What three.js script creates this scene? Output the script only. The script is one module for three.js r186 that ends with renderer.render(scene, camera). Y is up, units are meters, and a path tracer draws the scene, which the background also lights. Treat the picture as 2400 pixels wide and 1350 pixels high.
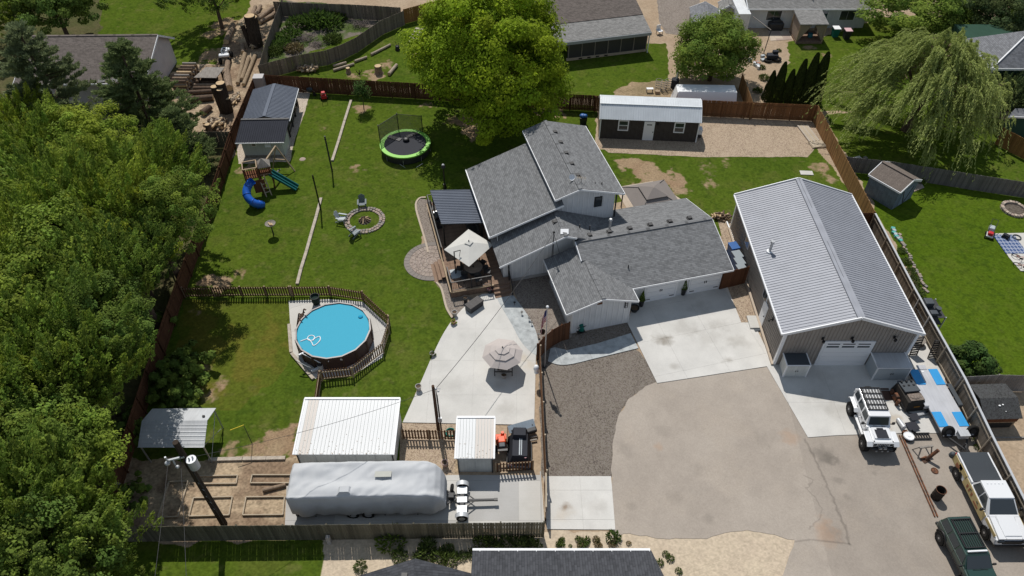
import * as THREE from 'three';
import { mergeGeometries } from 'three/addons/utils/BufferGeometryUtils.js';
import { RoundedBoxGeometry } from 'three/addons/geometries/RoundedBoxGeometry.js';

// ---------- camera, sky, sun, exposure ----------
const scene = new THREE.Scene();
const CAM_H = 40, PITCH = 45.4 * Math.PI / 180, F = 1710;          // drone camera 40 m up, looking 45.4 degrees down
const camera = new THREE.PerspectiveCamera(2 * Math.atan(675 / F) * 180 / Math.PI, 1024 / 576, 0.5, 2000);
camera.position.set(0, CAM_H, 0);
camera.rotation.set(-PITCH, 0, 0);
const renderer = new THREE.WebGLRenderer({ antialias: true });
renderer.setSize(1024, 576);
renderer.toneMapping = THREE.LinearToneMapping;
renderer.toneMappingExposure = 0.83;
renderer.shadowMap.enabled = true;
const AZ = 13 * Math.PI / 180, EL = 56 * Math.PI / 180;            // light falls toward the viewer and a little to the east
const sunDir = new THREE.Vector3(-Math.sin(AZ) * Math.cos(EL), Math.sin(EL), -Math.cos(AZ) * Math.cos(EL));
// pale summer sky with thin high cloud, computed as an equirectangular map
{
  const w = 128, h = 64, d = new Float32Array(w * h * 4);
  for (let j = 0; j < h; j++) for (let i = 0; i < w; i++) {
    const e = (j + 0.5) / h * 2 - 1, k = 4 * (j * w + i), t = Math.pow(Math.max(0, e), 0.55);
    const c = e < 0 ? [0.13, 0.125, 0.1] : [0.42 - 0.23 * t, 0.46 - 0.195 * t, 0.53 - 0.15 * t];
    d[k] = c[0]; d[k + 1] = c[1]; d[k + 2] = c[2]; d[k + 3] = 1;
  }
  const t = new THREE.DataTexture(d, w, h, THREE.RGBAFormat, THREE.FloatType);
  t.mapping = THREE.EquirectangularReflectionMapping; t.magFilter = THREE.LinearFilter; t.minFilter = THREE.LinearFilter; t.needsUpdate = true;
  scene.background = t; scene.environment = t;
}
const sun = new THREE.DirectionalLight(0xfffaf3, 4.7);
sun.position.copy(sunDir).multiplyScalar(120).add(new THREE.Vector3(0, 0, -45));
sun.target.position.set(0, 0, -45);
sun.castShadow = true; sun.shadow.mapSize.set(4096, 4096); sun.shadow.radius = 1;
Object.assign(sun.shadow.camera, { left: -80, right: 80, top: 60, bottom: -60, near: 1, far: 320 });
scene.add(sun, sun.target);

// ---------- helpers ----------
let seed = 12345;
const rnd = () => { seed = (seed * 1664525 + 1013904223) >>> 0; return seed / 4294967296; };
const rr = (a, b) => a + (b - a) * rnd();
const V = (x, y, z) => new THREE.Vector3(x, y, z);
const cp = Math.cos(PITCH), sp = Math.sin(PITCH);
// world position of a survey mark on the level plane h metres above the ground
function S(u, v, h = 0) {
  const x = (u - 1200) / F, y = -(v - 675) / F;
  const dy = y * cp - sp, dz = -y * sp - cp, t = (h - CAM_H) / dy;
  return V(x * t, h, dz * t);
}
const ground = list => list.map(([u, v]) => { const p = S(u, v); return [p.x, p.z]; });
const used = {};
const numbered = n => { used[n] = (used[n] ?? -1) + 1; return used[n] ? n + '_' + String(used[n]).padStart(3, '0') : n; };

function plain(g) { g = g.index ? g.toNonIndexed() : g; for (const k of Object.keys(g.attributes)) if (!['position', 'normal', 'uv'].includes(k)) g.deleteAttribute(k); return g; }
// uv in metres, taken from the two axes that each face lies along
function metric(g) {
  g = plain(g);
  const p = g.attributes.position, n = g.attributes.normal, uv = new Float32Array(p.count * 2);
  for (let i = 0; i < p.count; i++) {
    const j = i - i % 3, ax = Math.abs(n.getX(j)), ay = Math.abs(n.getY(j)), az = Math.abs(n.getZ(j));
    if (ay >= ax && ay >= az) { uv[2 * i] = p.getX(i); uv[2 * i + 1] = p.getZ(i); }
    else if (ax >= az) { uv[2 * i] = p.getZ(i); uv[2 * i + 1] = p.getY(i); }
    else { uv[2 * i] = p.getX(i); uv[2 * i + 1] = p.getY(i); }
  }
  g.setAttribute('uv', new THREE.BufferAttribute(uv, 2));
  return g;
}
const spin = (g, rx = 0, ry = 0, rz = 0) => { if (rx) g.rotateX(rx); if (rz) g.rotateZ(rz); if (ry) g.rotateY(ry); return g; };
// box: w along x, h along y, d along z; x, z centre and y bottom
const bx = (w, h, d, x = 0, y = 0, z = 0, ry = 0, rx = 0, rz = 0) => spin(metric(new THREE.BoxGeometry(w, h, d)), rx, ry, rz).translate(x, y + h / 2, z);
const rbx = (w, h, d, r, x = 0, y = 0, z = 0, ry = 0) => spin(metric(new RoundedBoxGeometry(w, h, d, 2, r)), 0, ry).translate(x, y + h / 2, z);
const cy = (r1, r2, h, x = 0, y = 0, z = 0, seg = 12) => plain(new THREE.CylinderGeometry(r2, r1, h, seg)).translate(x, y + h / 2, z);
const ball = (r, x, y, z, sx = 1, sy = 1, sz = 1, ws = 10, hs = 7) => plain(new THREE.SphereGeometry(r, ws, hs)).scale(sx, sy, sz).translate(x, y, z);
const torus = (R, r, x, y, z, seg = 20, ts = 8) => plain(new THREE.TorusGeometry(R, r, ts, seg)).rotateX(Math.PI / 2).translate(x, y, z);
const UPV = V(0, 1, 0);
function along(g, a, b) {      // stand a +y geometry of unit length between two points
  const d = V().subVectors(b, a), L = d.length();
  g.scale(1, L, 1);
  g.applyQuaternion(new THREE.Quaternion().setFromUnitVectors(UPV, d.normalize()));
  return g.translate(a.x, a.y, a.z);
}
const rod = (a, b, r = 0.03, r2 = r, seg = 8) => along(plain(new THREE.CylinderGeometry(r2, r, 1, seg)).translate(0, 0.5, 0), a, b);
function beam(a, b, w = 0.1, h = w) {   // squared beam between points, w level, h upright
  const d = V().subVectors(b, a), L = d.length();
  const g = metric(new THREE.BoxGeometry(w, h, L));
  const m = new THREE.Matrix4().lookAt(b, a, UPV);
  g.applyMatrix4(m); const c = V().addVectors(a, b).multiplyScalar(0.5);
  return g.translate(c.x, c.y, c.z);
}
const tube = (pts, r, seg = 24, rs = 6) => plain(new THREE.TubeGeometry(new THREE.CatmullRomCurve3(pts), seg, r, rs));
const lathe = (pts, x = 0, y = 0, z = 0, seg = 18) => plain(new THREE.LatheGeometry(pts.map(p => new THREE.Vector2(p[0], p[1])), seg)).translate(x, y, z);
// level sheet or slab with the outline [[x, z], ...], its top at y
function sheet(pts, y, t = 0.05, holes = []) {
  const sh = new THREE.Shape(pts.map(p => new THREE.Vector2(p[0], -p[1])));
  for (const h of holes) sh.holes.push(new THREE.Path(h.map(p => new THREE.Vector2(p[0], -p[1]))));
  const g = new THREE.ExtrudeGeometry(sh, { depth: t, bevelEnabled: false });
  return metric(g.rotateX(-Math.PI / 2).translate(0, y - t, 0));
}
// thick plate: planar polygon of points (its outer face, counter-clockwise seen from outside), thickness t inward; uv along first edge
function plate(p, t = 0.12) {
  const n = V().crossVectors(V().subVectors(p[1], p[0]), V().subVectors(p[2], p[0])).normalize();
  const e = V().subVectors(p[1], p[0]).normalize(), f = V().crossVectors(n, e);
  const uvo = p.map(q => [q.dot(e), q.dot(f)]), base = [Math.min(...uvo.map(q => q[0])), Math.min(...uvo.map(q => q[1]))];
  const uv = uvo.map(q => new THREE.Vector2(q[0] - base[0], q[1] - base[1]));
  const tri = THREE.ShapeUtils.triangulateShape(uv, []);
  const low = p.map(q => q.clone().addScaledVector(n, -t));
  const P = [], U = [];
  const put = (a, b, c, ua, ub, uc) => { P.push(...a.toArray(), ...b.toArray(), ...c.toArray()); U.push(ua.x, ua.y, ub.x, ub.y, uc.x, uc.y); };
  for (const [a, b, c] of tri) { put(p[a], p[b], p[c], uv[a], uv[b], uv[c]); put(low[c], low[b], low[a], uv[c], uv[b], uv[a]); }
  for (let i = 0; i < p.length; i++) {
    const j = (i + 1) % p.length, L = p[i].distanceTo(p[j]), z = new THREE.Vector2(0, 0), l = new THREE.Vector2(L, 0), zt = new THREE.Vector2(0, t), lt = new THREE.Vector2(L, t);
    put(p[i], low[i], low[j], z, zt, lt); put(p[i], low[j], p[j], z, lt, l);
  }
  const g = new THREE.BufferGeometry();
  g.setAttribute('position', new THREE.Float32BufferAttribute(P, 3));
  g.setAttribute('uv', new THREE.Float32BufferAttribute(U, 2));
  g.computeVertexNormals();
  return g;
}
// extruded side profile [[z, y], ...], width w across x, rounded edges
function profile(pts, w, bev = 0.03, x = 0) {
  const sh = new THREE.Shape(pts.map(p => new THREE.Vector2(p[0], p[1])));
  const g = new THREE.ExtrudeGeometry(sh, { depth: w - 2 * bev, bevelEnabled: bev > 0, bevelSize: bev, bevelThickness: bev, bevelSegments: 2, bevelOffset: -bev });
  return metric(g.translate(0, 0, -(w - 2 * bev) / 2).rotateY(-Math.PI / 2).translate(x, 0, 0));
}
// six-sided solid from a bottom and a top rectangle [x0, x1, z0, z1] at heights y0, y1
function frustum(b, y0, t, y1) {
  const q = (r, y) => [V(r[0], y, r[3]), V(r[1], y, r[3]), V(r[1], y, r[2]), V(r[0], y, r[2])];
  const B = q(b, y0), T = q(t, y1), P = [];
  const quad = (a, b2, c, d) => P.push(...[a, b2, c, a, c, d].flatMap(v => v.toArray()));
  quad(T[0], T[1], T[2], T[3]); quad(B[3], B[2], B[1], B[0]);
  for (let i = 0; i < 4; i++) { const j = (i + 1) % 4; quad(B[i], B[j], T[j], T[i]); }
  const g = new THREE.BufferGeometry();
  g.setAttribute('position', new THREE.Float32BufferAttribute(P, 3));
  g.computeVertexNormals();
  g.setAttribute('uv', new THREE.Float32BufferAttribute(new Float32Array(P.length / 3 * 2), 2));
  return metric(g);
}
function obj(name, geos, mat, parent = scene) {
  const list = (Array.isArray(geos) ? geos : [geos]).map(plain);
  const g = list.length > 1 ? mergeGeometries(list) : list[0];
  const m = new THREE.Mesh(g, mat);
  m.name = parent === scene ? numbered(name) : name;
  parent.add(m);
  return m;
}
function tag(o, label, category, group) { o.userData.label = label; o.userData.category = category; if (group) o.userData.group = group; return o; }
function thing(name, label, category, pos = [0, 0, 0], turn = 0, group) {
  const o = new THREE.Group(); o.name = numbered(name); scene.add(o);
  if (pos.isVector3) o.position.copy(pos); else o.position.set(...pos);
  o.rotation.y = turn;
  return tag(o, label, category, group);
}
function struct(name, geos, mat) { const m = obj(name, geos, mat); m.userData.kind = 'structure'; return m; }
function dup(root, pos, turn, label, group, scale) {
  const r = root.clone(); r.name = numbered(root.name.replace(/_\d{3}$/, '')); scene.add(r);
  r.position.copy(pos.isVector3 ? pos : V(...pos)); r.rotation.y = turn;
  r.userData = { ...root.userData };
  if (label) r.userData.label = label; if (group) r.userData.group = group; if (scale) r.scale.setScalar(scale);
  return r;
}
const heading = (a, b) => Math.atan2(b.x - a.x, b.z - a.z);       // turn that brings local +z onto a->b

// ---------- noise and textures ----------
const hash = (x, y, s) => { let h = (x * 374761393 + y * 668265263 + s * 974634777) | 0; h = Math.imul(h ^ (h >>> 13), 1274126177); return ((h ^ (h >>> 16)) >>> 0) / 4294967296; };
const sm = t => t * t * (3 - 2 * t);
function vn(x, y, s = 0, per = 0) {
  const xi = Math.floor(x), yi = Math.floor(y), fx = sm(x - xi), fy = sm(y - yi);
  const w = per ? (k => ((k % per) + per) % per) : (k => k);
  const a = hash(w(xi), w(yi), s), b = hash(w(xi + 1), w(yi), s), c = hash(w(xi), w(yi + 1), s), d = hash(w(xi + 1), w(yi + 1), s);
  return a + (b - a) * fx + (c - a) * fy + (a - b - c + d) * fx * fy;
}
const fbm = (x, y, s, o = 4) => { let v = 0, a = 0.5, f = 1, t = 0; for (let i = 0; i < o; i++) { v += a * vn(x * f, y * f, s + i); t += a; a *= 0.5; f *= 2; } return v / t; };
const pfbm = (x, y, p, s, o = 4) => { let v = 0, a = 0.5, t = 0; for (let i = 0; i < o; i++) { v += a * vn(x * p, y * p, s + i, p); t += a; a *= 0.5; p *= 2; } return v / t; };
const enc = c => { c = Math.min(1, Math.max(0, c)); return 255 * (c <= 0.0031308 ? 12.92 * c : 1.055 * Math.pow(c, 1 / 2.4) - 0.055); };
function raster(w, h, f, srgb = true) {           // f(x, y) in texels -> linear [r, g, b]
  const d = new Uint8Array(w * h * 4);
  for (let j = 0; j < h; j++) for (let i = 0; i < w; i++) {
    const c = f(i, j), k = 4 * (j * w + i);
    for (let q = 0; q < 3; q++) d[k + q] = srgb ? enc(c[q]) : 255 * Math.min(1, Math.max(0, c[q]));
    d[k + 3] = 255;
  }
  const t = new THREE.DataTexture(d, w, h, THREE.RGBAFormat);
  t.colorSpace = srgb ? THREE.SRGBColorSpace : THREE.NoColorSpace;
  t.wrapS = t.wrapT = THREE.RepeatWrapping; t.magFilter = THREE.LinearFilter; t.minFilter = THREE.LinearMipmapLinearFilter; t.generateMipmaps = true;
  t.needsUpdate = true;
  return t;
}
const tile = (n, size, f, srgb = true) => { const t = raster(n, n, (i, j) => f(i / n, j / n), srgb); t.repeat.set(1 / size, 1 / size); return t; };
const mix = (a, b, t) => [a[0] + (b[0] - a[0]) * t, a[1] + (b[1] - a[1]) * t, a[2] + (b[2] - a[2]) * t];
const mul = (a, k) => [a[0] * k, a[1] * k, a[2] * k];
const step = (a, b, x) => { const t = Math.min(1, Math.max(0, (x - a) / (b - a))); return t * t * (3 - 2 * t); };

const T = {};
T.gravel = tile(512, 4.2, (x, y) => { const a = vn(x * 130, y * 130, 1, 130), b = vn(x * 62, y * 62, 2, 62), c = pfbm(x, y, 4, 3, 3); const k = 0.3 + 0.75 * a * (0.5 + b) + 0.28 * b + 0.3 * c - 0.1; return [k, k * (0.97 + 0.06 * (b - 0.5)), k * (0.94 + 0.12 * (a - 0.5))]; });
T.asphalt = tile(512, 3, (x, y) => { const a = vn(x * 200, y * 200, 5, 200), c = pfbm(x, y, 5, 6, 5); const k = 0.72 + 0.25 * a + 0.35 * (c - 0.4); return [k, k, k]; });
T.concrete = tile(512, 4, (x, y) => { const a = vn(x * 220, y * 220, 8, 220), c = pfbm(x, y, 3, 9, 6), d = vn(x * 4, y * 90, 11, 90 ); const k = 0.86 + 0.07 * a + 0.22 * (c - 0.5) + 0.03 * (d - 0.5); return [k, k, k * (0.99 + 0.03 * (c - 0.5))]; });
T.stamped = tile(512, 2.6, (x, y) => { const c = pfbm(x, y, 9, 21, 6), a = vn(x * 90, y * 90, 22, 90), r = Math.abs(pfbm(x, y, 7, 27, 4) - 0.5); const k = 0.72 + 0.6 * (c - 0.42) + 0.16 * a - 0.1 * step(0.025, 0, r); return [k * 0.97, k, k * 1.02]; });
T.shingle = tile(512, 2.88, (x, y) => {     // 20 courses of 144 mm, tabs of varied tone
  const row = Math.floor(y * 20), fy = y * 20 - row, off = hash(row, 3, 7), n = 10, q = ((x + off) % 1) * n, tab = Math.floor(q), fx = q - tab;
  const tone = hash(tab, row, 31), tone2 = hash(Math.floor(q * 2.3), row, 17), g = vn(x * 250, y * 250, 4, 250);
  let k = 0.64 + 0.36 * tone * tone + 0.2 * tone2 + 0.24 * (g - 0.5);
  if (fy < 0.16) k *= 0.62; if (fx < 0.05) k *= 0.8;
  return [k, k, k];
});
T.wood = tile(256, 0.9, (x, y) => { const g = vn(x * 40, y * 4, 41, 40), h = vn(x * 90, y * 3, 42, 90), c = pfbm(x, y, 3, 43, 3); const k = 0.62 + 0.35 * g + 0.2 * h + 0.5 * (c - 0.5); return [k, k * 0.97, k * 0.94]; });
T.bark = tile(256, 0.8, (x, y) => { const g = vn(x * 26, y * 7, 51, 26), h = vn(x * 60, y * 20, 52, 60); const k = 0.4 + 0.6 * g * h + 0.25 * h; return [k, k * 0.95, k * 0.9]; });
T.metal = tile(256, 3, (x, y) => { const c = pfbm(x, y, 4, 61, 5), s = vn(x * 60, y * 3, 62, 60); const k = 0.88 + 0.2 * (c - 0.5) + 0.11 * (s - 0.5); return [k, k, k]; });
T.cloth = tile(256, 1.6, (x, y) => { const c = pfbm(x, y, 5, 71, 4), s = vn(x * 120, y * 120, 72, 120); const k = 0.9 + 0.1 * (c - 0.5) + 0.06 * (s - 0.5); return [k, k, k]; });
T.rust = tile(256, 1, (x, y) => { const c = pfbm(x, y, 6, 81, 5), s = vn(x * 90, y * 90, 82, 90); return mix([0.2, 0.09, 0.05], [0.08, 0.05, 0.038], step(0.35, 0.65, c + 0.2 * (s - 0.5))); });

const M = (color, o = {}) => { const m = new THREE.MeshPhysicalMaterial({ roughness: 0.9, side: THREE.DoubleSide, specularIntensity: (o.roughness ?? 0.9) >= 0.7 ? 0.25 : 1, ...o }); Array.isArray(color) ? m.color.setRGB(...color) : m.color.set(color); return m; };
const mat = {
  concrete: M([0.61, 0.595, 0.56], { map: T.concrete }), concrete2: M([0.585, 0.57, 0.54], { map: T.concrete }), concrete3: M([0.63, 0.61, 0.57], { map: T.concrete }),
  concreteOld: M([0.48, 0.47, 0.455], { map: T.concrete }), joint: M([0.4, 0.385, 0.36], { map: T.concrete }), stamped: M([0.5, 0.51, 0.5], { map: T.stamped }),
  gravelTan: M([0.44, 0.35, 0.26], { map: T.gravel }), gravelDark: M([0.21, 0.185, 0.16], { map: T.gravel }), gravelGrey: M([0.27, 0.235, 0.205], { map: T.gravel }), gravelPale: M([0.55, 0.48, 0.4], { map: T.gravel }),
  paver: M([0.38, 0.32, 0.28], { map: T.gravel }), paverEdge: M([0.27, 0.24, 0.22], { map: T.concrete }),
  curb: M([0.55, 0.46, 0.37], { map: T.concrete }),
  shingle: M([0.22, 0.224, 0.228], { map: T.shingle }), shingleBrown: M([0.17, 0.145, 0.13], { map: T.shingle }), shingleDark: M([0.078, 0.081, 0.09], { map: T.shingle }), shinglePale: M([0.27, 0.265, 0.255], { map: T.shingle }), shingleGrey: M([0.235, 0.24, 0.255], { map: T.shingle }),
  white: M([0.78, 0.79, 0.79], { roughness: 0.6 }), siding: M([0.74, 0.755, 0.76], { roughness: 0.7, map: T.metal }), sidingNW: M([0.62, 0.58, 0.58], { map: T.metal }), sidingGreen: M([0.035, 0.08, 0.055], { map: T.metal }),
  trim: M([0.8, 0.81, 0.82], { roughness: 0.5 }), black: M([0.012, 0.012, 0.013], { roughness: 0.5 }), dark: M([0.03, 0.03, 0.032], { roughness: 0.6 }), rubber: M([0.022, 0.021, 0.02], { roughness: 0.85 }),
  glass: M([0.07, 0.082, 0.09], { roughness: 0.05, metalness: 0.45 }), steel: M([0.5, 0.51, 0.52], { roughness: 0.4, metalness: 0.7 }), galv: M([0.58, 0.6, 0.62], { roughness: 0.5, metalness: 0.25, map: T.metal }),
  roofMetal: M([0.33, 0.345, 0.385], { roughness: 0.6, metalness: 0.1, map: T.metal }), roofRib: M([0.33, 0.345, 0.385], { roughness: 0.6, metalness: 0.1, map: T.metal }),
  roofWhite: M([0.82, 0.83, 0.83], { roughness: 0.55, map: T.metal }), roofBeige: M([0.72, 0.66, 0.6], { roughness: 0.6, map: T.metal }), roofPaleBlue: M([0.66, 0.7, 0.73], { roughness: 0.5, metalness: 0.1, map: T.metal }),
  roofSlate: M([0.115, 0.125, 0.15], { roughness: 0.8, map: T.metal }), roofSlate2: M([0.036, 0.039, 0.05], { roughness: 0.85, map: T.metal }), roofBlue: M([0.16, 0.18, 0.22], { roughness: 0.8, map: T.metal }),
  taupe: M([0.37, 0.335, 0.3], { roughness: 0.7, map: T.metal }), taupeRib: M([0.35, 0.317, 0.285], { roughness: 0.7, map: T.metal }), shedWall: M([0.075, 0.066, 0.06], { map: T.wood }), shedWhite: M([0.62, 0.64, 0.62], { map: T.metal }),
  deck: M([0.3, 0.21, 0.155], { map: T.wood }), deck2: M([0.26, 0.18, 0.135], { map: T.wood }), deckDark: M([0.1, 0.068, 0.05], { map: T.wood }), wood: M([0.42, 0.33, 0.23], { map: T.wood }), woodPale: M([0.5, 0.43, 0.33], { map: T.wood }), woodGrey: M([0.3, 0.28, 0.255], { map: T.wood }), cedar: M([0.17, 0.075, 0.04], { map: T.wood }), timber: M([0.5, 0.45, 0.385], { map: T.wood }),
  bark: M([0.17, 0.125, 0.095], { map: T.bark }), barkPale: M([0.36, 0.28, 0.21], { map: T.bark }), barkDark: M([0.07, 0.056, 0.045], { map: T.bark }), cut: M([0.62, 0.47, 0.29], { map: T.wood }),
  soil: M([0.13, 0.095, 0.065], { map: T.gravel }), terracotta: M([0.36, 0.2, 0.14]), potGrey: M([0.4, 0.38, 0.36]), ash: M([0.09, 0.085, 0.08], { map: T.gravel }),
  stone: M([0.34, 0.29, 0.25], { map: T.concrete }), stone2: M([0.42, 0.33, 0.28], { map: T.concrete }), stone3: M([0.27, 0.25, 0.235], { map: T.concrete }),
  canvas: M([0.62, 0.61, 0.57], { map: T.cloth }), canvasTaupe: M([0.54, 0.485, 0.455], { map: T.cloth }), canvasBrown: M([0.25, 0.222, 0.205], { map: T.cloth }), cover: M([0.56, 0.575, 0.59], { map: T.cloth, roughness: 0.8 }),
  lime: M([0.22, 0.56, 0.06], { roughness: 0.5 }), net: M([0.02, 0.022, 0.02], { transparent: true, opacity: 0.5, roughness: 1 }), matBlack: M([0.035, 0.037, 0.045], { roughness: 0.7 }),
  blueSlide: M([0.012, 0.11, 0.5], { roughness: 0.35 }), greenSlide: M([0.005, 0.1, 0.095], { roughness: 0.3 }), greenSlide2: M([0.008, 0.13, 0.12], { roughness: 0.35 }),
  plasticGrey: M([0.4, 0.44, 0.46], { roughness: 0.6 }), plasticDark: M([0.05, 0.06, 0.07], { roughness: 0.6 }), blueBin: M([0.01, 0.1, 0.33], { roughness: 0.5 }), greyBin: M([0.25, 0.29, 0.32], { roughness: 0.5 }), red: M([0.5, 0.015, 0.02], { roughness: 0.5 }), orange: M([0.75, 0.09, 0.015], { roughness: 0.5 }), yellow: M([0.7, 0.55, 0.03], { roughness: 0.5 }), teal: M([0.02, 0.16, 0.13]),
  poolWall: M([0.07, 0.036, 0.03], { roughness: 0.6, map: T.metal }), poolRim: M([0.16, 0.135, 0.13], { roughness: 0.4 }), poolLiner: M([0.42, 0.82, 0.92], { roughness: 0.6 }),
  carWhite: new THREE.MeshPhysicalMaterial({ color: new THREE.Color().setRGB(0.74, 0.75, 0.76), roughness: 0.35, clearcoat: 0.8, clearcoatRoughness: 0.1, side: THREE.DoubleSide }),
  carGreen: new THREE.MeshPhysicalMaterial({ color: new THREE.Color().setRGB(0.012, 0.045, 0.035), roughness: 0.4, clearcoat: 0.8, clearcoatRoughness: 0.12, side: THREE.DoubleSide }),
  carTan: M([0.5, 0.39, 0.17], { roughness: 0.45 }), trailerBlue: M([0.03, 0.34, 0.74], { roughness: 0.5, map: T.metal }), trailerDeck: M([0.58, 0.59, 0.62], { roughness: 0.5, metalness: 0.3, map: T.metal }),
  rust: M([1, 1, 1], { map: T.rust, roughness: 0.9 }), brownPanel: M([0.1, 0.06, 0.045]),
};
// ---------- ground ----------
const inside = (x, z, p) => { let c = false; for (let i = 0, j = p.length - 1; i < p.length; j = i++) { const a = p[i], b = p[j]; if ((a[1] > z) !== (b[1] > z) && x < (b[0] - a[0]) * (z - a[1]) / (b[1] - a[1]) + a[0]) c = !c; } return c; };
const zone = (kind, px) => { const p = ground(px); const xs = p.map(q => q[0]), zs = p.map(q => q[1]); return { kind, p, x0: Math.min(...xs) - 1, x1: Math.max(...xs) + 1, z0: Math.min(...zs) - 1, z1: Math.max(...zs) + 1 }; };
const zones = [
  zone('litter', [[-400, -200], [250, -200], [240, 90], [420, 150], [440, 330], [545, 345], [425, 690], [300, 1080], [260, 1500], [-400, 1500]]),
  zone('lawn', [[230, -100], [640, -100], [560, 60], [505, 150], [405, 150], [235, 85]]),
  zone('chips', [[400, 170], [505, 150], [540, 70], [600, 30], [650, -10], [655, 40], [600, 180], [545, 315], [400, 320]]),
  zone('weeds', [[655, 0], [940, 20], [830, 100], [690, 140], [610, 150]]),
  zone('lawn', [[900, 60], [1040, 0], [1300, -20], [1340, 110], [1560, 100], [1570, 190], [1490, 215], [1400, 232], [970, 205], [610, 185], [620, 160]]),
  zone('dry', [[1440, 215], [1480, 190], [1570, 190], [1580, 240], [1440, 230]]),
  zone('lawn', [[1840, 100], [1960, 80], [2060, 40], [2300, 40], [2300, 280], [1930, 260], [1780, 250], [1790, 170]]),
  zone('dirt', [[1745, 100], [1850, 100], [1850, 150], [1790, 250], [1745, 245]]),
  zone('lawn', [[1930, 270], [2300, 250], [2410, 320], [2460, 450], [1995, 390]]),
  zone('lush', [[1995, 385], [2460, 440], [2460, 900], [2270, 900], [2060, 505]]),
  zone('dirt', [[2270, 900], [2460, 895], [2460, 1200], [2400, 1190]]),
  zone('lawn', [[595, 195], [1300, 240], [1400, 250], [1400, 470], [1010, 470], [975, 610], [1075, 720], [985, 900], [945, 995], [935, 1085], [290, 1085], [345, 900], [425, 690], [540, 380]]),
  zone('lawn', [[1395, 350], [1910, 345], [2060, 520], [2000, 560], [1700, 560], [1560, 480], [1420, 470]]),
  zone('tired', [[430, 705], [680, 705], [690, 830], [640, 900], [560, 960], [440, 960], [400, 860]]),
  zone('chips', [[285, 1080], [700, 1070], [700, 1245], [270, 1245]]),
  zone('lawn', [[250, 1272], [762, 1262], [758, 1500], [150, 1500]]),
  zone('pale', [[762, 1255], [1290, 1245], [1900, 1240], [1870, 1500], [740, 1500]]),
  zone('chips', [[935, 995], [1075, 990], [1075, 1120], [930, 1120]]),
];
const spots = [   // bare or dry patches: u, v, radius m, strength
  [1540, 420, 2.6, 1], [1500, 395, 2, 0.8], [1585, 430, 1.6, 0.8], [1470, 385, 1.6, 0.7], [655, 1035, 1.7, 0.75], [600, 1060, 1.5, 0.6], [680, 1010, 1.0, 0.75], [530, 1060, 1.2, 0.5], [520, 665, 1.3, 0.8], [490, 660, 1, 0.8], [560, 645, 0.9, 0.5], [840, 400, 1, 0.4], [850, 255, 1.2, 0.7], [700, 250, 1.4, 0.5], [740, 300, 1.2, 0.4], [830, 390, 0.8, 0.5], [1290, 262, 2, 0.9], [640, 380, 1.2, 0.4],
  [560, 400, 1, 0.5], [590, 390, 1.2, 0.5], [455, 730, 1, 0.4], [505, 130, 2.5, 0.7], [530, 60, 2.4, 0.8], [500, 80, 2, 0.6], [905, 150, 1.5, 0.6], [880, 180, 1.6, 0.7], [860, 170, 1.2, 0.5], [830, 180, 1, 0.6], [1120, 300, 2.5, 0.9], [1080, 280, 2, 0.6], [1000, 245, 1.5, 0.5], [1650, 400, 2, 0.35], [1700, 380, 1.5, 0.4], [1920, 390, 1.6, 0.6], [1950, 420, 1.4, 0.5], [1660, 430, 1.4, 0.5], [1600, 450, 1.2, 0.6],
  [470, 860, 1.2, 0.4], [520, 900, 1.4, 0.5], [480, 930, 1.6, 0.4], [700, 1060, 1, 0.8], [1895, 110, 1, 0.6], [1940, 130, 1, 0.5], [2330, 250, 1.5, 0.5], [1560, 80, 1.5, 0.8],
].map(([u, v, r, s]) => { const p = S(u, v); return [p.x, p.z, r, s]; });
const GX0 = -76, GX1 = 76, GZ0 = -104, GZ1 = -10, GN = 2048;
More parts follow.
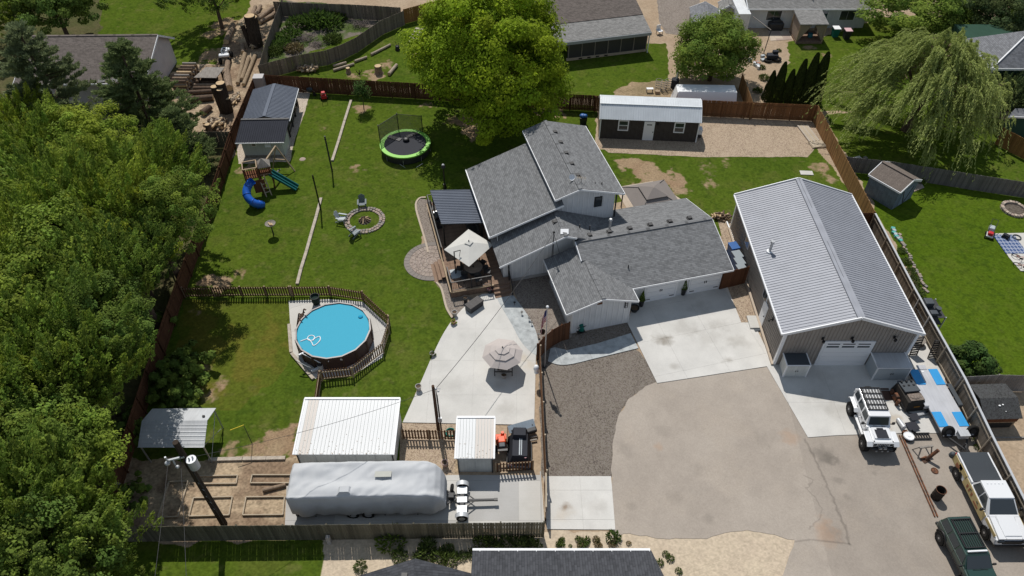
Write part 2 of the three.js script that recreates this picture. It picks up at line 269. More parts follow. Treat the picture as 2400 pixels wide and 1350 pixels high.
function soilAt(x, z) {
  const wx = x + 0.9 * (fbm(x * 0.7, z * 0.7, 301, 3) - 0.5), wz = z + 0.9 * (fbm(x * 0.7, z * 0.7, 311, 3) - 0.5);
  let kind = 'dirt';
  for (const q of zones) if (wx > q.x0 && wx < q.x1 && wz > q.z0 && wz < q.z1 && inside(wx, wz, q.p)) kind = q.kind;
  const g1 = vn(x * 9, z * 9, 320), g2 = vn(x * 22, z * 22, 321), big = fbm(x * 0.16, z * 0.16, 322, 4), mid = fbm(x * 0.8, z * 0.8, 323, 3), fine = fbm(x * 3, z * 3, 329, 3);
  const grain = 0.6 + 0.42 * g1 + 0.38 * g2;
  const dirt = mul(mix([0.34, 0.25, 0.17], [0.42, 0.33, 0.235], mid), 0.7 + 0.3 * g1 + 0.25 * g2);
  if (kind === 'dirt') return dirt;
  if (kind === 'chips') return mul(mix([0.24, 0.17, 0.115], [0.4, 0.31, 0.21], step(0.3, 0.7, mid)), 0.45 + 0.6 * g1 + 0.5 * g2);
  if (kind === 'pale') return mul(mix([0.5, 0.41, 0.31], [0.55, 0.46, 0.34], mid), 0.7 + 0.25 * g1 + 0.3 * g2);
  if (kind === 'litter') return mul(mix([0.06, 0.075, 0.025], [0.12, 0.1, 0.055], mid), grain);
  if (kind === 'weeds') return mul(mix([0.07, 0.1, 0.03], [0.17, 0.145, 0.12], step(0.4, 0.6, mid)), grain);
  if (kind === 'dry') return mul(mix([0.2, 0.16, 0.09], [0.38, 0.28, 0.18], mid), grain);
  let c = kind === 'lush' ? mix([0.058, 0.1, 0.008], [0.082, 0.126, 0.011], big) : mix([0.056, 0.094, 0.011], [0.086, 0.122, 0.015], big);
  c = mix(c, [0.11, 0.118, 0.028], 0.4 * step(0.5, 0.8, mid) * (kind === 'lush' ? 0.4 : 1));
  c = mix(c, [0.026, 0.052, 0.008], 0.42 * step(0.5, 0.78, fine));
  c = mix(c, [0.17, 0.15, 0.06], 0.3 * step(0.66, 0.88, fbm(x * 1.6 + 9, z * 1.6, 327, 3)) * (kind === 'lush' ? 0.3 : 1));
  if (kind === 'tired') c = mix(c, [0.13, 0.118, 0.022], 0.3 + 0.5 * step(0.4, 0.7, mid));
  c = mul(c, grain);
  let bare = 0;
  for (const [px, pz, r, s] of spots) { const d = Math.hypot(x - px, z - pz) / r; if (d < 1.6) bare = Math.max(bare, s * step(1.15, 0.2, d + 1.1 * (fbm(x * 1.3, z * 1.3, 331, 4) - 0.5))); }
  bare = step(0.32, 0.62, bare + 0.5 * (fine - 0.5));
  return mix(c, mul(mix([0.36, 0.27, 0.17], [0.3, 0.2, 0.125], mid), 0.6 + 0.6 * g2), bare);
}
T.soil = raster(GN, GN, (i, j) => soilAt(GX0 + (i + 0.5) / GN * (GX1 - GX0), GZ0 + (j + 0.5) / GN * (GZ1 - GZ0)));
T.soil.wrapS = T.soil.wrapT = THREE.ClampToEdgeWrapping;
T.turf = tile(256, 1.3, (x, y) => { const a = vn(x * 60, y * 60, 401, 60), b = vn(x * 110, y * 110, 402, 110), c = pfbm(x, y, 7, 403, 3); const k = 0.5 * a + 0.3 * b + 0.4 * c; return [k, k, k]; }, false);
{
  const g = new THREE.PlaneGeometry(GX1 - GX0, GZ1 - GZ0, 1, 1).rotateX(-Math.PI / 2).translate((GX0 + GX1) / 2, 0, (GZ0 + GZ1) / 2);
  const p = g.attributes.position, uv = g.attributes.uv;
  for (let i = 0; i < p.count; i++) uv.setXY(i, (p.getX(i) - GX0) / (GX1 - GX0), (p.getZ(i) - GZ0) / (GZ1 - GZ0));
  struct('ground', g, M([1, 1, 1], { map: T.soil, roughness: 1, specularIntensity: 0 }));
  struct('ground', new THREE.CircleGeometry(700, 48).rotateX(-Math.PI / 2).translate(0, -0.06, -60), M([0.11, 0.12, 0.05], { map: T.gravel, roughness: 1 }));
}
// ---------- paving ----------
// cut the outline by one slab of the joint grid (half-planes)
function clip(poly, nx, nz, d) {
  const out = [];
  for (let i = 0; i < poly.length; i++) {
    const a = poly[i], b = poly[(i + 1) % poly.length], da = a[0] * nx + a[1] * nz - d, db = b[0] * nx + b[1] * nz - d;
    if (da <= 0) out.push(a);
    if ((da < 0 && db > 0) || (da > 0 && db < 0)) { const t = da / (da - db); out.push([a[0] + t * (b[0] - a[0]), a[1] + t * (b[1] - a[1])]); }
  }
  return out;
}
const area = p => { let s = 0; for (let i = 0; i < p.length; i++) { const a = p[i], b = p[(i + 1) % p.length]; s += a[0] * b[1] - b[0] * a[1]; } return s / 2; };
function tidy(p) { const o = []; for (const q of p) if (!o.length || Math.hypot(q[0] - o[o.length - 1][0], q[1] - o[o.length - 1][1]) > 0.01) o.push(q); if (o.length > 1 && Math.hypot(o[0][0] - o[o.length - 1][0], o[0][1] - o[o.length - 1][1]) < 0.01) o.pop(); return o; }
// paving poured in slabs: outline, joint grid (origin, turn, sizes), materials
function slabs(name, px, mats, top = 0.05, sx = 3, sz = 3, turn = 0, ox = 0, oz = 0, gap = 0.01, blots) {
  const poly = px[0].length === 2 && Math.abs(px[0][0]) > 100 ? ground(px) : px;
  const root = new THREE.Group(); root.name = numbered(name); root.userData.kind = 'structure'; scene.add(root);
  obj('joint_bed', sheet(poly, top - 0.012, 0.03), mat.joint, root);
  const c = Math.cos(turn), s = Math.sin(turn), ax = [c, -s], az = [s, c];
  let own = null, fit = g => g;
  if (blots) {          // this paving has stains of its own: one map over its outline
    const xs = poly.map(p => p[0]), zs = poly.map(p => p[1]), x0 = Math.min(...xs), x1 = Math.max(...xs), z0 = Math.min(...zs), z1 = Math.max(...zs), bl = blots.map(([u, v, r, k, col]) => { const p = S(u, v); return [p.x, p.z, r, k, col || [0.2, 0.17, 0.13]]; });
    const map = raster(512, 512, (i, j) => { const x = x0 + (i + 0.5) / 512 * (x1 - x0), z = z0 + (j + 0.5) / 512 * (z1 - z0), n = fbm(x * 1.1, z * 1.1, 611, 5), g = vn(x * 24, z * 24, 613), b = fbm(x * 0.35, z * 0.35, 617, 3); let k = mul([0.61, 0.595, 0.56], 0.94 + 0.22 * (n - 0.5) + 0.07 * (g - 0.5) + 0.16 * (b - 0.5)); for (const [px, pz, r, a, col] of bl) { const d = Math.hypot(x - px, (z - pz) * 1.3) / r; if (d < 1.6) k = mix(k, col, a * step(1.2, 0, d + 1.3 * (fbm(x * 2.4, z * 2.4, 619, 4) - 0.5))); } return k; });
    map.wrapS = map.wrapT = THREE.ClampToEdgeWrapping; own = M([1, 1, 1], { map });
    fit = g => { const p = g.attributes.position, uv = g.attributes.uv; for (let i = 0; i < p.count; i++) uv.setXY(i, (p.getX(i) - x0) / (x1 - x0), (p.getZ(i) - z0) / (z1 - z0)); return g; };
  }
  const ua = poly.map(p => p[0] * ax[0] + p[1] * ax[1] - ox), wa = poly.map(p => p[0] * az[0] + p[1] * az[1] - oz);
  for (let i = Math.floor(Math.min(...ua) / sx); i * sx < Math.max(...ua); i++) for (let j = Math.floor(Math.min(...wa) / sz); j * sz < Math.max(...wa); j++) {
    let q = clip(poly, -ax[0], -ax[1], -(i * sx + ox + gap / 2)); q = clip(q, ax[0], ax[1], (i + 1) * sx + ox - gap / 2);
    q = clip(q, -az[0], -az[1], -(j * sz + oz + gap / 2)); q = clip(q, az[0], az[1], (j + 1) * sz + oz - gap / 2);
    q = tidy(q);
    if (q.length > 2 && Math.abs(area(q)) > 0.03) obj('slab', fit(sheet(q, top, 0.04)), own || mats[Math.floor(hash(i, j, 5) * mats.length)], root);
  }
  return root;
}
// ragged outline for loose or crumbling surfaces
function rough(poly, st, amp) { const o = []; for (let i = 0; i < poly.length; i++) { const a = poly[i], b = poly[(i + 1) % poly.length], L = Math.hypot(b[0] - a[0], b[1] - a[1]), n = Math.max(1, Math.round(L / st)), nx = (b[1] - a[1]) / L, nz = -(b[0] - a[0]) / L; for (let k = 0; k < n; k++) { const x = a[0] + (b[0] - a[0]) * k / n, z = a[1] + (b[1] - a[1]) * k / n, d = amp * 2 * (fbm(x * 1.7, z * 1.7, 801, 3) - 0.5); o.push([x + nx * d, z + nz * d]); } } return o; }
const curve = (px, n = 24) => new THREE.CatmullRomCurve3(px.map(([u, v]) => S(u, v))).getPoints(n).map(p => [p.x, p.z]);
const C3 = [mat.concrete, mat.concrete2, mat.concrete3];
// asphalt yard, one sheet with worn and stained places
const asphaltPoly = ground([[1437, 1262], [1433, 1100], [1440, 1020], [1452, 968], [1480, 930], [1515, 908], [1545, 893], [1815, 850], [2140, 830], [2235, 900], [2420, 1230], [2480, 1420], [1800, 1420], [1835, 1345], [1862, 1268], [1815, 1250], [1765, 1243], [1700, 1250], [1640, 1262], [1540, 1262], [1475, 1250]]);
{
  const xs = asphaltPoly.map(p => p[0]), zs = asphaltPoly.map(p => p[1]), x0 = Math.min(...xs), x1 = Math.max(...xs), z0 = Math.min(...zs), z1 = Math.max(...zs);
  const st = [[1935, 1068, 0.9, 0.75], [1950, 1075, 0.6, 0.6], [1965, 1128, 0.35, 0.5], [1985, 1165, 0.3, 0.4], [1945, 1245, 0.8, 0.5], [1580, 1165, 0.7, 0.3], [1480, 1188, 0.35, 0.35], [1655, 1215, 0.5, 0.35], [1560, 1010, 0.8, 0.25], [1465, 1055, 0.8, 0.25], [2050, 1110, 0.25, 0.4], [1635, 1095, 0.8, 0.2], [1790, 1030, 0.7, 0.25]].map(([u, v, r, s]) => { const p = S(u, v); return [p.x, p.z, r, s]; });
  const rustSpots = [[1545, 1048, 0.35], [1850, 1025, 0.7], [1940, 1255, 0.9], [1930, 1230, 0.6]].map(([u, v, r]) => { const p = S(u, v); return [p.x, p.z, r]; });
  const seam = [[1885, 1030], [1910, 1075], [1925, 1110], [1955, 1175], [1985, 1250], [1990, 1275]].map(([u, v]) => S(u, v)), seam2 = [[1862, 1270], [1900, 1265], [1990, 1275]].map(([u, v]) => S(u, v)), crackA = [[1885, 1115], [1905, 1125], [1890, 1145], [1910, 1165], [1925, 1190], [1920, 1215], [1895, 1240]].map(([u, v]) => S(u, v));
  const dseg = (x, z, L) => { let m = 9; for (let i = 0; i + 1 < L.length; i++) { const a = L[i], b = L[i + 1], dx = b.x - a.x, dz = b.z - a.z, t = Math.min(1, Math.max(0, ((x - a.x) * dx + (z - a.z) * dz) / (dx * dx + dz * dz))); m = Math.min(m, Math.hypot(x - a.x - t * dx, z - a.z - t * dz)); } return m; };
  const N = 1024;
  T.yard = raster(N, N, (i, j) => {
    const x = x0 + (i + 0.5) / N * (x1 - x0), z = z0 + (j + 0.5) / N * (z1 - z0);
    const big = fbm(x * 0.25, z * 0.25, 501, 5), mid = fbm(x * 1.3, z * 1.3, 502, 4), g = vn(x * 30, z * 30, 503), g2 = vn(x * 14, z * 14, 504);
    let c = mix([0.345, 0.3, 0.255], [0.388, 0.34, 0.29], step(0.25, 0.75, big));
    c = mul(c, 0.87 + 0.13 * g + 0.1 * g2 + 0.18 * (mid - 0.5));
    c = mix(c, mul([0.42, 0.36, 0.295], 0.8 + 0.3 * g), 0.3 * step(0.52, 0.8, fbm(x * 0.6 + 40, z * 0.6, 505, 4)));
    const right = x > 18.2 - (z + 25) * 0.06 ? 1 : 0;
    if (right) c = mul(c, 0.9);
    for (const [sx, sz, r, s] of st) { const d = Math.hypot(x - sx, z - sz) / r; if (d < 1.5) c = mix(c, [0.12, 0.108, 0.092], 0.62 * s * step(1.1, 0.15, d + 1.2 * (fbm(x * 3, z * 3, 506, 3) - 0.5))); }
    for (const [sx, sz, r] of rustSpots) { const d = Math.hypot(x - sx, z - sz) / r; if (d < 1.4) c = mix(c, [0.4, 0.26, 0.17], 0.4 * step(1.1, 0.1, d + fbm(x * 3, z * 3, 507, 3) - 0.5)); }
    const w = 0.12 * (fbm(x * 4, z * 4, 508, 3) - 0.5);
    c = mul(c, 1 - 0.3 * step(0.14, 0.0, dseg(x + 2 * w, z + w, seam)) - 0.26 * step(0.1, 0.0, dseg(x + w, z, seam2)) - 0.22 * step(0.07, 0.0, dseg(x + 2 * w, z + w, crackA)));
    return c;
  });
  T.yard.wrapS = T.yard.wrapT = THREE.ClampToEdgeWrapping;
  const g = sheet(rough(asphaltPoly, 0.35, 0.16), 0.02, 0.03), p = g.attributes.position, uv = g.attributes.uv;
  for (let i = 0; i < p.count; i++) uv.setXY(i, (p.getX(i) - x0) / (x1 - x0), (p.getZ(i) - z0) / (z1 - z0));
  struct('asphalt_driveway', g, M([1, 1, 1], { map: T.yard, roughness: 0.95 }));
}
const HT = 14.2 * Math.PI / 180;       // the house is turned 14.2 degrees
slabs('concrete_driveway', [[1484, 712], [1700, 662], [1737, 757], [1766, 757], [1814, 857], [1540, 899], [1470, 757]], C3, 0.06, 3.1, 3.1, HT, 0.6, 0.4, 0.008, [[1553, 795, 0.75, 0.75], [1565, 803, 0.6, 0.4], [1708, 845, 0.5, 0.5], [1640, 720, 1.2, 0.25], [1730, 800, 0.9, 0.25], [1600, 770, 1.5, 0.18], [1660, 790, 1.6, 0.16], [1580, 860, 0.4, 0.3], [1690, 760, 1.0, 0.22]]);
slabs('shop_apron', [[1796, 858], [1814, 856], [2128, 826], [2133, 760], [2165, 740], [2205, 830], [2215, 870], [2205, 1016], [2112, 1016], [1962, 1021], [1893, 1026]], C3, 0.055, 3.05, 2.9, 0, 18.4, 0.3, 0.008, [[1900, 930, 0.9, 0.25], [1960, 960, 1.2, 0.2], [2090, 980, 0.8, 0.5, [0.38, 0.29, 0.18]], [2080, 1000, 0.6, 0.35, [0.38, 0.29, 0.18]], [1930, 880, 1.2, 0.2], [2100, 935, 0.8, 0.4]]);
slabs('concrete_patio', [...curve([[944, 991], [985, 900], [1012, 838], [1042, 778], [1068, 742], [1098, 712], [1130, 690]], 20), ...ground([[1160, 688], [1172, 715], [1200, 762], [1217, 795], [1232, 815], [1256, 834], [1252, 997]])], [mat.concrete, mat.concrete2], 0.06, 2.95, 2.95, 0, 0.3, 0.2, 0.007, [[1225, 840, 0.9, 0.3, [0.5, 0.4, 0.26]], [1240, 860, 0.6, 0.25, [0.5, 0.4, 0.26]], [1190, 960, 1, 0.2], [1170, 905, 0.5, 0.2], [1060, 900, 1.4, 0.12]]);
slabs('rv_pad', [[668, 1236], [672, 1140], [1060, 1114], [1268, 1114], [1277, 1240]], [mat.concreteOld, mat.concrete2], 0.045, 3.6, 2.6, 0, 0.4, 0.5);
slabs('gate_pad', [[1274, 1117], [1432, 1117], [1442, 1242], [1282, 1241]], [mat.concrete, mat.concrete3], 0.052, 2.05, 1.9, 0, 0.05, 0.55, 0.01, [[1323, 1190, 0.42, 1, [0.26, 0.2, 0.15]], [1325, 1205, 0.7, 0.3, [0.5, 0.4, 0.28]], [1400, 1190, 0.8, 0.2]]);
slabs('stamped_path', [...curve([[1160, 690], [1172, 715], [1200, 762], [1217, 795], [1232, 815], [1256, 836]], 16), ...curve([[1263, 806], [1255, 775], [1238, 742], [1214, 708], [1199, 688]], 16)], [mat.stamped], 0.07, 60, 1.75, -0.5, 0, 0.2);
slabs('stamped_walk', [...curve([[1284, 848], [1305, 855], [1328, 856], [1400, 840], [1496, 817]], 16), ...ground([[1478, 782], [1400, 806], [1330, 822], [1300, 815], [1290, 818]])], [mat.stamped], 0.066, 2.2, 60, HT, 0.2, 0);
const flat = (name, px, m, y = 0.012) => struct(name, sheet(rough(ground(px), 0.4, 0.1), y, 0.03), m);
flat('dark_gravel_bed', [[1262, 838], [1300, 852], [1480, 815], [1500, 825], [1546, 893], [1512, 910], [1478, 932], [1452, 970], [1438, 1030], [1434, 1120], [1270, 1120]], mat.gravelDark);
flat('dark_gravel_bed', [[1284, 850], [1258, 835], [1335, 785], [1470, 755], [1482, 785], [1400, 810], [1320, 826]], mat.gravelDark, 0.016);
flat('gravel_pad', [[1398, 285], [1640, 280], [1895, 285], [1922, 310], [1915, 345], [1892, 368], [1640, 368], [1425, 358], [1395, 335]], mat.gravelTan);
flat('tan_gravel_strip', [[1690, 668], [1758, 648], [1782, 775], [1737, 757]], mat.gravelTan, 0.018);
flat('tan_gravel_strip', [[1680, 500], [1712, 510], [1765, 680], [1690, 668], [1700, 600]], mat.gravelTan, 0.022);
flat('brown_gravel_bed', [[1190, 640], [1290, 640], [1340, 790], [1266, 806], [1255, 775], [1238, 742], [1214, 708]], mat.gravelGrey, 0.02);
flat('brown_gravel_bed', [...[[981, 466], [974, 480], [976, 500], [988, 535], [998, 570], [1002, 592], [1015, 640], [1032, 662], [1040, 690], [1045, 720], [1060, 746], [1110, 700], [1080, 690], [1010, 470]]], mat.gravelGrey, 0.024);
flat('gravel_strip', [[700, 200], [728, 215], [712, 270], [690, 330], [680, 378], [560, 384], [552, 330], [575, 250], [600, 220], [690, 200]], mat.gravelPale, 0.014);
flat('gravel_yard', [[1540, 0], [1640, -20], [1640, 90], [1560, 78], [1545, 50]], mat.gravelGrey, 0.014);
flat('gravel_strip', [[938, 992], [1070, 990], [1066, 1116], [935, 1120]], mat.gravelTan, 0.014);
// round paver landing by the deck
{
  const c = S(1013, 612), pts = [], rim = [];
  for (let i = 0; i < 36; i++) { const a = i / 36 * Math.PI * 2; pts.push([c.x + 2.25 * Math.cos(a), c.z + 2.25 * Math.sin(a)]); }
  const root = new THREE.Group(); root.name = numbered('paver_landing'); root.userData.kind = 'structure'; scene.add(root);
  obj('landing_bed', sheet(pts, 0.03, 0.05), mat.paverEdge, root);
  for (let k = 0; k < 5; k++) { const r0 = k * 0.45 + 0.02, r1 = (k + 1) * 0.45 - 0.01, n = k ? 9 * k : 1; for (let i = 0; i < n; i++) { const a0 = (i + 0.03) / n * 2 * Math.PI, a1 = (i + 0.97) / n * 2 * Math.PI, q = []; const m = n === 1 ? 14 : 3; for (let t = 0; t <= m; t++) { const a = a0 + (a1 - a0) * t / m; q.push([c.x + r1 * Math.cos(a), c.z + r1 * Math.sin(a)]); } if (k) for (let t = m; t >= 0; t--) { const a = a0 + (a1 - a0) * t / m; q.push([c.x + r0 * Math.cos(a), c.z + r0 * Math.sin(a)]); } obj('paver', sheet(q, 0.05, 0.04), k === 4 ? mat.paverEdge : mat.paver, root); } }
}
// pale kerb strips beside the deck bed
for (const px of [[[998, 463], [985, 464], [976, 474], [975, 488], [981, 512], [988, 535], [996, 562], [1002, 585], [1003, 592]], [[1023, 662], [1032, 672], [1038, 688], [1042, 705], [1048, 725], [1060, 745]]]) {
  const pts = new THREE.CatmullRomCurve3(px.map(([u, v]) => S(u, v, 0.03))).getPoints(20);
  const gs = []; for (let i = 0; i < 20; i++) gs.push(beam(pts[i], pts[i + 1], 0.16, 0.12));
  struct('kerb', gs, mat.curb);
}
// ---------- shared pieces ----------
const UB = metric(new THREE.BoxGeometry(1, 1, 1)).translate(0, 0.5, 0), UC = metric(new THREE.BoxGeometry(1, 1, 1)), UCYL = plain(new THREE.CylinderGeometry(1, 1, 1, 10)).translate(0, 0.5, 0);
function piece(name, parent, m, x, y, z, sx, sy, sz, ry = 0, g = UB) {
  const o = new THREE.Mesh(g, m); o.name = name; o.position.set(x, y, z); o.scale.set(sx, sy, sz); o.rotation.y = ry; parent.add(o); return o;
}
function strip(name, parent, m, a, b, w, h) {       // squared bar from a to b
  const o = new THREE.Mesh(UC, m); o.name = name; parent.add(o);
  o.position.addVectors(a, b).multiplyScalar(0.5);
  o.quaternion.setFromRotationMatrix(new THREE.Matrix4().lookAt(b, a, UPV));
  o.scale.set(w, h, a.distanceTo(b));
  return o;
}
const prismZ = (pts, z0, z1) => metric(new THREE.ExtrudeGeometry(new THREE.Shape(pts.map(p => new THREE.Vector2(...p))), { depth: z1 - z0, bevelEnabled: false }).translate(0, 0, z0));
const prismX = (pts, x0, x1) => metric(new THREE.ExtrudeGeometry(new THREE.Shape(pts.map(p => new THREE.Vector2(-p[0], p[1]))), { depth: x1 - x0, bevelEnabled: false }).translate(0, 0, x0).rotateY(Math.PI / 2));
// roof plate whose courses run along the level direction e
function slope(pts, t = 0.14) {
  let e = null;
  for (let i = 0; i < pts.length; i++) { const d = V().subVectors(pts[(i + 1) % pts.length], pts[i]); if (Math.abs(d.y) < 1e-3 && d.length() > 0.5) { e = i; break; } }
  return plate([...pts.slice(e), ...pts.slice(0, e)], t);
}
// ---------- main house ----------
const HO = V(4, 0, -42);
const HL = (u, v, h = 0) => { const p = S(u, v, h).sub(HO); return V(p.x * Math.cos(HT) - p.z * Math.sin(HT), h, p.x * Math.sin(HT) + p.z * Math.cos(HT)); };
{
  const H = thing('house', 'long white board and batten house with grey shingle roofs on two levels', 'house', HO, HT);
  const fasc = (a, b, par, w = 0.05, h = 0.15) => strip('fascia', par, mat.trim, a, b, w, h);
  // walls
  obj('wall', prismZ([[0.15, 0], [4.45, 0], [4.45, 5.3], [1.47, 6.18], [0.15, 5.74]], -10.35, -1.5), mat.siding, H);
  obj('wall', prismZ([[-5, 0], [0.1, 0], [0.1, 5.1], [-5, 3.4]], -9.3, -1.45), mat.siding, H);
  obj('wall', prismZ([[-5, 0], [1.2, 0], [1.2, 3.72], [-0.45, 4.4], [-5, 2.65]], -1.44, 0.75), mat.siding, H);
  const dw = obj('wall', prismX([[-2.1, 0], [5.4, 0], [5.4, 2.5], [1.68, 3.72], [-2.1, 2.48]], 0.42, 10.7), mat.siding, H);
  const ew = obj('wall', prismZ([[-1.5, 0], [2.85, 0], [2.85, 2.48], [0.62, 3.2], [-1.5, 2.5]], 1.62, 7.05), mat.siding, H);
  // roofs
  const R = (pts, t) => obj('roof', slope(pts, t), mat.shingle, H);
  R([V(-0.45, 5.72, -10.8), V(-0.45, 5.72, -1.25), V(1.47, 6.37, -1.25), V(1.47, 6.37, -10.8)]);
  const rA = R([V(5.08, 5.3, -1.25), V(5.08, 5.3, -10.8), V(1.47, 6.37, -10.8), V(1.47, 6.37, -1.25)]);
  R([V(-5.63, 3.4, -9.74), V(-5.63, 3.4, -0.96), V(0.14, 5.363, -0.96), V(0.14, 5.363, -9.74)]);
  const rC = R([V(-5.5, 2.65, -1.44), V(-5.5, 2.65, 1.66), V(-0.45, 4.6, 1.66), V(-0.45, 4.6, -1.44)]);
  R([V(-0.45, 4.6, -1.44), V(-0.45, 4.6, 1.66), V(1.3, 3.9, 1.66), V(3.78, 2.908, -1.44)]);
  const rD = R([V(3.3, 2.5, 6.03), V(11.27, 2.5, 6.03), V(11.27, 3.9, 1.68), V(0.3, 3.9, 1.68), V(0.3, 3.379, 3.3), V(0.62, 3.379, 3.3)]);
  R([V(11.27, 2.5, -2.68), V(1, 2.5, -2.68), V(0.3, 3.9, 1.676), V(11.27, 3.9, 1.676)]);
  const rE = R([V(-2.05, 2.5, 1.55), V(-2.05, 2.5, 7.3), V(0.62, 3.378, 7.3), V(0.62, 3.378, 1.55)]);
  R([V(3.3, 2.5, 7.3), V(3.3, 2.5, 6.035), V(0.622, 3.378, 3.31), V(0.622, 3.378, 7.3)]);
  // fascia boards
  const d = V(0, -0.11, 0), fb = (x1, y1, z1, x2, y2, z2, w, h) => fasc(V(x1, y1 - 0.1, z1), V(x2, y2 - 0.1, z2), H, w, h);
  fb(-0.45, 5.72, -1.22, 1.47, 6.37, -1.22); fb(1.47, 6.37, -1.22, 5.08, 5.3, -1.22); fb(-0.48, 5.72, -10.8, -0.48, 5.72, -1.2); fb(5.11, 5.3, -10.8, 5.11, 5.3, -1.2);
  fb(-5.66, 3.4, -9.74, -5.66, 3.4, -0.9, 0.1, 0.16); fb(-5.63, 3.4, -0.93, 0.14, 5.36, -0.93); fb(-5.5, 2.65, 1.69, -0.45, 4.6, 1.69); fb(-0.45, 4.6, 1.69, 0.4, 4.26, 1.69);
  fb(3.3, 2.5, 6.06, 11.3, 2.5, 6.06); fb(11.3, 2.5, 6.03, 11.3, 3.9, 1.68); fb(11.3, 3.9, 1.68, 11.3, 2.5, -2.68); fb(0.27, 3.9, 1.68, 0.27, 3.39, 3.28, 0.06, 0.24);
  fb(-2.08, 2.5, 1.55, -2.08, 2.5, 7.3); fb(-2.05, 2.5, 7.33, 0.62, 3.38, 7.33); fb(0.62, 3.38, 7.33, 3.3, 2.5, 7.33); fb(3.33, 2.5, 7.33, 3.33, 2.5, 6.03);
  // ridge caps
  for (const [a, b] of [[V(1.47, 6.38, -10.8), V(1.47, 6.38, -1.25)], [V(0.5, 3.91, 1.68), V(11.27, 3.91, 1.68)], [V(0.62, 3.39, 3.4), V(0.62, 3.39, 7.3)], [V(-0.45, 4.61, -1.4), V(-0.45, 4.61, 1.66)]]) strip('ridge_cap', H, mat.shingle, a, b, 0.28, 0.05);
  // battens
  for (let i = 0; i <= 10; i++) { const a = -1.45 + i * 0.43, h = 2.5 + 0.7 * (1 - Math.abs(a - 0.62) / 2.14); piece('batten', H, mat.white, a, 0.15, 7.065, 0.05, h - 0.2, 0.03); }
  for (let i = 0; i <= 10; i++) { const a = 0.2 + i * 0.42, h = a < 1.47 ? 5.78 + (a - 0.15) * 0.32 : 6.16 - (a - 1.47) * 0.29; piece('batten', H, mat.white, a, 3, -1.485, 0.05, h - 3.05, 0.03); }
  for (let i = 0; i <= 10; i++) { const a = -4.95 + i * 0.34, h = 2.6 + (a + 5) * 0.38; piece('batten', H, mat.white, a, 0.3, 0.765, 0.05, h - 0.35, 0.03); }
  for (let i = 0; i <= 13; i++) piece('batten', H, mat.white, -1.515, 0.15, 1.7 + i * 0.41, 0.03, 2.3, 0.05);
  for (let i = 0; i <= 20; i++) piece('batten', H, mat.white, -5.015, 0.6, -9.2 + i * 0.41, 0.03, 2.7, 0.05);
  obj('foundation', [bx(6.3, 0.28, 0.04, -1.85, 0, 0.79), bx(0.04, 0.15, 5.4, -1.54, 0, 4.35)], mat.concreteOld, H);
  // roof vents, pipes
  const vent = p => { const g = new THREE.Group(); g.name = 'roof_vent'; H.add(g); g.position.copy(p); piece('vent_hood', g, mat.dark, 0, 0.04, 0, 0.3, 0.12, 0.3); piece('flashing', g, mat.dark, 0, 0, 0, 0.42, 0.05, 0.42); };
  for (const [u, v] of [[1385, 558], [1432, 551], [1480, 542], [1527, 532], [1573, 524], [1619, 516]]) { const p = HL(u, v, 3.78); vent(V(p.x, 3.76, 1.15)); }
  for (const [u, v] of [[1296, 310], [1311, 334], [1324, 359], [1338, 384], [1352, 411]]) { const p = HL(u, v, 6.25); vent(V(1.1 + 0.75, 6.2, p.z)); }
  vent(V(-0.75, 4.42, -0.2));
  const pipes = [[1394, 437, 5.6], [1410, 437, 5.55], [1358, 536, 3.9], [1382, 538, 3.7], [1404, 587, 3.2], [1472, 630, 2.9]];
  for (const [u, v, h] of pipes) { const p = HL(u, v, h); piece('vent_pipe', H, mat.dark, p.x, h - 0.2, p.z, 0.045, 0.6, 0.045, 0, UCYL); }
  { const p = HL(1428, 541, 3.4); const c = obj('chimney_pipe', [cy(0.09, 0.09, 1.25, p.x, 3.2, p.z)], mat.steel, H); obj('chimney_cap', [cy(0.16, 0.1, 0.14, p.x, 4.45, p.z)], mat.steel, c); }
  { const p = HL(1296, 590, 3.2); const m = obj('service_mast', [rod(V(p.x, 2.4, p.z), V(p.x, 5.1, p.z), 0.035), rod(V(p.x, 5, p.z), V(p.x + 0.35, 3.4, p.z + 0.5), 0.015), rod(V(p.x, 5, p.z), V(p.x - 0.3, 3.2, p.z + 0.6), 0.015)], mat.dark, H); obj('mast_head', ball(0.09, p.x, 5.12, p.z), mat.black, m); }
  // downspouts
  obj('downspout', [bx(0.09, 2.4, 0.09, -4.6, 0.2, 0.86), beam(V(-5.45, 2.5, 1.5), V(-4.6, 2.5, 0.9), 0.09)], mat.black, H);
  obj('downspout', [bx(0.09, 2.3, 0.09, 4.55, 2.9, -1.44)], mat.black, H);
  // windows
  const win = (x, y, z, w, h) => { const f = obj('window', bx(w, h, 0.06, x, y, z), mat.black, H); obj('pane', [bx(w - 0.14, h / 2 - 0.1, 0.02, x, y + 0.06, z + 0.035), bx(w - 0.14, h / 2 - 0.1, 0.02, x, y + h / 2 + 0.04, z + 0.035)], mat.glass, f); };
  { const p = HL(1402, 472, 4.7); win(p.x, 4.2, -1.46, 0.62, 0.95); }
  // gable vent and plaque
  obj('gable_vent', bx(0.36, 0.36, 0.05, 0.45, 2.62, 7.08), mat.cedar, H);
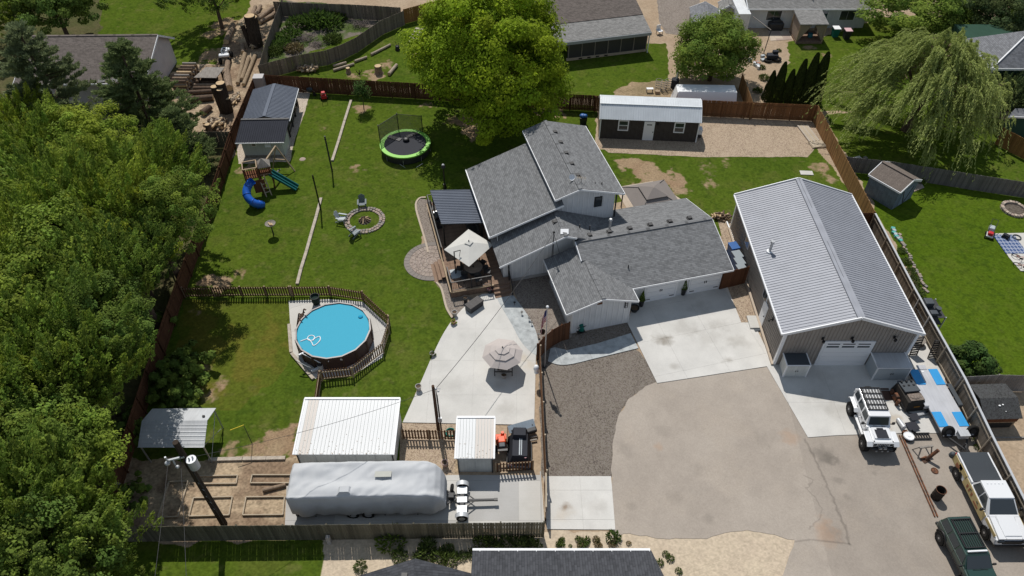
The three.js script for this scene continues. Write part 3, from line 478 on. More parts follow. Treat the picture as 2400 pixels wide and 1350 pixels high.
  {
    const n = obj('number_plaque', bx(0.24, 0.72, 0.04, 2.5, 1.75, 7.1), mat.dark, H);
    const seg = (x, y) => [bx(0.09, 0.02, 0.02, x, y + 0.13, 7.125), bx(0.09, 0.02, 0.02, x, y + 0.065, 7.125), bx(0.09, 0.02, 0.02, x, y, 7.125), bx(0.02, 0.13, 0.02, x + 0.035, y, 7.125), bx(0.02, 0.07, 0.02, x - 0.035, y + 0.065, 7.125)];
    obj('numeral', [...seg(2.5, 1.8), ...seg(2.5, 2.02), ...seg(2.5, 2.24)], mat.trim, n);
  }
  // garage doors
  for (const [ul, ur] of [[[1508, 708], [1577, 694]], [[1608, 684], [1676, 669]]]) {
    const a = HL(...ul).x, b = HL(...ur).x, c = (a + b) / 2, w = b - a;
    const g = obj('garage_door', bx(w, 2.05, 0.05, c, 0.02, 5.42), mat.white, H);
    for (let i = 0; i < 4; i++) piece('door_panel', g, mat.trim, c, 0.04 + i * 0.51, 5.46, w - 0.06, 0.48, 0.04);
    obj('strap_hinge', [0.3, 1.75].flatMap(y => [bx(0.36, 0.05, 0.03, a + 0.24, y, 5.5), bx(0.36, 0.05, 0.03, b - 0.24, y, 5.5)]), mat.black, g);
    obj('handle', [bx(0.04, 0.2, 0.05, c - 0.07, 1, 5.51), bx(0.04, 0.2, 0.05, c + 0.07, 1, 5.51)], mat.black, g);
    obj('door_trim', [bx(0.12, 2.15, 0.08, a - 0.06, 0, 5.44), bx(0.12, 2.15, 0.08, b + 0.06, 0, 5.44), bx(w, 0.12, 0.08, c, 2.07, 5.44)], mat.trim, H);
  }
  { const g = new THREE.Group(); g.name = 'entry_door'; H.add(g); piece('door_leaf', g, mat.trim, 2.93, 0.05, 5.95, 0.06, 2, 0.85); piece('door_glass', g, mat.glass, 2.97, 1, 5.95, 0.03, 0.8, 0.5); }
}
// things on the roof
{
  const p = S(1323, 546, 4.5), t = thing('internet_dish', 'white flat rectangular satellite internet dish on the lower roof ridge', 'dish', [p.x, 4.2, p.z], HT - 0.3);
  obj('panel', spin(rbx(0.6, 0.04, 0.44, 0.015), 0.35, 0, 0.05).translate(0, 0.42, 0), mat.trim, t); obj('mount', cy(0.03, 0.03, 0.55, 0, -0.15, 0), mat.dark, t);
  const q = S(1337, 424, 6.1), d = thing('satellite_dish', 'small round satellite dish with bent arm on the upper roof', 'dish', [q.x, 5.75, q.z], 0.5);
  obj('dish', lathe([[0.01, 0], [0.12, 0.02], [0.22, 0.07], [0.25, 0.1]], 0, 0, 0, 16).rotateX(0.9).translate(0, 0.75, 0.1), mat.trim, d); obj('arm', [rod(V(0, 0.1, 0), V(0, 0.75, 0), 0.025), rod(V(0, 0.7, 0.1), V(0.1, 0.5, 0.5), 0.015), rod(V(0, 0.1, 0), V(0.25, -0.05, 0.2), 0.02), rod(V(0, 0.1, 0), V(-0.2, -0.02, 0.2), 0.02)], mat.dark, d);
  const r = S(1362, 428, 6.2), e = thing('roof_antenna', 'thin television antenna with short crossbars on the upper roof ridge', 'antenna', [r.x, 5.95, r.z], -0.3);
  obj('mast', rod(V(0, 0, 0), V(0, 0.7, 0), 0.02), mat.dark, e); obj('boom', rod(V(-0.35, 0.68, 0), V(0.35, 0.72, 0), 0.015), mat.woodPale, e); for (let i = 0; i < 5; i++) strip('element', e, mat.woodPale, V(-0.3 + i * 0.15, 0.7, -0.22), V(-0.3 + i * 0.15, 0.7, 0.22), 0.015, 0.015);
}
// ---------- metal workshop ----------
{
  const x0 = 18.25, x1 = 27.05, z0 = -46.35, z1 = -31.95, xm = 22.65, B = thing('workshop', 'large taupe metal workshop with silver ribbed gable roof beside the house', 'workshop', [xm, 0, z1]);
  const X = x => x - xm, Z = z => z - z1;
  obj('wall', prismZ([[X(x0), 0], [X(x1), 0], [X(x1), 3.4], [0, 4.88], [X(x0), 3.4]], Z(z0), 0), mat.taupe, B);
  const L = X(17.94), Rr = X(27.36), zb = Z(-46.65), zf = 0.18;
  const rl = obj('roof_panel', plate([V(L, 3.4, zb), V(L, 3.4, zf), V(0, 5, zf), V(0, 5, zb)], 0.08), mat.roofMetal, B);
  const rr2 = obj('roof_panel', plate([V(Rr, 3.4, zf), V(Rr, 3.4, zb), V(0, 5, zb), V(0, 5, zf)], 0.08), mat.roofMetal, B);
  for (let i = 0; i <= 62; i++) { const z = zb + 0.05 + i * (zf - zb - 0.1) / 62; strip('roof_rib', rl, mat.roofRib, V(L, 3.42, z), V(-0.1, 4.985, z), 0.045, 0.022); strip('roof_rib', rr2, mat.roofRib, V(Rr, 3.42, z), V(0.1, 4.985, z), 0.045, 0.022); }
  obj('ridge_cap', [beam(V(-0.12, 5.0, zb), V(-0.12, 5.0, zf), 0.26, 0.05), beam(V(0.12, 5.0, zb), V(0.12, 5.0, zf), 0.26, 0.05)].map(g => g.translate(0, 0.012, 0)), mat.roofMetal, B);
  for (const z of [zf + 0.02, zb - 0.02]) { strip('rake_trim', B, mat.trim, V(L, 3.38, z), V(0, 5, z), 0.07, 0.22); strip('rake_trim', B, mat.trim, V(0, 5, z), V(Rr, 3.38, z), 0.07, 0.22); }
  strip('eave_trim', B, mat.trim, V(L - 0.03, 3.36, zb), V(L - 0.03, 3.36, zf), 0.1, 0.12); strip('eave_trim', B, mat.trim, V(Rr + 0.03, 3.36, zb), V(Rr + 0.03, 3.36, zf), 0.1, 0.12);
  for (const x of [X(x0), X(x1)]) piece('corner_trim', B, mat.trim, x, 0.1, 0, 0.18, 3.25, 0.18);
  piece('corner_trim', B, mat.trim, X(x0), 0.1, Z(z0), 0.14, 3.25, 0.14);
  for (let i = 1; i < 36; i++) { const x = X(x0) + i * (x1 - x0) / 36, h = 3.4 + (1.48) * (1 - Math.abs(x) / 4.4); piece('siding_rib', B, mat.taupeRib, x, 0.05, 0.02, 0.05, h - 0.15, 0.04); }
  for (let i = 1; i < 60; i++) { const z = Z(z0) + i * (z1 - z0) / 60; piece('siding_rib', B, mat.taupeRib, X(x0) - 0.02, 0.05, z, 0.04, 3.25, 0.05); }
  // roll-up door
  const a = X(S(1908, 848).x), b = X(S(2017, 853).x), c = (a + b) / 2, w = b - a;
  obj('door_frame', [bx(0.14, 2.55, 0.08, a - 0.07, 0, 0.06), bx(0.14, 2.55, 0.08, b + 0.07, 0, 0.06), bx(w, 0.14, 0.08, c, 2.43, 0.06)], mat.trim, B);
  const dr = obj('overhead_door', bx(w, 2.42, 0.05, c, 0.01, 0.05), mat.white, B);
  for (let i = 0; i < 5; i++) piece('door_section', dr, mat.trim, c, 0.03 + i * 0.48, 0.09, w - 0.02, 0.46, 0.04);
  for (let i = 0; i < 3; i++) for (const y of [1.98, 2.28]) piece('door_window', dr, mat.glass, c + (i - 1) * w * 0.325, y, 0.115, w * 0.26, y > 2.1 ? 0.08 : 0.14, 0.02);
  const lamp = (x, y, z, turn, long) => { const g = new THREE.Group(); g.name = 'wall_lamp'; B.add(g); g.position.set(x, y, z); g.rotation.y = turn; piece('lamp_base', g, mat.black, 0, 0, 0.04, 0.16, 0.22, 0.06); piece('lamp_arm', g, mat.black, 0, 0.08, 0.14, 0.05, 0.05, 0.24); piece('lamp_head', g, mat.black, 0, -0.02, 0.26, 0.14, 0.14, 0.14, 0, UCYL).scale.set(0.1, 0.14, 0.1); };
  lamp(a - 0.35, 2.75, 0.05, 0); lamp(c, 2.8, 0.05, 0); lamp(b + 1.2, 2.9, 0.05, 0);
  lamp(X(x0) - 0.03, 2.1, Z(S(1795, 770).z) + 1.1, -Math.PI / 2);
  // side door and window
  { const zd = Z(S(1786, 762).z) , g = new THREE.Group(); g.name = 'side_door'; B.add(g); piece('door_leaf', g, mat.trim, X(x0) - 0.04, 0.1, zd - 0.2, 0.06, 2.02, 0.92); piece('door_handle', g, mat.black, X(x0) - 0.1, 1.05, zd + 0.12, 0.05, 0.06, 0.14); piece('step', g, mat.concrete, X(x0) - 0.5, 0.05, zd - 0.2, 0.8, 0.12, 1.2); }
  for (const u of [[1797, 690], [1752, 565]]) { const z = Z(S(...u, 2.4).z), g = new THREE.Group(); g.name = 'side_window'; B.add(g); piece('window_frame', g, mat.trim, X(x0) - 0.03, 1.9, z, 0.06, 1, 0.9); piece('pane', g, mat.glass, X(x0) - 0.06, 1.96, z - 0.2, 0.03, 0.88, 0.36); piece('pane', g, mat.glass, X(x0) - 0.06, 1.96, z + 0.2, 0.03, 0.88, 0.36); }
  strip('base_kerb', B, mat.curb, V(X(x0) - 0.14, 0.1, Z(z0)), V(X(x0) - 0.14, 0.1, 0.1), 0.16, 0.2);
  { const q = S(1806, 583, 4.0), f = new THREE.Group(); f.name = 'flue_pipe'; B.add(f); f.position.set(X(q.x), 3.4 + 1.6 * (q.x - 17.94) / 4.71 - 0.05, Z(q.z)); piece('pipe', f, mat.steel, 0, 0, 0, 0.1, 0.95, 0.1, 0, UCYL); piece('flue_cap', f, mat.steel, 0, 0.9, 0, 0.15, 0.16, 0.15, 0, UCYL); piece('flashing_boot', f, mat.trim, 0, 0, 0, 0.24, 0.1, 0.24, 0, UCYL); }
  { const g = new THREE.Group(); g.name = 'door_mat'; }
}
// steel storage cabinets in front of the workshop
{
  const cab = (name, label, uL, uR, dep, h, top, slant, m) => {
    const a = S(...uL), b = S(...uR), w = b.x - a.x, t = thing(name, label, 'cabinet', [(a.x + b.x) / 2, 0.055, a.z - dep / 2]);
    obj('body', bx(w, h, dep, 0, 0, 0), m, t);
    obj('lid', [slant ? plate([V(-w / 2 - 0.05, h + 0.12, dep / 2 + 0.06), V(w / 2 + 0.05, h + 0.12, dep / 2 + 0.06), V(w / 2 + 0.05, h + 0.03, -dep / 2 - 0.03), V(-w / 2 - 0.05, h + 0.03, -dep / 2 - 0.03)], 0.05) : bx(w + 0.08, 0.06, dep + 0.08, 0, h, 0)], top, t);
    for (const s of [-1, 1]) { const dpart = piece('door', t, m, s * w * 0.245, 0.06, dep / 2 + 0.015, w * 0.48, h - 0.14, 0.04); piece('handle', t, mat.dark, s * 0.07, h * 0.5, dep / 2 + 0.05, 0.03, 0.12, 0.04); }
    for (const s of [-1, 1]) { piece('corner_post', t, mat.trim, s * w / 2, 0, dep / 2, 0.08, h, 0.08); piece('rim', t, mat.trim, s * (w / 2 + 0.03), h + 0.02, 0, 0.07, 0.07, dep + 0.1); }
    piece('rim', t, mat.trim, 0, h + 0.02, dep / 2 + 0.04, w + 0.12, 0.07, 0.06);
    return t;
  };
  cab('storage_cabinet', 'small pale plastic storage cabinet with dark flat lid against workshop wall', [1834, 884], [1887, 886], 1.0, 1.2, mat.plasticDark, false, mat.shedWhite);
  cab('storage_cabinet', 'wide pale plastic storage cabinet with grey lid right of the overhead door', [2042, 891], [2118, 889], 1.3, 1.25, mat.galv, true, mat.plasticGrey);
}
// ---------- dark garden shed ----------
{
  const p0 = S(1403.5, 324), p1 = S(1630.7, 333.3), t = thing('garden_shed', 'dark brown garden shed with white ribbed barn roof on the gravel pad', 'shed', [(p0.x + p1.x) / 2, 0, (p0.z + p1.z) / 2], -0.0725);
  const w = p0.distanceTo(p1), hw = w / 2, D = 3.6;
  obj('wall', prismX([[0, 0], [0, 2.28], [-1.05, 3.12], [-1.8, 3.38], [-2.55, 3.12], [-D, 2.28], [-D, 0]], -hw, hw), mat.shedWall, t);
  const sl = (za, ya, zb, yb) => obj('roof_panel', plate([V(-hw - 0.1, ya, za), V(hw + 0.1, ya, za), V(hw + 0.1, yb, zb), V(-hw - 0.1, yb, zb)], 0.05), mat.roofPaleBlue, t);
  const prof = [[0.18, 2.25], [-1.05, 3.2], [-1.8, 3.45], [-2.55, 3.2], [-D - 0.18, 2.25]];
  for (let i = 0; i < 4; i++) { const [za, ya] = prof[i], [zb, yb] = prof[i + 1]; const r = sl(za, ya, zb, yb); if (i < 2) for (let k = 0; k <= 40; k++) { const x = -hw + k * w / 40; strip('roof_rib', r, mat.roofPaleBlue, V(x, ya + 0.02, za), V(x, yb + 0.02, zb), 0.05, 0.035); } }
  strip('knuckle_trim', t, mat.roofPaleBlue, V(-hw - 0.1, 3.22, -1.05), V(hw + 0.1, 3.22, -1.05), 0.16, 0.03);
  for (const s of [-1, 1]) { for (let i = 0; i < 4; i++) strip('rake_trim', t, mat.trim, V(s * (hw + 0.12), prof[i][1] - 0.06, prof[i][0]), V(s * (hw + 0.12), prof[i + 1][1] - 0.06, prof[i + 1][0]), 0.05, 0.14); piece('corner_trim', t, mat.trim, s * (hw - 0.02), 0, 0.02, 0.1, 2.2, 0.1); piece('corner_trim', t, mat.trim, s * hw, 0, -D + 0.05, 0.06, 2.2, 0.1); }
  obj('side_panel', [bx(0.04, 2.3, D - 0.3, -hw - 0.03, 0, -D / 2)], M([0.36, 0.31, 0.26], { map: T.wood }), t);
  const cx = (S(1516, 326).x - t.position.x);
  const dr = obj('door', bx(1.0, 2.05, 0.07, cx, 0.05, 0.05), mat.trim, t); for (let i = 0; i < 4; i++) piece('door_light', dr, mat.glass, cx - 0.18 + i * 0.12, 1.72, 0.1, 0.09, 0.11, 0.02); piece('knob', dr, mat.black, cx + 0.4, 0.95, 0.1, 0.08, 0.08, 0.06);
  for (const u of [1457, 1585]) { const x = S(u, 328).x - t.position.x, f = obj('window', [bx(0.1, 1.05, 0.07, x - 0.45, 1.05, 0.05), bx(0.1, 1.05, 0.07, x + 0.45, 1.05, 0.05), bx(1, 0.1, 0.08, x, 1.0, 0.05), bx(1, 0.1, 0.08, x, 2.05, 0.05), bx(0.85, 0.05, 0.06, x, 1.55, 0.05)], mat.trim, t); for (let i = 0; i < 3; i++) for (let j = 0; j < 4; j++) piece('pane', f, mat.glass, x + (i - 1) * 0.27, 1.12 + j * 0.235 + (j > 1 ? 0.03 : 0), 0.04, 0.25, 0.2, 0.03); }
  const lp = new THREE.Group(); lp.name = 'wall_lamp'; t.add(lp); piece('lamp_base', lp, mat.black, cx + 0.75, 1.75, 0.05, 0.1, 0.2, 0.08); piece('lamp_head', lp, mat.black, cx + 0.75, 1.8, 0.16, 0.12, 0.12, 0.14);
  const ac = new THREE.Group(); ac.name = 'air_conditioner'; t.add(ac); piece('ac_case', ac, mat.trim, hw + 0.3, 0.5, -0.9, 0.5, 0.5, 0.7); piece('ac_grille', ac, mat.dark, hw + 0.3, 0.12, -0.9, 0.45, 0.36, 0.6);
}
// ---------- coop shelter with slate metal roof ----------
{
  const t = thing('shelter', 'long open shelter with slate grey metal gable roof beside the west fence', 'shelter', [-23.3, 0, -59.6], 0.062);
  const Wd = 2.25, L = 5.9;
  for (const s of [-1, 1]) { const r = obj('roof_panel', s < 0 ? plate([V(-Wd, 1.95, -L), V(-Wd, 1.95, 0), V(0, 2.55, 0), V(0, 2.55, -L)], 0.06) : plate([V(Wd, 1.95, 0), V(Wd, 1.95, -L), V(0, 2.55, -L), V(0, 2.55, 0)], 0.06), mat.roofBlue, t); for (let i = 0; i <= 26; i++) strip('roof_rib', r, mat.roofBlue, V(s * Wd, 1.97, -L + i * L / 26), V(s * 0.08, 2.545, -L + i * L / 26), 0.05, 0.04); }
  strip('ridge_cap', t, mat.roofBlue, V(0, 2.56, -L), V(0, 2.56, 0), 0.3, 0.05); strip('eave_trim', t, mat.galv, V(Wd + 0.02, 1.9, -L), V(Wd + 0.02, 1.9, 0), 0.06, 0.1);
  for (const x of [-1.9, 1.9]) for (const z of [-5.6, -3.8, -2, -0.2]) piece('post', t, mat.black, x, 0, z, 0.12, 1.95, 0.12);
  obj('back_panel', [bx(3.7, 1.8, 0.06, 0, 0.05, -5.6), bx(0.06, 1.2, 5.4, -1.85, 0.05, -2.9)], mat.dark, t);
  obj('rail', [beam(V(1.9, 0.9, -5.6), V(1.9, 0.9, -0.2), 0.06, 0.1), beam(V(1.9, 0.4, -5.6), V(1.9, 0.4, -0.2), 0.06, 0.1)], mat.black, t);
  const c = thing('chicken_coop', 'small white shed with dark slate shed roof at the shelter end', 'shed', [-23.05, 0, -57.6], 0.03);
  obj('wall', prismX([[1.05, 0], [1.05, 1.85], [-1.3, 2.35], [-1.3, 0]], -1.85, 1.85), mat.shedWhite, c);
  const r = obj('roof_panel', plate([V(-2.25, 1.92, 1.4), V(2.2, 1.92, 1.4), V(2.2, 2.45, -1.6), V(-2.25, 2.45, -1.6)], 0.07), mat.roofSlate2, c);
  for (let i = 0; i <= 22; i++) strip('roof_rib', r, mat.roofSlate2, V(-2.2 + i * 0.2, 1.94, 1.4), V(-2.2 + i * 0.2, 2.46, -1.6), 0.04, 0.035);
  strip('eave_trim', c, mat.trim, V(-2.25, 1.86, 1.43), V(2.2, 1.86, 1.43), 0.05, 0.1); strip('eave_trim', c, mat.dark, V(-2.25, 2.48, -1.6), V(2.2, 2.48, -1.6), 0.25, 0.07);
  const w = obj('window', bx(0.42, 0.42, 0.06, -0.75, 1.3, 1.06), mat.trim, c); obj('pane', bx(0.32, 0.32, 0.04, -0.75, 1.35, 1.08), mat.glass, w);
  obj('hatch', bx(0.55, 0.5, 0.06, 0.55, 1.25, 1.14, 0, -0.35), mat.trim, c); obj('skirt', bx(3.7, 0.3, 0.08, 0, 0, 1.06), mat.woodGrey, c);
}
// ---------- white sheds, carport ----------
{
  const shed = (label, x0, x1, zb, zf, hb, hf, beige, n) => {
    const t = thing('metal_shed', label, 'shed', [(x0 + x1) / 2, 0, zf]), w = x1 - x0, D = zf - zb, hw = w / 2;
    obj('wall', prismX([[-0.12, 0], [-0.12, hf - 0.08], [-D + 0.12, hb - 0.08], [-D + 0.12, 0]], -hw + 0.15, hw - 0.15), mat.shedWhite, t);
    const r = obj('roof_deck', plate([V(-hw, hf, 0.06), V(hw, hf, 0.06), V(hw, hb, -D), V(-hw, hb, -D)], 0.04), mat.roofWhite, t);
    const pw = (w - 0.12) / n;
    for (let i = 0; i < n; i++) { const x = -hw + 0.06 + pw * (i + 0.5), m = beige(i) ? mat.roofBeige : mat.roofWhite; strip('roof_panel', r, m, V(x, hf + 0.012, 0.05), V(x, hb + 0.012, -D + 0.1), pw - 0.035, 0.022); strip('seam', r, mat.shedWhite, V(x - pw / 2, hf + 0.012, 0.05), V(x - pw / 2, hb + 0.012, -D + 0.1), 0.03, 0.024); }
    for (const s of [-1, 1]) strip('edge_trim', t, mat.trim, V(s * (hw - 0.02), hf + 0.02, 0.07), V(s * (hw - 0.02), hb + 0.02, -D), 0.1, 0.08);
    strip('edge_trim', t, mat.trim, V(-hw, hb + 0.03, -D), V(hw, hb + 0.03, -D), 0.14, 0.1);
    strip('edge_trim', t, mat.dark, V(-hw, hf - 0.06, 0.0), V(hw, hf - 0.06, 0.0), 0.06, 0.06);
    for (const s of [-1, 1]) piece('corner_post', t, mat.dark, s * (hw - 0.15), 0, -0.1, 0.07, hf - 0.06, 0.07);
    const k = Math.round(w / 1.1); for (let i = 1; i < k; i++) piece('wall_seam', t, mat.galv, -hw + i * w / k, 0, -0.105, 0.025, hf - 0.1, 0.02);
    const lit = []; for (let i = 0; i < w * 12; i++) { const f = Math.pow(rnd(), 3) * 0.35, y = hf + (hb - hf) * f + 0.04; lit.push(bx(rr(0.02, 0.05), 0.006, rr(0.02, 0.045), rr(-hw, hw), y, 0.02 - D * f, rnd() * 3)); } obj('leaf_litter', lit, mat.wood, t).userData.kind = 'stuff';
    return t;
  };
  shed('large white metal shed with long ribbed roof behind the covered trailer', -13.08, -7.05, -27.35, -23.55, 2.3, 2.0, i => i < 4 && i > 0, 27);
  shed('small white metal shed with beige roof strips by the service pole', -3.42, -1.05, -26.08, -23.4, 2.1, 1.8, i => i > 5, 12);
  const c = thing('carport', 'low grey metal carport with folded roof beside the west trees', 'carport', [-20.6, 0, -25.4], 0);
  const e1 = obj('roof_panel', plate([V(-1.98, 1.9, 1.33), V(2.03, 1.9, 1.33), V(1.9, 2.42, -0.25), V(-2.1, 2.42, -0.2)], 0.04), mat.galv, c), e2 = obj('roof_panel', plate([V(-2.1, 2.42, -0.2), V(1.9, 2.42, -0.25), V(1.95, 1.95, -1.5), V(-2.05, 1.95, -1.45)], 0.04), mat.galv, c);
  for (let i = 0; i < 7; i++) { const f = i / 7, z = 1.33 - f * 1.55, y = 1.91 + f * 0.52; strip('roof_rib', e1, mat.galv, V(-2, y - 0.005, z), V(1.96, y - 0.005, z), 0.03, 0.03); }
  for (const x of [-1.9, 1.9]) for (const z of [-1.3, 1.2]) piece('leg', c, mat.steel, x, 0, z, 0.07, 1.9, 0.07);
  obj('brace', [rod(V(1.9, 1.8, -1.3), V(1.9, 0.1, 1.2), 0.02), rod(V(1.9, 0.1, -1.3), V(1.9, 1.8, 1.2), 0.02), rod(V(-1.9, 1.8, 1.2), V(1.9, 1.8, 1.2), 0.025), rod(V(-1.9, 1.8, -1.3), V(1.9, 1.8, -1.3), 0.025)], mat.steel, c);
  piece('vent_cap', c, mat.dark, 1.55, 2.3, -0.6, 0.14, 0.12, 0.1);
}
// ---------- fences ----------
const stain = (c, n = 4, spread = 0.16) => Array.from({ length: n }, (_, i) => M(mul(c, 1 - spread + 2 * spread * i / (n - 1)), { map: T.wood }));
const FW = { dark: stain([0.13, 0.062, 0.035]), brown: stain([0.21, 0.105, 0.05]), gold: stain([0.33, 0.19, 0.085], 5, 0.25), grey: stain([0.2, 0.175, 0.145], 5, 0.25), moss: stain([0.135, 0.13, 0.1], 5, 0.25), pale: stain([0.3, 0.29, 0.28]), picket: stain([0.16, 0.085, 0.05]), orange: stain([0.3, 0.16, 0.06]) };
// board fence along ground points; boards, posts and rails are parts
function fence(label, pts, o = {}) {
  const { h = 1.8, bw = 0.145, gap = 0.008, mats = FW.dark, posts = 2.4, rails = 2, side = -1, kind = 'board', group, name = 'fence', cat = 'fence', railMat, postH = h, cap, point, h2 = h } = o;
  const root = thing(name, label, cat, [pts[0].x, 0, pts[0].z], 0, group), P0 = pts[0];
  let total = 0; for (let i = 0; i + 1 < pts.length; i++) total += pts[i].distanceTo(pts[i + 1]);
  const pitch = Math.max(bw + gap, total / 296);
  let n = 0, done = 0;
  for (let i = 0; i + 1 < pts.length; i++) {
    const a = pts[i].clone().sub(P0), b = pts[i + 1].clone().sub(P0), L = a.distanceTo(b), d = V().subVectors(b, a).normalize(), nx = -d.z * side, nz = d.x * side, ry = Math.atan2(-d.z, d.x);
    const cnt = Math.max(1, Math.round(L / pitch)), st = L / cnt;
    for (let k = 0; k < cnt; k++) {
      const s = (k + 0.5) * st, x = a.x + d.x * s, z = a.z + d.z * s, f = (done + s) / total, hh = (h + (h2 - h) * f) * (1 + 0.015 * (rnd() - 0.5)) - (kind === 'picket' ? 0.08 : 0);
      const m = piece(kind, root, mats[Math.floor(rnd() * mats.length)], x, kind === 'picket' ? 0.08 : 0.03, z, st - gap, hh, 0.022, ry + 0.02 * (rnd() - 0.5)); m.rotation.z = 0.012 * (rnd() - 0.5);
    }
    const np = Math.max(1, Math.round(L / posts));
    for (let k = i ? 1 : 0; k <= np; k++) { const s = k * L / np; piece('post', root, railMat || mats[0], a.x + d.x * s + nx * 0.06, 0, a.z + d.z * s + nz * 0.06, 0.09, postH + (h2 - h) * (done + s) / total, 0.09, ry); }
    for (let r = 0; r < rails; r++) { const y = h * (rails === 1 ? 0.5 : 0.18 + 0.64 * r / (rails - 1)); strip('rail', root, railMat || mats[1], V(a.x + nx * 0.035, y, a.z + nz * 0.035), V(b.x + nx * 0.035, y, b.z + nz * 0.035), 0.045, 0.09); }
    if (cap) strip('cap_rail', root, cap, V(a.x + nx * 0.02, h + 0.03, a.z + nz * 0.02), V(b.x + nx * 0.02, h + 0.03, b.z + nz * 0.02), 0.14, 0.04);
    done += L;
  }
  return root;
}
const tops = (px, h = 1.8) => px.map(([u, v]) => { const p = S(u, v, h); return V(p.x, 0, p.z); });
const W = list => list.map(([x, z]) => V(x, 0, z));
fence('dark brown board fence along the west trees, behind the trampoline lawn', W([[-26.6, -68.6], [-26.3, -58], [-25.6, -50], [-24.95, -38.4]]), { mats: FW.dark, side: -1 });
fence('dark brown board fence along the west side of the pool lawn', W([[-24.95, -38.35], [-24.3, -30], [-23.3, -19.1]]), { mats: FW.dark, side: -1 });
fence('dark brown board fence across the north end behind the trampoline', W([[-26.5, -68.65], [-10, -66.9], [3.4, -64.95], [8.3, -64.5]]), { mats: FW.dark, side: 1 });
fence('reddish brown board fence behind the dark garden shed and gravel pad', W([[8.35, -64.45], [18.6, -63.65], [29.85, -62.7]]), { mats: FW.brown, side: 1 });
fence('golden brown board fence between the gravel pad and the willow', W([[29.87, -62.65], [29.75, -46.5]]), { mats: FW.gold, side: -1 });
fence('weathered grey brown board fence with exposed rails along the east side of the workshop', W([[29.72, -46.2], [29.6, -37.6], [29.7, -29.3], [29.45, -24.9], [29.2, -17]]), { mats: FW.grey, side: 1, railMat: M([0.4, 0.35, 0.28], { map: T.wood }), cap: mat.galv, posts: 2.6 });
fence('weathered mossy board fence along the south side of the covered trailer', W([[-23.2, -19.0], [-12.8, -19.1], [1.8, -19.28]]), { mats: FW.moss, side: -1 });
fence('short brown board gate between house garage and workshop', tops([[1698, 640], [1757, 625]]), { mats: FW.dark, side: -1, posts: 1.2, name: 'gate', cat: 'gate' });
fence('short dark board return joining workshop wall to the east fence', W([[27.4, -46.3], [29.65, -46.35]]), { mats: FW.dark, side: 1, h: 1.75 });
fence('curved brown board gate between flag pole and house front', tops([[1262, 806], [1275, 790], [1296, 773], [1318, 761], [1336, 756]]), { mats: FW.dark, side: -1, name: 'gate', cat: 'gate', posts: 1.3 });
{ // long sliding gate with timber rails at the patio edge
  const g = fence('long brown board fence between patio and dark gravel bed', W([[1.9, -32.2], [1.95, -27.5], [2.0, -22.6]]), { mats: FW.brown, side: -1, railMat: mat.woodPale, posts: 2.4 });
  const t = thing('sliding_gate', 'long weathered timber sliding gate lying beyond the gravel bed by the trailer pad', 'gate', [1.95, 0, -22.5]);
  for (const y of [0.35, 1.0, 1.6]) strip('rail', t, mat.woodPale, V(0.06, y, 0), V(0.0, y, 2.2), 0.09, 0.12);
  for (let i = 0; i < 14; i++) piece('board', t, FW.brown[i % 4], 0, 0.15, 0.08 + i * 0.16, 0.03, 1.5, 0.14);
  strip('track', t, mat.concreteOld, V(-0.2, 0.07, -1), V(-0.25, 0.07, 3.1), 0.07, 0.04); piece('wheel', t, mat.rubber, 0, 0.05, 2.15, 0.08, 0.2, 0.2);
}
fence('old sagging grey fence curving around the brush lot, stained orange below', tops([[605, 153], [640, 143], [691, 130], [761, 118], [800, 104], [833, 88], [865, 66], [893, 47], [945, 25]]), { mats: FW.grey, side: -1, h: 1.75 });
fence('orange brown board fence section right of the curved old fence', tops([[946, 22], [1000, 8], [1060, -8]]), { mats: FW.orange, side: -1 });
fence('dark shaded fence along the far side of the brush lot', tops([[640, 4], [720, 8], [800, 10], [880, 14], [937, 18]]), { mats: FW.grey, side: -1 });
fence('leaning weathered fence between log yard and brush lot', tops([[660, -8], [636, 55], [620, 100], [606, 148]]), { mats: FW.grey, side: 1, h: 1.6 });
fence('short grey board fence below the firewood heap', tops([[455, 310], [537, 309]]), { mats: FW.moss, side: -1 });
fence('grey weathered fence with square posts between willow lawn and bright lawn', tops([[1985, 368], [2080, 378], [2200, 396], [2300, 412], [2420, 430]], 1.6), { mats: FW.pale.map(m => { const k = m.clone(); k.color.multiplyScalar(0.55); return k; }), side: -1, h: 1.6, posts: 2.2 });
fence('pale grey board fence behind the low black roofed shed', tops([[2258, 883], [2345, 878], [2430, 880]]), { mats: FW.pale, side: -1, h: 1.75 });
fence('orange brown board fence in front of the green house', tops([[2352, 300], [2390, 320], [2440, 345]]), { mats: FW.orange, side: -1 });
fence('short brown fence beside the tarp covered trailer', tops([[1740, 172], [1752, 205], [1766, 243]]), { mats: FW.gold, side: -1 });
fence('grey fence running behind the willow crown', tops([[2180, 80], [2225, 55], [2272, 30]]), { mats: FW.grey, side: -1 });
fence('dark brown fence under the far leafy trees', tops([[2262, 22], [2310, 40], [2360, 62], [2430, 90]]), { mats: FW.brown, side: -1 });
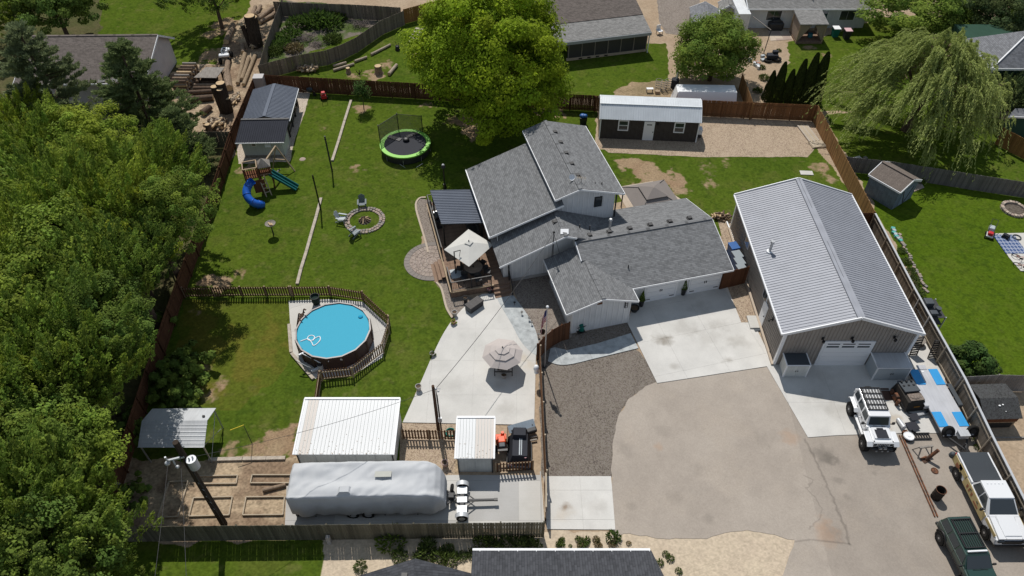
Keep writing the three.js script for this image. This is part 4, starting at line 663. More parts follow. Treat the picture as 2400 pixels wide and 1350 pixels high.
// picket fences
const pk = { kind: 'picket', h: 1.1, bw: 0.1, gap: 0.09, mats: FW.picket, posts: 2.2, railMat: mat.wood, side: -1 };
fence('straight brown picket fence between play lawn and pool lawn', tops([[424, 674.3], [560, 672], [676, 671.7]], 1.1), pk);
fence('brown picket fence bending around the north side of the pool', tops([[680, 671.7], [769.6, 671], [847.4, 682.8], [907, 738.5]], 1.1), pk);
fence('brown picket fence around the south and east sides of the pool', tops([[908, 740], [907, 759], [893, 804], [821.5, 860], [749, 868]], 1.1), pk);
fence('short brown picket run from pool equipment to the large white shed', tops([[746, 869], [736.5, 933]], 1.1), { ...pk, gap: 0.06 });
fence('brown picket fence between the two white sheds by the service pole', tops([[940, 1007], [1066, 1009]], 1.1), pk);
fence('brown picket gate between small white shed and timber gate', tops([[1162, 1086], [1250, 1080]], 1.1), pk);
// ---------- trees and plants ----------
const leafMat = (c, tr = 0.42) => { const m = new THREE.MeshPhysicalMaterial({ roughness: 0.95, side: THREE.DoubleSide, vertexColors: true, transmission: tr, thickness: 0, specularIntensity: 0.15 }); m.color.setRGB(...c); return m; };
function leaves() { return { P: [], C: [], N: [] }; }
const q0 = V(), q1 = V(), q2 = V();
// one leaf: rhombus at p, long axis d, normal roughly n, length L, width w, tone [r,g,b]
function leaf(B, p, d, n, L, w, c) {
  q0.crossVectors(d, n); if (q0.lengthSq() < 1e-6) q0.set(1, 0, 0); q0.normalize().multiplyScalar(w / 2); q1.copy(d).normalize().multiplyScalar(L / 2);
  const a = [p.x - q1.x, p.y - q1.y, p.z - q1.z], b = [p.x + q0.x, p.y + q0.y, p.z + q0.z], e = [p.x + q1.x, p.y + q1.y, p.z + q1.z], f = [p.x - q0.x, p.y - q0.y, p.z - q0.z];
  B.P.push(...a, ...b, ...e, ...a, ...e, ...f);
  q2.crossVectors(q0, q1).normalize(); if (q2.dot(n) < 0) q2.negate();
  for (let i = 0; i < 6; i++) { B.N.push(q2.x, q2.y, q2.z); B.C.push(...c); }
}
function leafGeo(B) { const g = new THREE.BufferGeometry(); g.setAttribute('position', new THREE.Float32BufferAttribute(B.P, 3)); g.setAttribute('normal', new THREE.Float32BufferAttribute(B.N, 3)); g.setAttribute('color', new THREE.Float32BufferAttribute(B.C, 3)); return g; }
const gauss = () => (rnd() + rnd() + rnd() - 1.5) / 1.5;
const dirOut = () => { const z = rr(-1, 1), a = rr(0, 6.2832), s = Math.sqrt(1 - z * z); return V(s * Math.cos(a), z, s * Math.sin(a)); };
// broadleaf crown made of leafy clumps spread through an uneven volume
function crown(rx, ry, rz, n, per, size, o = {}) {
  const { lo = -0.55, br = 0.2, hue = 0.22, inner = 0.35, vary = 0.3, lump: LU = 0.5 } = o, B = leaves(), sd = Math.floor(rr(0, 9999));
  for (let i = 0; i < n; i++) {
    let d; do { d = dirOut(); } while (d.y < lo);
    const lump = 0.72 - 0.2 * (LU - 0.5) + LU * (vn(d.x * 2.3 + 5, d.z * 2.3 + d.y * 2, sd) - 0.2) , rad = (rnd() < inner ? rr(0.35, 0.8) : rr(0.78, 1)) * lump;
    const c = V(d.x * rx * rad, d.y * ry * rad, d.z * rz * rad), R = Math.min(rx, ry, rz) * br * rr(0.65, 1.35), t0 = 1 - hue + 2 * hue * rnd(), warm = rr(-1, 1) * vary;
    const m = Math.round(per * rr(0.7, 1.3));
    for (let k = 0; k < m; k++) {
      const e = dirOut(), r = R * (0.45 + 0.6 * Math.sqrt(rnd())), p = V(c.x + e.x * r * 1.15, c.y + e.y * r * 0.75, c.z + e.z * r * 1.15);
      const nn = V(e.x * 0.5 + d.x * 0.35 + gauss() * 0.7, e.y * 0.4 + 0.55 + gauss() * 0.5, e.z * 0.5 + d.z * 0.35 + gauss() * 0.7).normalize();
      const ld = dirOut(); const t = t0 * rr(0.75, 1.25), L = size * rr(0.7, 1.4);
      leaf(B, p, ld.addScaledVector(nn, -ld.dot(nn)), nn, L, L * 0.62, [t * (1 + warm * 0.35), t, t * (1 - warm * 0.3)]);
    }
  }
  return leafGeo(B);
}
// looser crown of upright leafy sprays
function sprayCrown(rx, ry, rz, n, per, size) {
  const B = leaves(), sd = Math.floor(rr(0, 9999));
  for (let i = 0; i < n; i++) {
    let d; do { d = dirOut(); } while (d.y < -0.35);
    const lump = 0.62 + 0.75 * vn(d.x * 2.9 + 7, d.z * 2.9 + d.y * 3, sd), rad = (rnd() < 0.35 ? rr(0.3, 0.75) : rr(0.7, 1.02)) * lump, c = V(d.x * rx * rad, d.y * ry * rad, d.z * rz * rad);
    const lean = V(d.x * 0.7 + gauss() * 0.5, 1, d.z * 0.7 + gauss() * 0.5).normalize(), H = rr(0.6, 1.5), W = H * rr(0.28, 0.45), t0 = rr(0.72, 1.3), warm = rr(-0.3, 0.35);
    for (let k = 0; k < per; k++) {
      const f = rnd(), r = W * Math.sqrt(rnd()) * (1.05 - f * 0.8), a = rr(0, 6.2832), p = V(c.x + lean.x * H * f + Math.cos(a) * r, c.y + lean.y * H * f + gauss() * 0.05, c.z + lean.z * H * f + Math.sin(a) * r);
      const nn = V(Math.cos(a) * 0.6 + gauss() * 0.6, 0.55 + gauss() * 0.5, Math.sin(a) * 0.6 + gauss() * 0.6).normalize(), t = t0 * rr(0.7, 1.3), L = size * rr(0.7, 1.4);
      leaf(B, p, V(lean.x + gauss() * 0.8, lean.y * 0.6 + gauss() * 0.6, lean.z + gauss() * 0.8), nn, L, L * 0.5, [t * (1 + warm * 0.35), t, t * (1 - warm * 0.3)]);
    }
  }
  return leafGeo(B);
}
function limbs(tr, h, rx, ry, cyc, r0, n, m) {      // tapered trunk with limbs reaching into the crown
  const top = V(rr(-0.3, 0.3), cyc + ry * 0.3, rr(-0.3, 0.3)), parts = [rod(V(0, -0.1, 0), V(0.05, cyc * 0.5, 0), r0 * 1.15, r0 * 0.85, 9), rod(V(0.05, cyc * 0.5, 0), top, r0 * 0.85, r0 * 0.25, 8)];
  const t = obj('trunk', parts, m, tr);
  const lg = [];
  for (let i = 0; i < n; i++) { const a = i / n * 6.28 + rr(-0.4, 0.4), y0 = cyc * rr(0.35, 0.75), s = V(0.05, y0, 0), mid = V(Math.cos(a) * rx * 0.35, y0 + ry * 0.35, Math.sin(a) * rx * 0.35), e = V(Math.cos(a) * rx * 0.78, y0 + ry * rr(0.55, 0.9), Math.sin(a) * rx * 0.78); lg.push(rod(s, mid, r0 * 0.4, r0 * 0.26, 6), rod(mid, e, r0 * 0.26, r0 * 0.06, 5)); }
  obj('limb', lg, m, tr);
}
const G1 = [0.225, 0.31, 0.044], G2 = [0.195, 0.275, 0.044], G3 = [0.27, 0.345, 0.042], G4 = [0.15, 0.225, 0.042];
const LM = { a: leafMat(G1), b: leafMat(G2), c: leafMat(G3), d: leafMat(G4), maple: leafMat([0.27, 0.37, 0.02]), willow: leafMat([0.38, 0.44, 0.14], 0.4), pine: leafMat([0.2, 0.255, 0.1], 0.3), pineGrey: leafMat([0.24, 0.285, 0.14], 0.3), arbor: leafMat([0.026, 0.042, 0.012], 0.1), shrub: leafMat([0.075, 0.13, 0.03]), shrubPale: leafMat([0.12, 0.165, 0.06]), weed: leafMat([0.1, 0.14, 0.04], 0.2), dryWeed: leafMat([0.24, 0.19, 0.12], 0.1) };
function tree(name, label, base, cyc, R, geo, m, o = {}) {
  const bxx = o.west ? Math.min(base.x, -25.4 + (base.z + 38) * -0.05) : base.x, t = thing(name, label, 'tree', [bxx, 0, base.z], 0, o.group);
  limbs(t, cyc, R[0], R[1], cyc, o.r ?? 0.22, o.limbs ?? 6, o.bark ?? mat.bark);
  const c = new THREE.Mesh(geo, m); c.name = 'crown'; c.position.set(base.x - bxx + (o.cx ?? 0), cyc, 0); c.rotation.y = rr(0, 6.28); t.add(c);
  if (o.scale) c.scale.set(R[0] / o.scale[0], R[1] / o.scale[1], R[0] / o.scale[2]);
  return t;
}
// the west belt: five crown shapes, shared
const west = [0, 1, 2, 3, 4].map(k => k % 2 ? crown(4.1, 3.5, 4.1, 290, 140, 0.165, { lo: -0.35, br: 0.14, inner: 0.25, lump: 0.8 }) : sprayCrown(4.1, 3.5, 4.1, 430, 100, 0.18));
const belt = [
  [95, 400, 6, 3.9, 0, 'a', 'leafy tree at the corner of the brown roofed house'], [215, 385, 6.5, 4.0, 1, 'c', 'bright leafy tree below the brown roofed house eave'], [340, 425, 6.5, 3.6, 2, 'a', 'rounded leafy tree against the west fence above the play set'],
  [40, 520, 7, 4.2, 3, 'b', 0], [165, 520, 7.5, 4.1, 4, 'a', 0], [275, 540, 7, 4.1, 0, 'c', 0], [392, 505, 7.2, 3.1, 1, 'b', 0],
  [30, 660, 7.5, 4.3, 2, 'c', 0], [140, 660, 8, 4.2, 3, 'a', 0], [225, 655, 8.0, 3.5, 4, 'b', 0], [315, 612, 7.0, 2.6, 0, 'd', 0],
  [20, 800, 8, 4.2, 1, 'a', 0], [140, 795, 8.4, 3.8, 2, 'b', 0], [222, 772, 8.4, 2.9, 3, 'd', 0],
  [10, 950, 8, 4.1, 4, 'a', 0], [110, 930, 7.5, 3.7, 0, 'b', 0], [200, 885, 7.8, 2.6, 2, 'a', 0],
  [20, 1090, 8, 4.0, 3, 'b', 0], [120, 1060, 6.8, 3.2, 1, 'a', 0], [30, 1240, 8, 3.9, 2, 'b', 0], [125, 1190, 6.5, 3.1, 4, 'a', 0], [165, 1315, 6, 3.1, 0, 'b', 0], [50, 1390, 7, 3.8, 1, 'd', 0],
  [40, 300, 4.6, 3.0, 2, 'c', 'bright leafy tree under the tall greyish pine'], [165, 335, 4.2, 2.8, 4, 'a', 'low leafy tree between the two pines'], [100, 590, 6.2, 3.6, 0, 'b', 0], [210, 590, 6, 3.4, 2, 'a', 0], [80, 730, 6.4, 3.6, 4, 'a', 0], [185, 725, 6.2, 3.3, 1, 'b', 0], [70, 870, 6.4, 3.5, 0, 'b', 0], [165, 860, 6, 3.2, 3, 'a', 0], [60, 1015, 6.2, 3.4, 2, 'a', 0], [70, 1160, 6, 3.3, 0, 'a', 0], [95, 1290, 5.6, 3.2, 3, 'a', 0],
  [-60, 600, 8, 4.2, 1, 'a', 0], [-80, 780, 8, 4.2, 0, 'b', 0], [-90, 1000, 8, 4.2, 3, 'a', 0], [-80, 440, 7, 4.2, 2, 'b', 0],
];
for (const [u, v, h, R, k, m, lb] of belt) { const p = S(u, v, h), lean = { a: 'mid green', b: 'green', c: 'bright yellow green', d: 'dark green' }[m]; tree('leafy_tree', lb || `${lean} leafy tree of the dense belt west of the fence`, p, h, [R * rr(0.95, 1.1), R * rr(0.8, 1)], west[k], LM[m], { west: u > 100, scale: [4.1, 3.5, 4.1], group: lb ? undefined : `${lean} trees of the west belt` }); }
{ // low growth spilling over the fence onto the pool lawn
  const g = crown(1.3, 0.9, 1.3, 26, 60, 0.2);
  for (const [u, v, r, lb] of [[440, 850, 1.5, 'low leafy bush spilling over the fence onto the pool lawn'], [420, 925, 1.3, 'leafy bush behind the grey carport'], [395, 880, 1.5, 'dark bush at the fence above the carport'], [300, 1150, 1.0, 'small bush at the west end of the garden beds'], [285, 1010, 1.3, 'bush squeezed between fence and carport'], [365, 760, 1.2, 'bush leaning over the fence beside the pool lawn']]) { const p = S(u, v, 0.8), t = thing('bush', lb, 'bush', [p.x, 0, p.z], rr(0, 6)); const c = new THREE.Mesh(g, LM.d); c.name = 'crown'; c.position.y = r * 0.6; c.scale.setScalar(r); t.add(c); obj('stem', [rod(V(0, -0.05, 0), V(0.1, r * 0.6, 0), 0.05, 0.03), rod(V(0, -0.05, 0), V(-0.2, r * 0.6, 0.1), 0.04, 0.02)], mat.bark, t); }
}
tree('maple_tree', 'large bright green maple standing behind the house by the trampoline', S(1134, 302), 7.2, [6.8, 6.0], crown(7.0, 6.4, 7.0, 660, 190, 0.23, { br: 0.13, lo: -0.62, inner: 0.3, vary: 0.25, lump: 0.85 }), LM.maple, { r: 0.42, limbs: 11, cx: 1.3 });
tree('leafy_tree', 'round dark green tree behind the brown roofed house', S(165, 100), 4.6, [5.2, 3.8], crown(5.2, 3.8, 5, 220, 130, 0.24, { br: 0.16 }), LM.d, { r: 0.25 });
tree('leafy_tree', 'dense green tree over the tarp covered trailer', S(1662, 188), 3.8, [4.7, 3.4], crown(4.8, 3.5, 4.0, 300, 140, 0.2, { br: 0.19, lo: -0.7 }), LM.b, { r: 0.25 });
tree('leafy_tree', 'dark leafy tree shading the far edge of the north lawn', S(495, -22, 4.5), 4.5, [4.8, 3.0], west[2], LM.d, { scale: [4, 3.4, 4] });
tree('leafy_tree', 'green leafy tree behind the willow by the far fence', S(2175, 18, 4), 4, [6.2, 3.6], west[1], LM.b, { scale: [4, 3.4, 4] });
tree('leafy_tree', 'wide leafy tree in the far corner beyond the brown fence', S(2350, 35, 4.5), 4.5, [4.4, 3.6], west[3], LM.shrubPale, { scale: [4, 3.4, 4] });
tree('leafy_tree', 'leafy tree behind the green house roof', S(2400, 75, 3.6), 3.6, [3.0, 2.8], west[0], LM.b, { scale: [4, 3.4, 4] });
tree('leafy_tree', 'bushy pale tree against the green house wall', S(2338, 285), 2.4, [2.3, 2.0], west[4], LM.shrubPale, { scale: [4, 3.4, 4], r: 0.1, limbs: 4 });
tree('leafy_tree', 'yellow green tree in the far corner of the picture lawn', S(20, 25, 4), 4, [4.2, 3.2], west[0], LM.c, { scale: [4, 3.4, 4] });
tree('sapling', 'slim young tree planted by the north fence', S(853, 256), 2.1, [0.95, 1.25], crown(0.95, 1.3, 0.95, 34, 34, 0.17, { br: 0.3 }), LM.shrub, { r: 0.045, limbs: 3 });
tree('shrub', 'round leafy shrub on the bright lawn by the weathered east fence', S(2262, 872), 1.2, [1.75, 1.35], crown(1.75, 1.35, 1.6, 70, 80, 0.2), LM.shrub, { r: 0.07, limbs: 5 });
// pines
function pineCrown(R, H) {        // whorls of boughs carrying needle clumps
  const B = leaves();
  for (let y = 0.3; y < H; y += 0.5) {
    const L0 = R * Math.pow(1 - y / (H + 0.3), 0.85), nb = Math.round(rr(8, 11));
    for (let b = 0; b < nb; b++) {
      const a = rr(0, 6.2832), L = L0 * rr(0.6, 1.12) + 0.25, rise = rr(0.05, 0.4), t0 = rr(0.7, 1.3), w = rr(-0.12, 0.15), m = Math.max(3, Math.round(L * 3.4));
      for (let q = 0; q < m; q++) {
        const f = 0.22 + 0.78 * (q + rnd()) / m, side = gauss() * 0.28 * L * f * 0.6, c = V(Math.cos(a) * L * f - Math.sin(a) * side, y + L * f * f * rise - 0.1 * L * f, Math.sin(a) * L * f + Math.cos(a) * side);
        for (let k = 0; k < 26; k++) { const e = V(Math.cos(a) * 0.6 + gauss(), 0.5 + 0.8 * gauss(), Math.sin(a) * 0.6 + gauss()).normalize(), p = V(c.x + gauss() * 0.3, c.y + gauss() * 0.16, c.z + gauss() * 0.3), t = t0 * rr(0.7, 1.3); leaf(B, p.addScaledVector(e, 0.13), e, dirOut(), rr(0.26, 0.46), 0.12, [t * (1 + w), t, t * (1 - w)]); }
      }
    }
  }
  return leafGeo(B);
}
function pineCrownKeep(R, H) { return pineCrown(R, H); }
for (const [u, v, R, H, m, lb] of [[372, 338, 4.9, 9.8, 'pine', 'dark pine with uneven top beside the brown roofed house'], [178, 338, 5.2, 11.2, 'pineGrey', 'tall greyish pine at the west end of the brown roofed house'], [455, 400, 2.6, 5.4, 'pine', 'smaller pine leaning at the fence below the firewood heap']]) {
  const p = S(u, v), t = thing('pine_tree', lb, 'tree', [p.x, 0, p.z], rr(0, 6)); obj('trunk', [rod(V(0, -0.1, 0), V(0, H, 0), 0.24, 0.05, 9)], mat.bark, t);
  const lg = []; for (let i = 0; i < 26; i++) { const f = rr(0.12, 0.9), a = i * 2.4, L = R * (1 - f) * 0.9 + 0.3; lg.push(rod(V(0, H * f, 0), V(Math.cos(a) * L, H * f + 0.15 * L, Math.sin(a) * L), 0.05, 0.015, 5)); } obj('limb', lg, mat.bark, t);
  const c = obj('crown', pineCrownKeep(R, H * 1.0), LM[m], t); c.position.y = 0.8;
}
// weeping willow: strands bowing over and hanging down
{
  const p = S(2122, 305), t = thing('willow_tree', 'wide weeping willow with trailing strands beyond the golden fence', 'tree', [p.x, 0, p.z]);
  obj('trunk', [rod(V(0, -0.1, 0), V(0.2, 2.6, 0), 0.5, 0.36, 10), rod(V(0.2, 2.5, 0), V(-2.6, 7.0, 0.6), 0.28, 0.1), rod(V(0.2, 2.5, 0), V(2.8, 7.2, -0.8), 0.28, 0.1), rod(V(0.2, 2.5, 0), V(0.4, 7.8, -2.4), 0.26, 0.1), rod(V(0.2, 2.5, 0), V(-0.4, 5.4, 2.6), 0.24, 0.08)], mat.bark, t);
  const B = leaves(), tw = [];
  for (let i = 0; i < 170; i++) {          // boughs, each with its own curtain of strands swept a little by the wind
    const a = i * 2.39996 + rr(-0.3, 0.3), r1 = 7.9 * Math.sqrt((i + 0.5) / 170) * rr(0.72, 1.14), ex = Math.cos(a) * r1, ez = Math.sin(a) * r1 * 0.86, ey = 8.9 - 0.075 * r1 * r1 + rr(-1.6, 1.0), sx0 = ex * 0.45, sz0 = ez * 0.45, sy0 = Math.max(2.6, ey - rr(0.2, 1.2));
    tw.push(rod(V(sx0, sy0, sz0), V(ex, ey, ez), 0.05, 0.015, 5));
    const t0 = rr(0.6, 1.35), w = rr(-0.12, 0.25), sway = rr(0.3, 1.0), n = 21;
    for (let s = 0; s < n; s++) {
      const f0 = rr(0.25, 1.05), bx0 = sx0 + (ex - sx0) * f0 + gauss() * 0.7, bz0 = sz0 + (ez - sz0) * f0 + gauss() * 0.7, by0 = sy0 + (ey - sy0) * f0 + rr(-0.2, 0.35), len = rr(0.7, 2.3) * (0.8 + 0.07 * r1), dx = Math.cos(a) * 0.55 - 0.55 * sway + gauss() * 0.35, dz = Math.sin(a) * 0.5 + 0.5 * sway + gauss() * 0.35;
      let px = bx0, py = by0, pz = bz0;
      for (let k = 1; k <= 15; k++) {
        const f = k / 15, nx = bx0 + dx * len * f, nz = bz0 + dz * len * f, ny = by0 + 0.75 * f - len * 0.95 * f * f;
        if (ny < 0.25) break;
        const d = V(nx - px, ny - py, nz - pz).normalize();
        for (let q = 0; q < 2; q++) { const e = dirOut(), tt = t0 * rr(0.65, 1.35); leaf(B, V(nx + gauss() * 0.14, ny + gauss() * 0.1, nz + gauss() * 0.14), d.clone().addScaledVector(e, 0.6), V(e.x * 0.7, 0.5 + 0.5 * e.y, e.z * 0.7).normalize(), rr(0.22, 0.44), 0.07, [tt * (1 + w), tt, tt * (1 - w)]); }
        px = nx; py = ny; pz = nz;
      }
    }
  }
  obj('twig', tw, mat.barkPale, t);
  obj('crown', leafGeo(B), LM.willow, t);
}
// arborvitae row
{
  const B = leaves();
  for (let i = 0; i < 3600; i++) { const f = Math.pow(rnd(), 0.9), a = rr(0, 6.2832), r = (0.72 * Math.pow(1 - f, 0.55) + 0.05) * (0.85 + 0.3 * vn(a * 3, f * 9, 91)), p = V(Math.cos(a) * r, f * 4.6, Math.sin(a) * r), t = rr(0.6, 1.5); leaf(B, p, V(gauss() * 0.4, 1, gauss() * 0.4).normalize(), V(Math.cos(a) + gauss() * 0.5, gauss() * 0.5 + 0.2, Math.sin(a) + gauss() * 0.5).normalize(), rr(0.18, 0.32), 0.11, [t * 1.1, t, t * 0.8]); }
  const g = leafGeo(B);
  for (const [u, v, s, sy] of [[1797, 233, 0.8, 0.7], [1815, 238, 0.95, 0.95], [1838, 240, 0.85, 0.8], [1858, 242, 1, 1.05], [1880, 243, 1.1, 1.2], [1902, 243, 1.15, 1.22]]) { const p = S(u, v), t = thing('arborvitae', 'dark columnar arborvitae in the row behind the reddish fence', 'tree', [p.x, 0, p.z], rr(0, 6), 'arborvitae row'); const c = new THREE.Mesh(g, LM.arbor); c.name = 'crown'; c.scale.set(s, sy, s); t.add(c); obj('trunk', cy(0.08, 0.03, 3.6 * sy, 0, -0.05, 0, 7), mat.barkDark, t); }
}
// weeds and low plants
{
  const tuft = (n, R, h, sz) => { const B = leaves(); for (let i = 0; i < n; i++) { const a = rr(0, 6.28), r = R * Math.sqrt(rnd()), t = rr(0.6, 1.4), e = V(Math.cos(a) * 0.7 + gauss() * 0.5, rr(0.4, 1.2), Math.sin(a) * 0.7 + gauss() * 0.5).normalize(); leaf(B, V(Math.cos(a) * r, h * rr(0.1, 1) * (1 - 0.5 * r / R), Math.sin(a) * r), e, dirOut(), sz * rr(0.7, 1.4), sz * 0.4, [t, t, t * 0.8]); } return leafGeo(B); };
  const g1 = tuft(260, 0.5, 0.55, 0.2), g2 = tuft(120, 0.25, 0.3, 0.14), g3 = tuft(420, 0.9, 0.8, 0.28);
  const put = (g, u, v, s, m, lb, gp, cat = 'plant') => { const p = S(u, v), o = new THREE.Mesh(g, m); o.name = numbered('weed_plant'); scene.add(o); o.position.set(p.x, 0, p.z); o.scale.setScalar(s); o.rotation.y = rr(0, 6.28); tag(o, lb, cat, gp); };
  put(g3, 917, 1268, 1.0, LM.d, 'dark shrub growing against the mossy fence', undefined, 'shrub');
  for (const [u, v, s] of [[1003, 1280, 0.8], [1000, 1300, 0.9], [985, 1308, 0.7], [1030, 1308, 0.8], [1055, 1312, 0.8], [1050, 1290, 0.6], [938, 1306, 0.7], [1150, 1275, 0.7], [1190, 1275, 0.9], [1220, 1285, 0.9], [1250, 1285, 0.8], [1165, 1290, 0.7], [1110, 1300, 0.6], [1235, 1268, 0.7], [1130, 1268, 0.8], [845, 1330, 0.6], [1085, 1305, 0.5]]) put(g1, u, v, s * 1.3, rnd() < 0.5 ? LM.weed : LM.shrubPale, 'leafy weed growing in the pale gravel south of the mossy fence', 'weeds south of the mossy fence');
  for (let i = 0; i < 26; i++) put(g2, rr(1292, 1400) + (i % 3 ? 0 : rr(0, 90)), rr(1264, 1288), rr(0.4, 0.95), i % 3 ? LM.weed : LM.dryWeed, 'small weed in the dry strip below the gate pad', 'weeds below the gate pad');
  put(g1, 1437, 1262, 0.9, LM.shrub, 'single round weed at the asphalt corner below the gate pad');
  for (const [u, v] of [[1545, 1320], [1560, 1300], [1590, 1340], [1570, 1310]]) put(g2, u, v, rr(0.8, 1.3), LM.weed, 'small weed in the tan gravel beside the dark roof', 'weeds beside the dark roof');
  for (const [u, v, s] of [[2132, 640, 0.9], [2140, 662, 1.0], [2150, 690, 1.1], [2160, 715, 1.1], [2122, 615, 0.8], [2112, 590, 0.7], [2175, 740, 0.9]]) put(g1, u, v, s, LM.shrubPale, 'pale weed along the bright lawn side of the east fence', 'weeds along the east fence');
  for (const [u, v, s] of [[2225, 1010, 0.6], [2280, 1025, 0.6], [2290, 1050, 0.5], [2205, 945, 0.6]]) put(g1, u, v, s, LM.weed, 'weed in the strip between trailer and east fence', 'weeds by the trailer');
  for (const [u, v, s, m] of [[680, 90, 1.6, 'shrub'], [700, 60, 1.6, 'shrub'], [745, 55, 2.2, 'shrub'], [770, 62, 2.0, 'shrub'], [790, 45, 1.5, 'weed'], [660, 110, 1.3, 'shrub'], [640, 125, 1.2, 'weed'], [690, 118, 1.2, 'dryWeed'], [780, 95, 1.2, 'weed']]) put(g3, u, v, s, LM[m], 'rank green weeds in the fenced brush lot', 'brush lot weeds');
  const twig = () => { const gs = []; for (let i = 0; i < 130; i++) { const a = V(gauss() * 1.5, rr(0.05, 0.5), gauss() * 0.9), d = dirOut().multiplyScalar(rr(0.4, 1)); d.y *= 0.3; gs.push(rod(a, a.clone().add(d), 0.018, 0.008, 4)); } return gs; };
  for (const [u, v, s, lb] of [[720, 95, 1.3, 'grey heap of cut brush in the fenced lot'], [845, 62, 1.2, 'heap of dry twigs by the curved old fence'], [745, 108, 0.9, 'small heap of brush close to the sagging fence']]) { const p = S(u, v), o = obj('brush_pile', twig(), M([0.26, 0.23, 0.22], { map: T.bark })); o.position.copy(p); o.scale.setScalar(s); tag(o, lb, 'brush pile'); }
  for (const [u, v, s] of [[2155, 425, 1], [2185, 415, 0.9], [2200, 420, 0.8]]) put(g1, u, v, s, LM.d, 'dark weed at the foot of the grey fence by the blue shed', 'weeds by the blue shed');
  for (const [u, v, s] of [[1790, 185, 1.1], [1775, 215, 1.0], [1785, 160, 0.8], [1825, 120, 0.6]]) put(g1, u, v, s, LM.weed, 'weed on the bare ground left of the arborvitae row', 'weeds left of the arborvitae');
}

// ---------- deck at the west side of the house ----------
{
  const D = thing('deck', 'brown plank deck with black railing along the west wall of the house', 'deck', HO, HT);
  const x0 = -9.2, x1 = -5.05, z0 = -9.5, z1 = 1.4, h = 0.62;
  obj('skirt', [bx(x1 - x0, h - 0.06, 0.05, (x0 + x1) / 2, 0, z1), bx(0.05, h - 0.06, z1 - z0, x0, 0, (z0 + z1) / 2), bx(x1 - x0, h - 0.06, 0.05, (x0 + x1) / 2, 0, z0)], mat.deck2, D);
  obj('frame', bx(x1 - x0 - 0.2, 0.1, z1 - z0 - 0.2, (x0 + x1) / 2, h - 0.16, (z0 + z1) / 2), mat.deck2, D);
  const n = 72; for (let i = 0; i < n; i++) piece('plank', D, i % 3 ? mat.deck : mat.deck2, (x0 + x1) / 2, h - 0.035, z0 + (i + 0.5) * (z1 - z0) / n, x1 - x0, 0.035, (z1 - z0) / n - 0.012);
  for (const [a, b] of [[V(x0 - 0.02, h, z0), V(x0 - 0.02, h, z1)], [V(x0, h, z1 + 0.02), V(-5.9, h, z1 + 0.02)]]) strip('edge_board', D, mat.wood, a, b, 0.14, 0.05);
  for (let i = 0; i < 8; i++) piece('plank', D, mat.deck2, -4.75, h - 0.04, 0.8 + (i + 0.5) * 0.09, 0.6, 0.035, 0.08);
  const post = (x, z) => piece('rail_post', D, mat.black, x, h, z, 0.08, 0.95, 0.08);
  const rail = (a, b) => { strip('top_rail', D, mat.black, V(a[0], h + 0.95, a[1]), V(b[0], h + 0.95, b[1]), 0.07, 0.05); strip('bottom_rail', D, mat.black, V(a[0], h + 0.12, a[1]), V(b[0], h + 0.12, b[1]), 0.04, 0.04); const L = Math.hypot(b[0] - a[0], b[1] - a[1]), k = Math.floor(L / 0.13); for (let i = 1; i < k; i++) piece('baluster', D, mat.black, a[0] + (b[0] - a[0]) * i / k, h + 0.1, a[1] + (b[1] - a[1]) * i / k, 0.02, 0.85, 0.02); };
  for (const z of [-9.45, -7.7, -5.9, -4.2, -2.7]) post(x0 + 0.06, z); for (const z of [-0.4, 1.34]) post(x0 + 0.06, z); for (const x of [-7.6, -6.1]) post(x, z1 - 0.06); post(-7.4, z0 + 0.06);
  rail([x0 + 0.06, -9.45], [x0 + 0.06, -2.7]); rail([x0 + 0.06, -0.4], [x0 + 0.06, 1.34]); rail([x0 + 0.06, 1.34], [-6.1, 1.34]); rail([x0 + 0.06, -9.45], [-7.4, -9.45]);
  for (let i = 0; i < 3; i++) { piece('step', D, mat.deck, x0 - 0.2 - i * 0.3, 0.02 + (2 - i) * 0.19, -1.55, 0.29, 0.045, 2.1); piece('riser', D, mat.deck2, x0 - 0.08 - i * 0.3, 0, -1.55, 0.03, 0.02 + (3 - i) * 0.18, 2.1); }
  for (let i = 0; i < 3; i++) { piece('step', D, mat.deck2, -5.35, 0.05 + (2 - i) * 0.17, z1 + 0.2 + i * 0.29, 1.3, 0.045, 0.28); piece('riser', D, mat.deck2, -5.35, 0, z1 + 0.06 + i * 0.29, 1.3, 0.05 + (3 - i) * 0.16, 0.03); }
  strip('stair_rail', D, mat.black, V(-4.65, 1.5, 1.2), V(-4.65, 0.95, 2.3), 0.06, 0.06); piece('rail_post', D, mat.black, -4.65, 0.05, 2.3, 0.08, 0.95, 0.08); piece('rail_post', D, mat.black, -4.65, 0.6, 1.2, 0.08, 0.95, 0.08);
  // pergola with metal roof
  const p = thing('pergola', 'black framed pergola with blue grey ribbed metal roof over the deck', 'pergola', HO, HT);
  const a = V(-9.0, 3.1, -8.02), b = V(-8.85, 3.1, -3.68), c = V(-5.35, 2.55, -3.62), d2 = V(-5.4, 2.55, -7.95);
  const r = obj('roof_panel', plate([a, b, c, d2], 0.05), mat.roofBlue, p);
  for (let i = 0; i <= 20; i++) { const f = i / 20; strip('roof_rib', r, mat.roofBlue, V().lerpVectors(a, b, f).add(V(0, 0.02, 0)), V().lerpVectors(d2, c, f).add(V(0, 0.02, 0)), 0.05, 0.035); }
  for (const [x, z, y] of [[-8.85, -7.8, 3], [-8.7, -3.85, 3], [-5.65, -3.85, 2.5], [-5.65, -7.8, 2.5]]) piece('post', p, mat.black, x, h, z, 0.12, y - h, 0.12);
  for (const z of [-7.85, -3.8]) strip('beam', p, mat.black, V(-8.9, 2.98, z), V(-5.5, 2.46, z), 0.1, 0.16); strip('beam', p, mat.black, V(-8.85, 2.98, -8), V(-8.7, 2.98, -3.7), 0.1, 0.16);
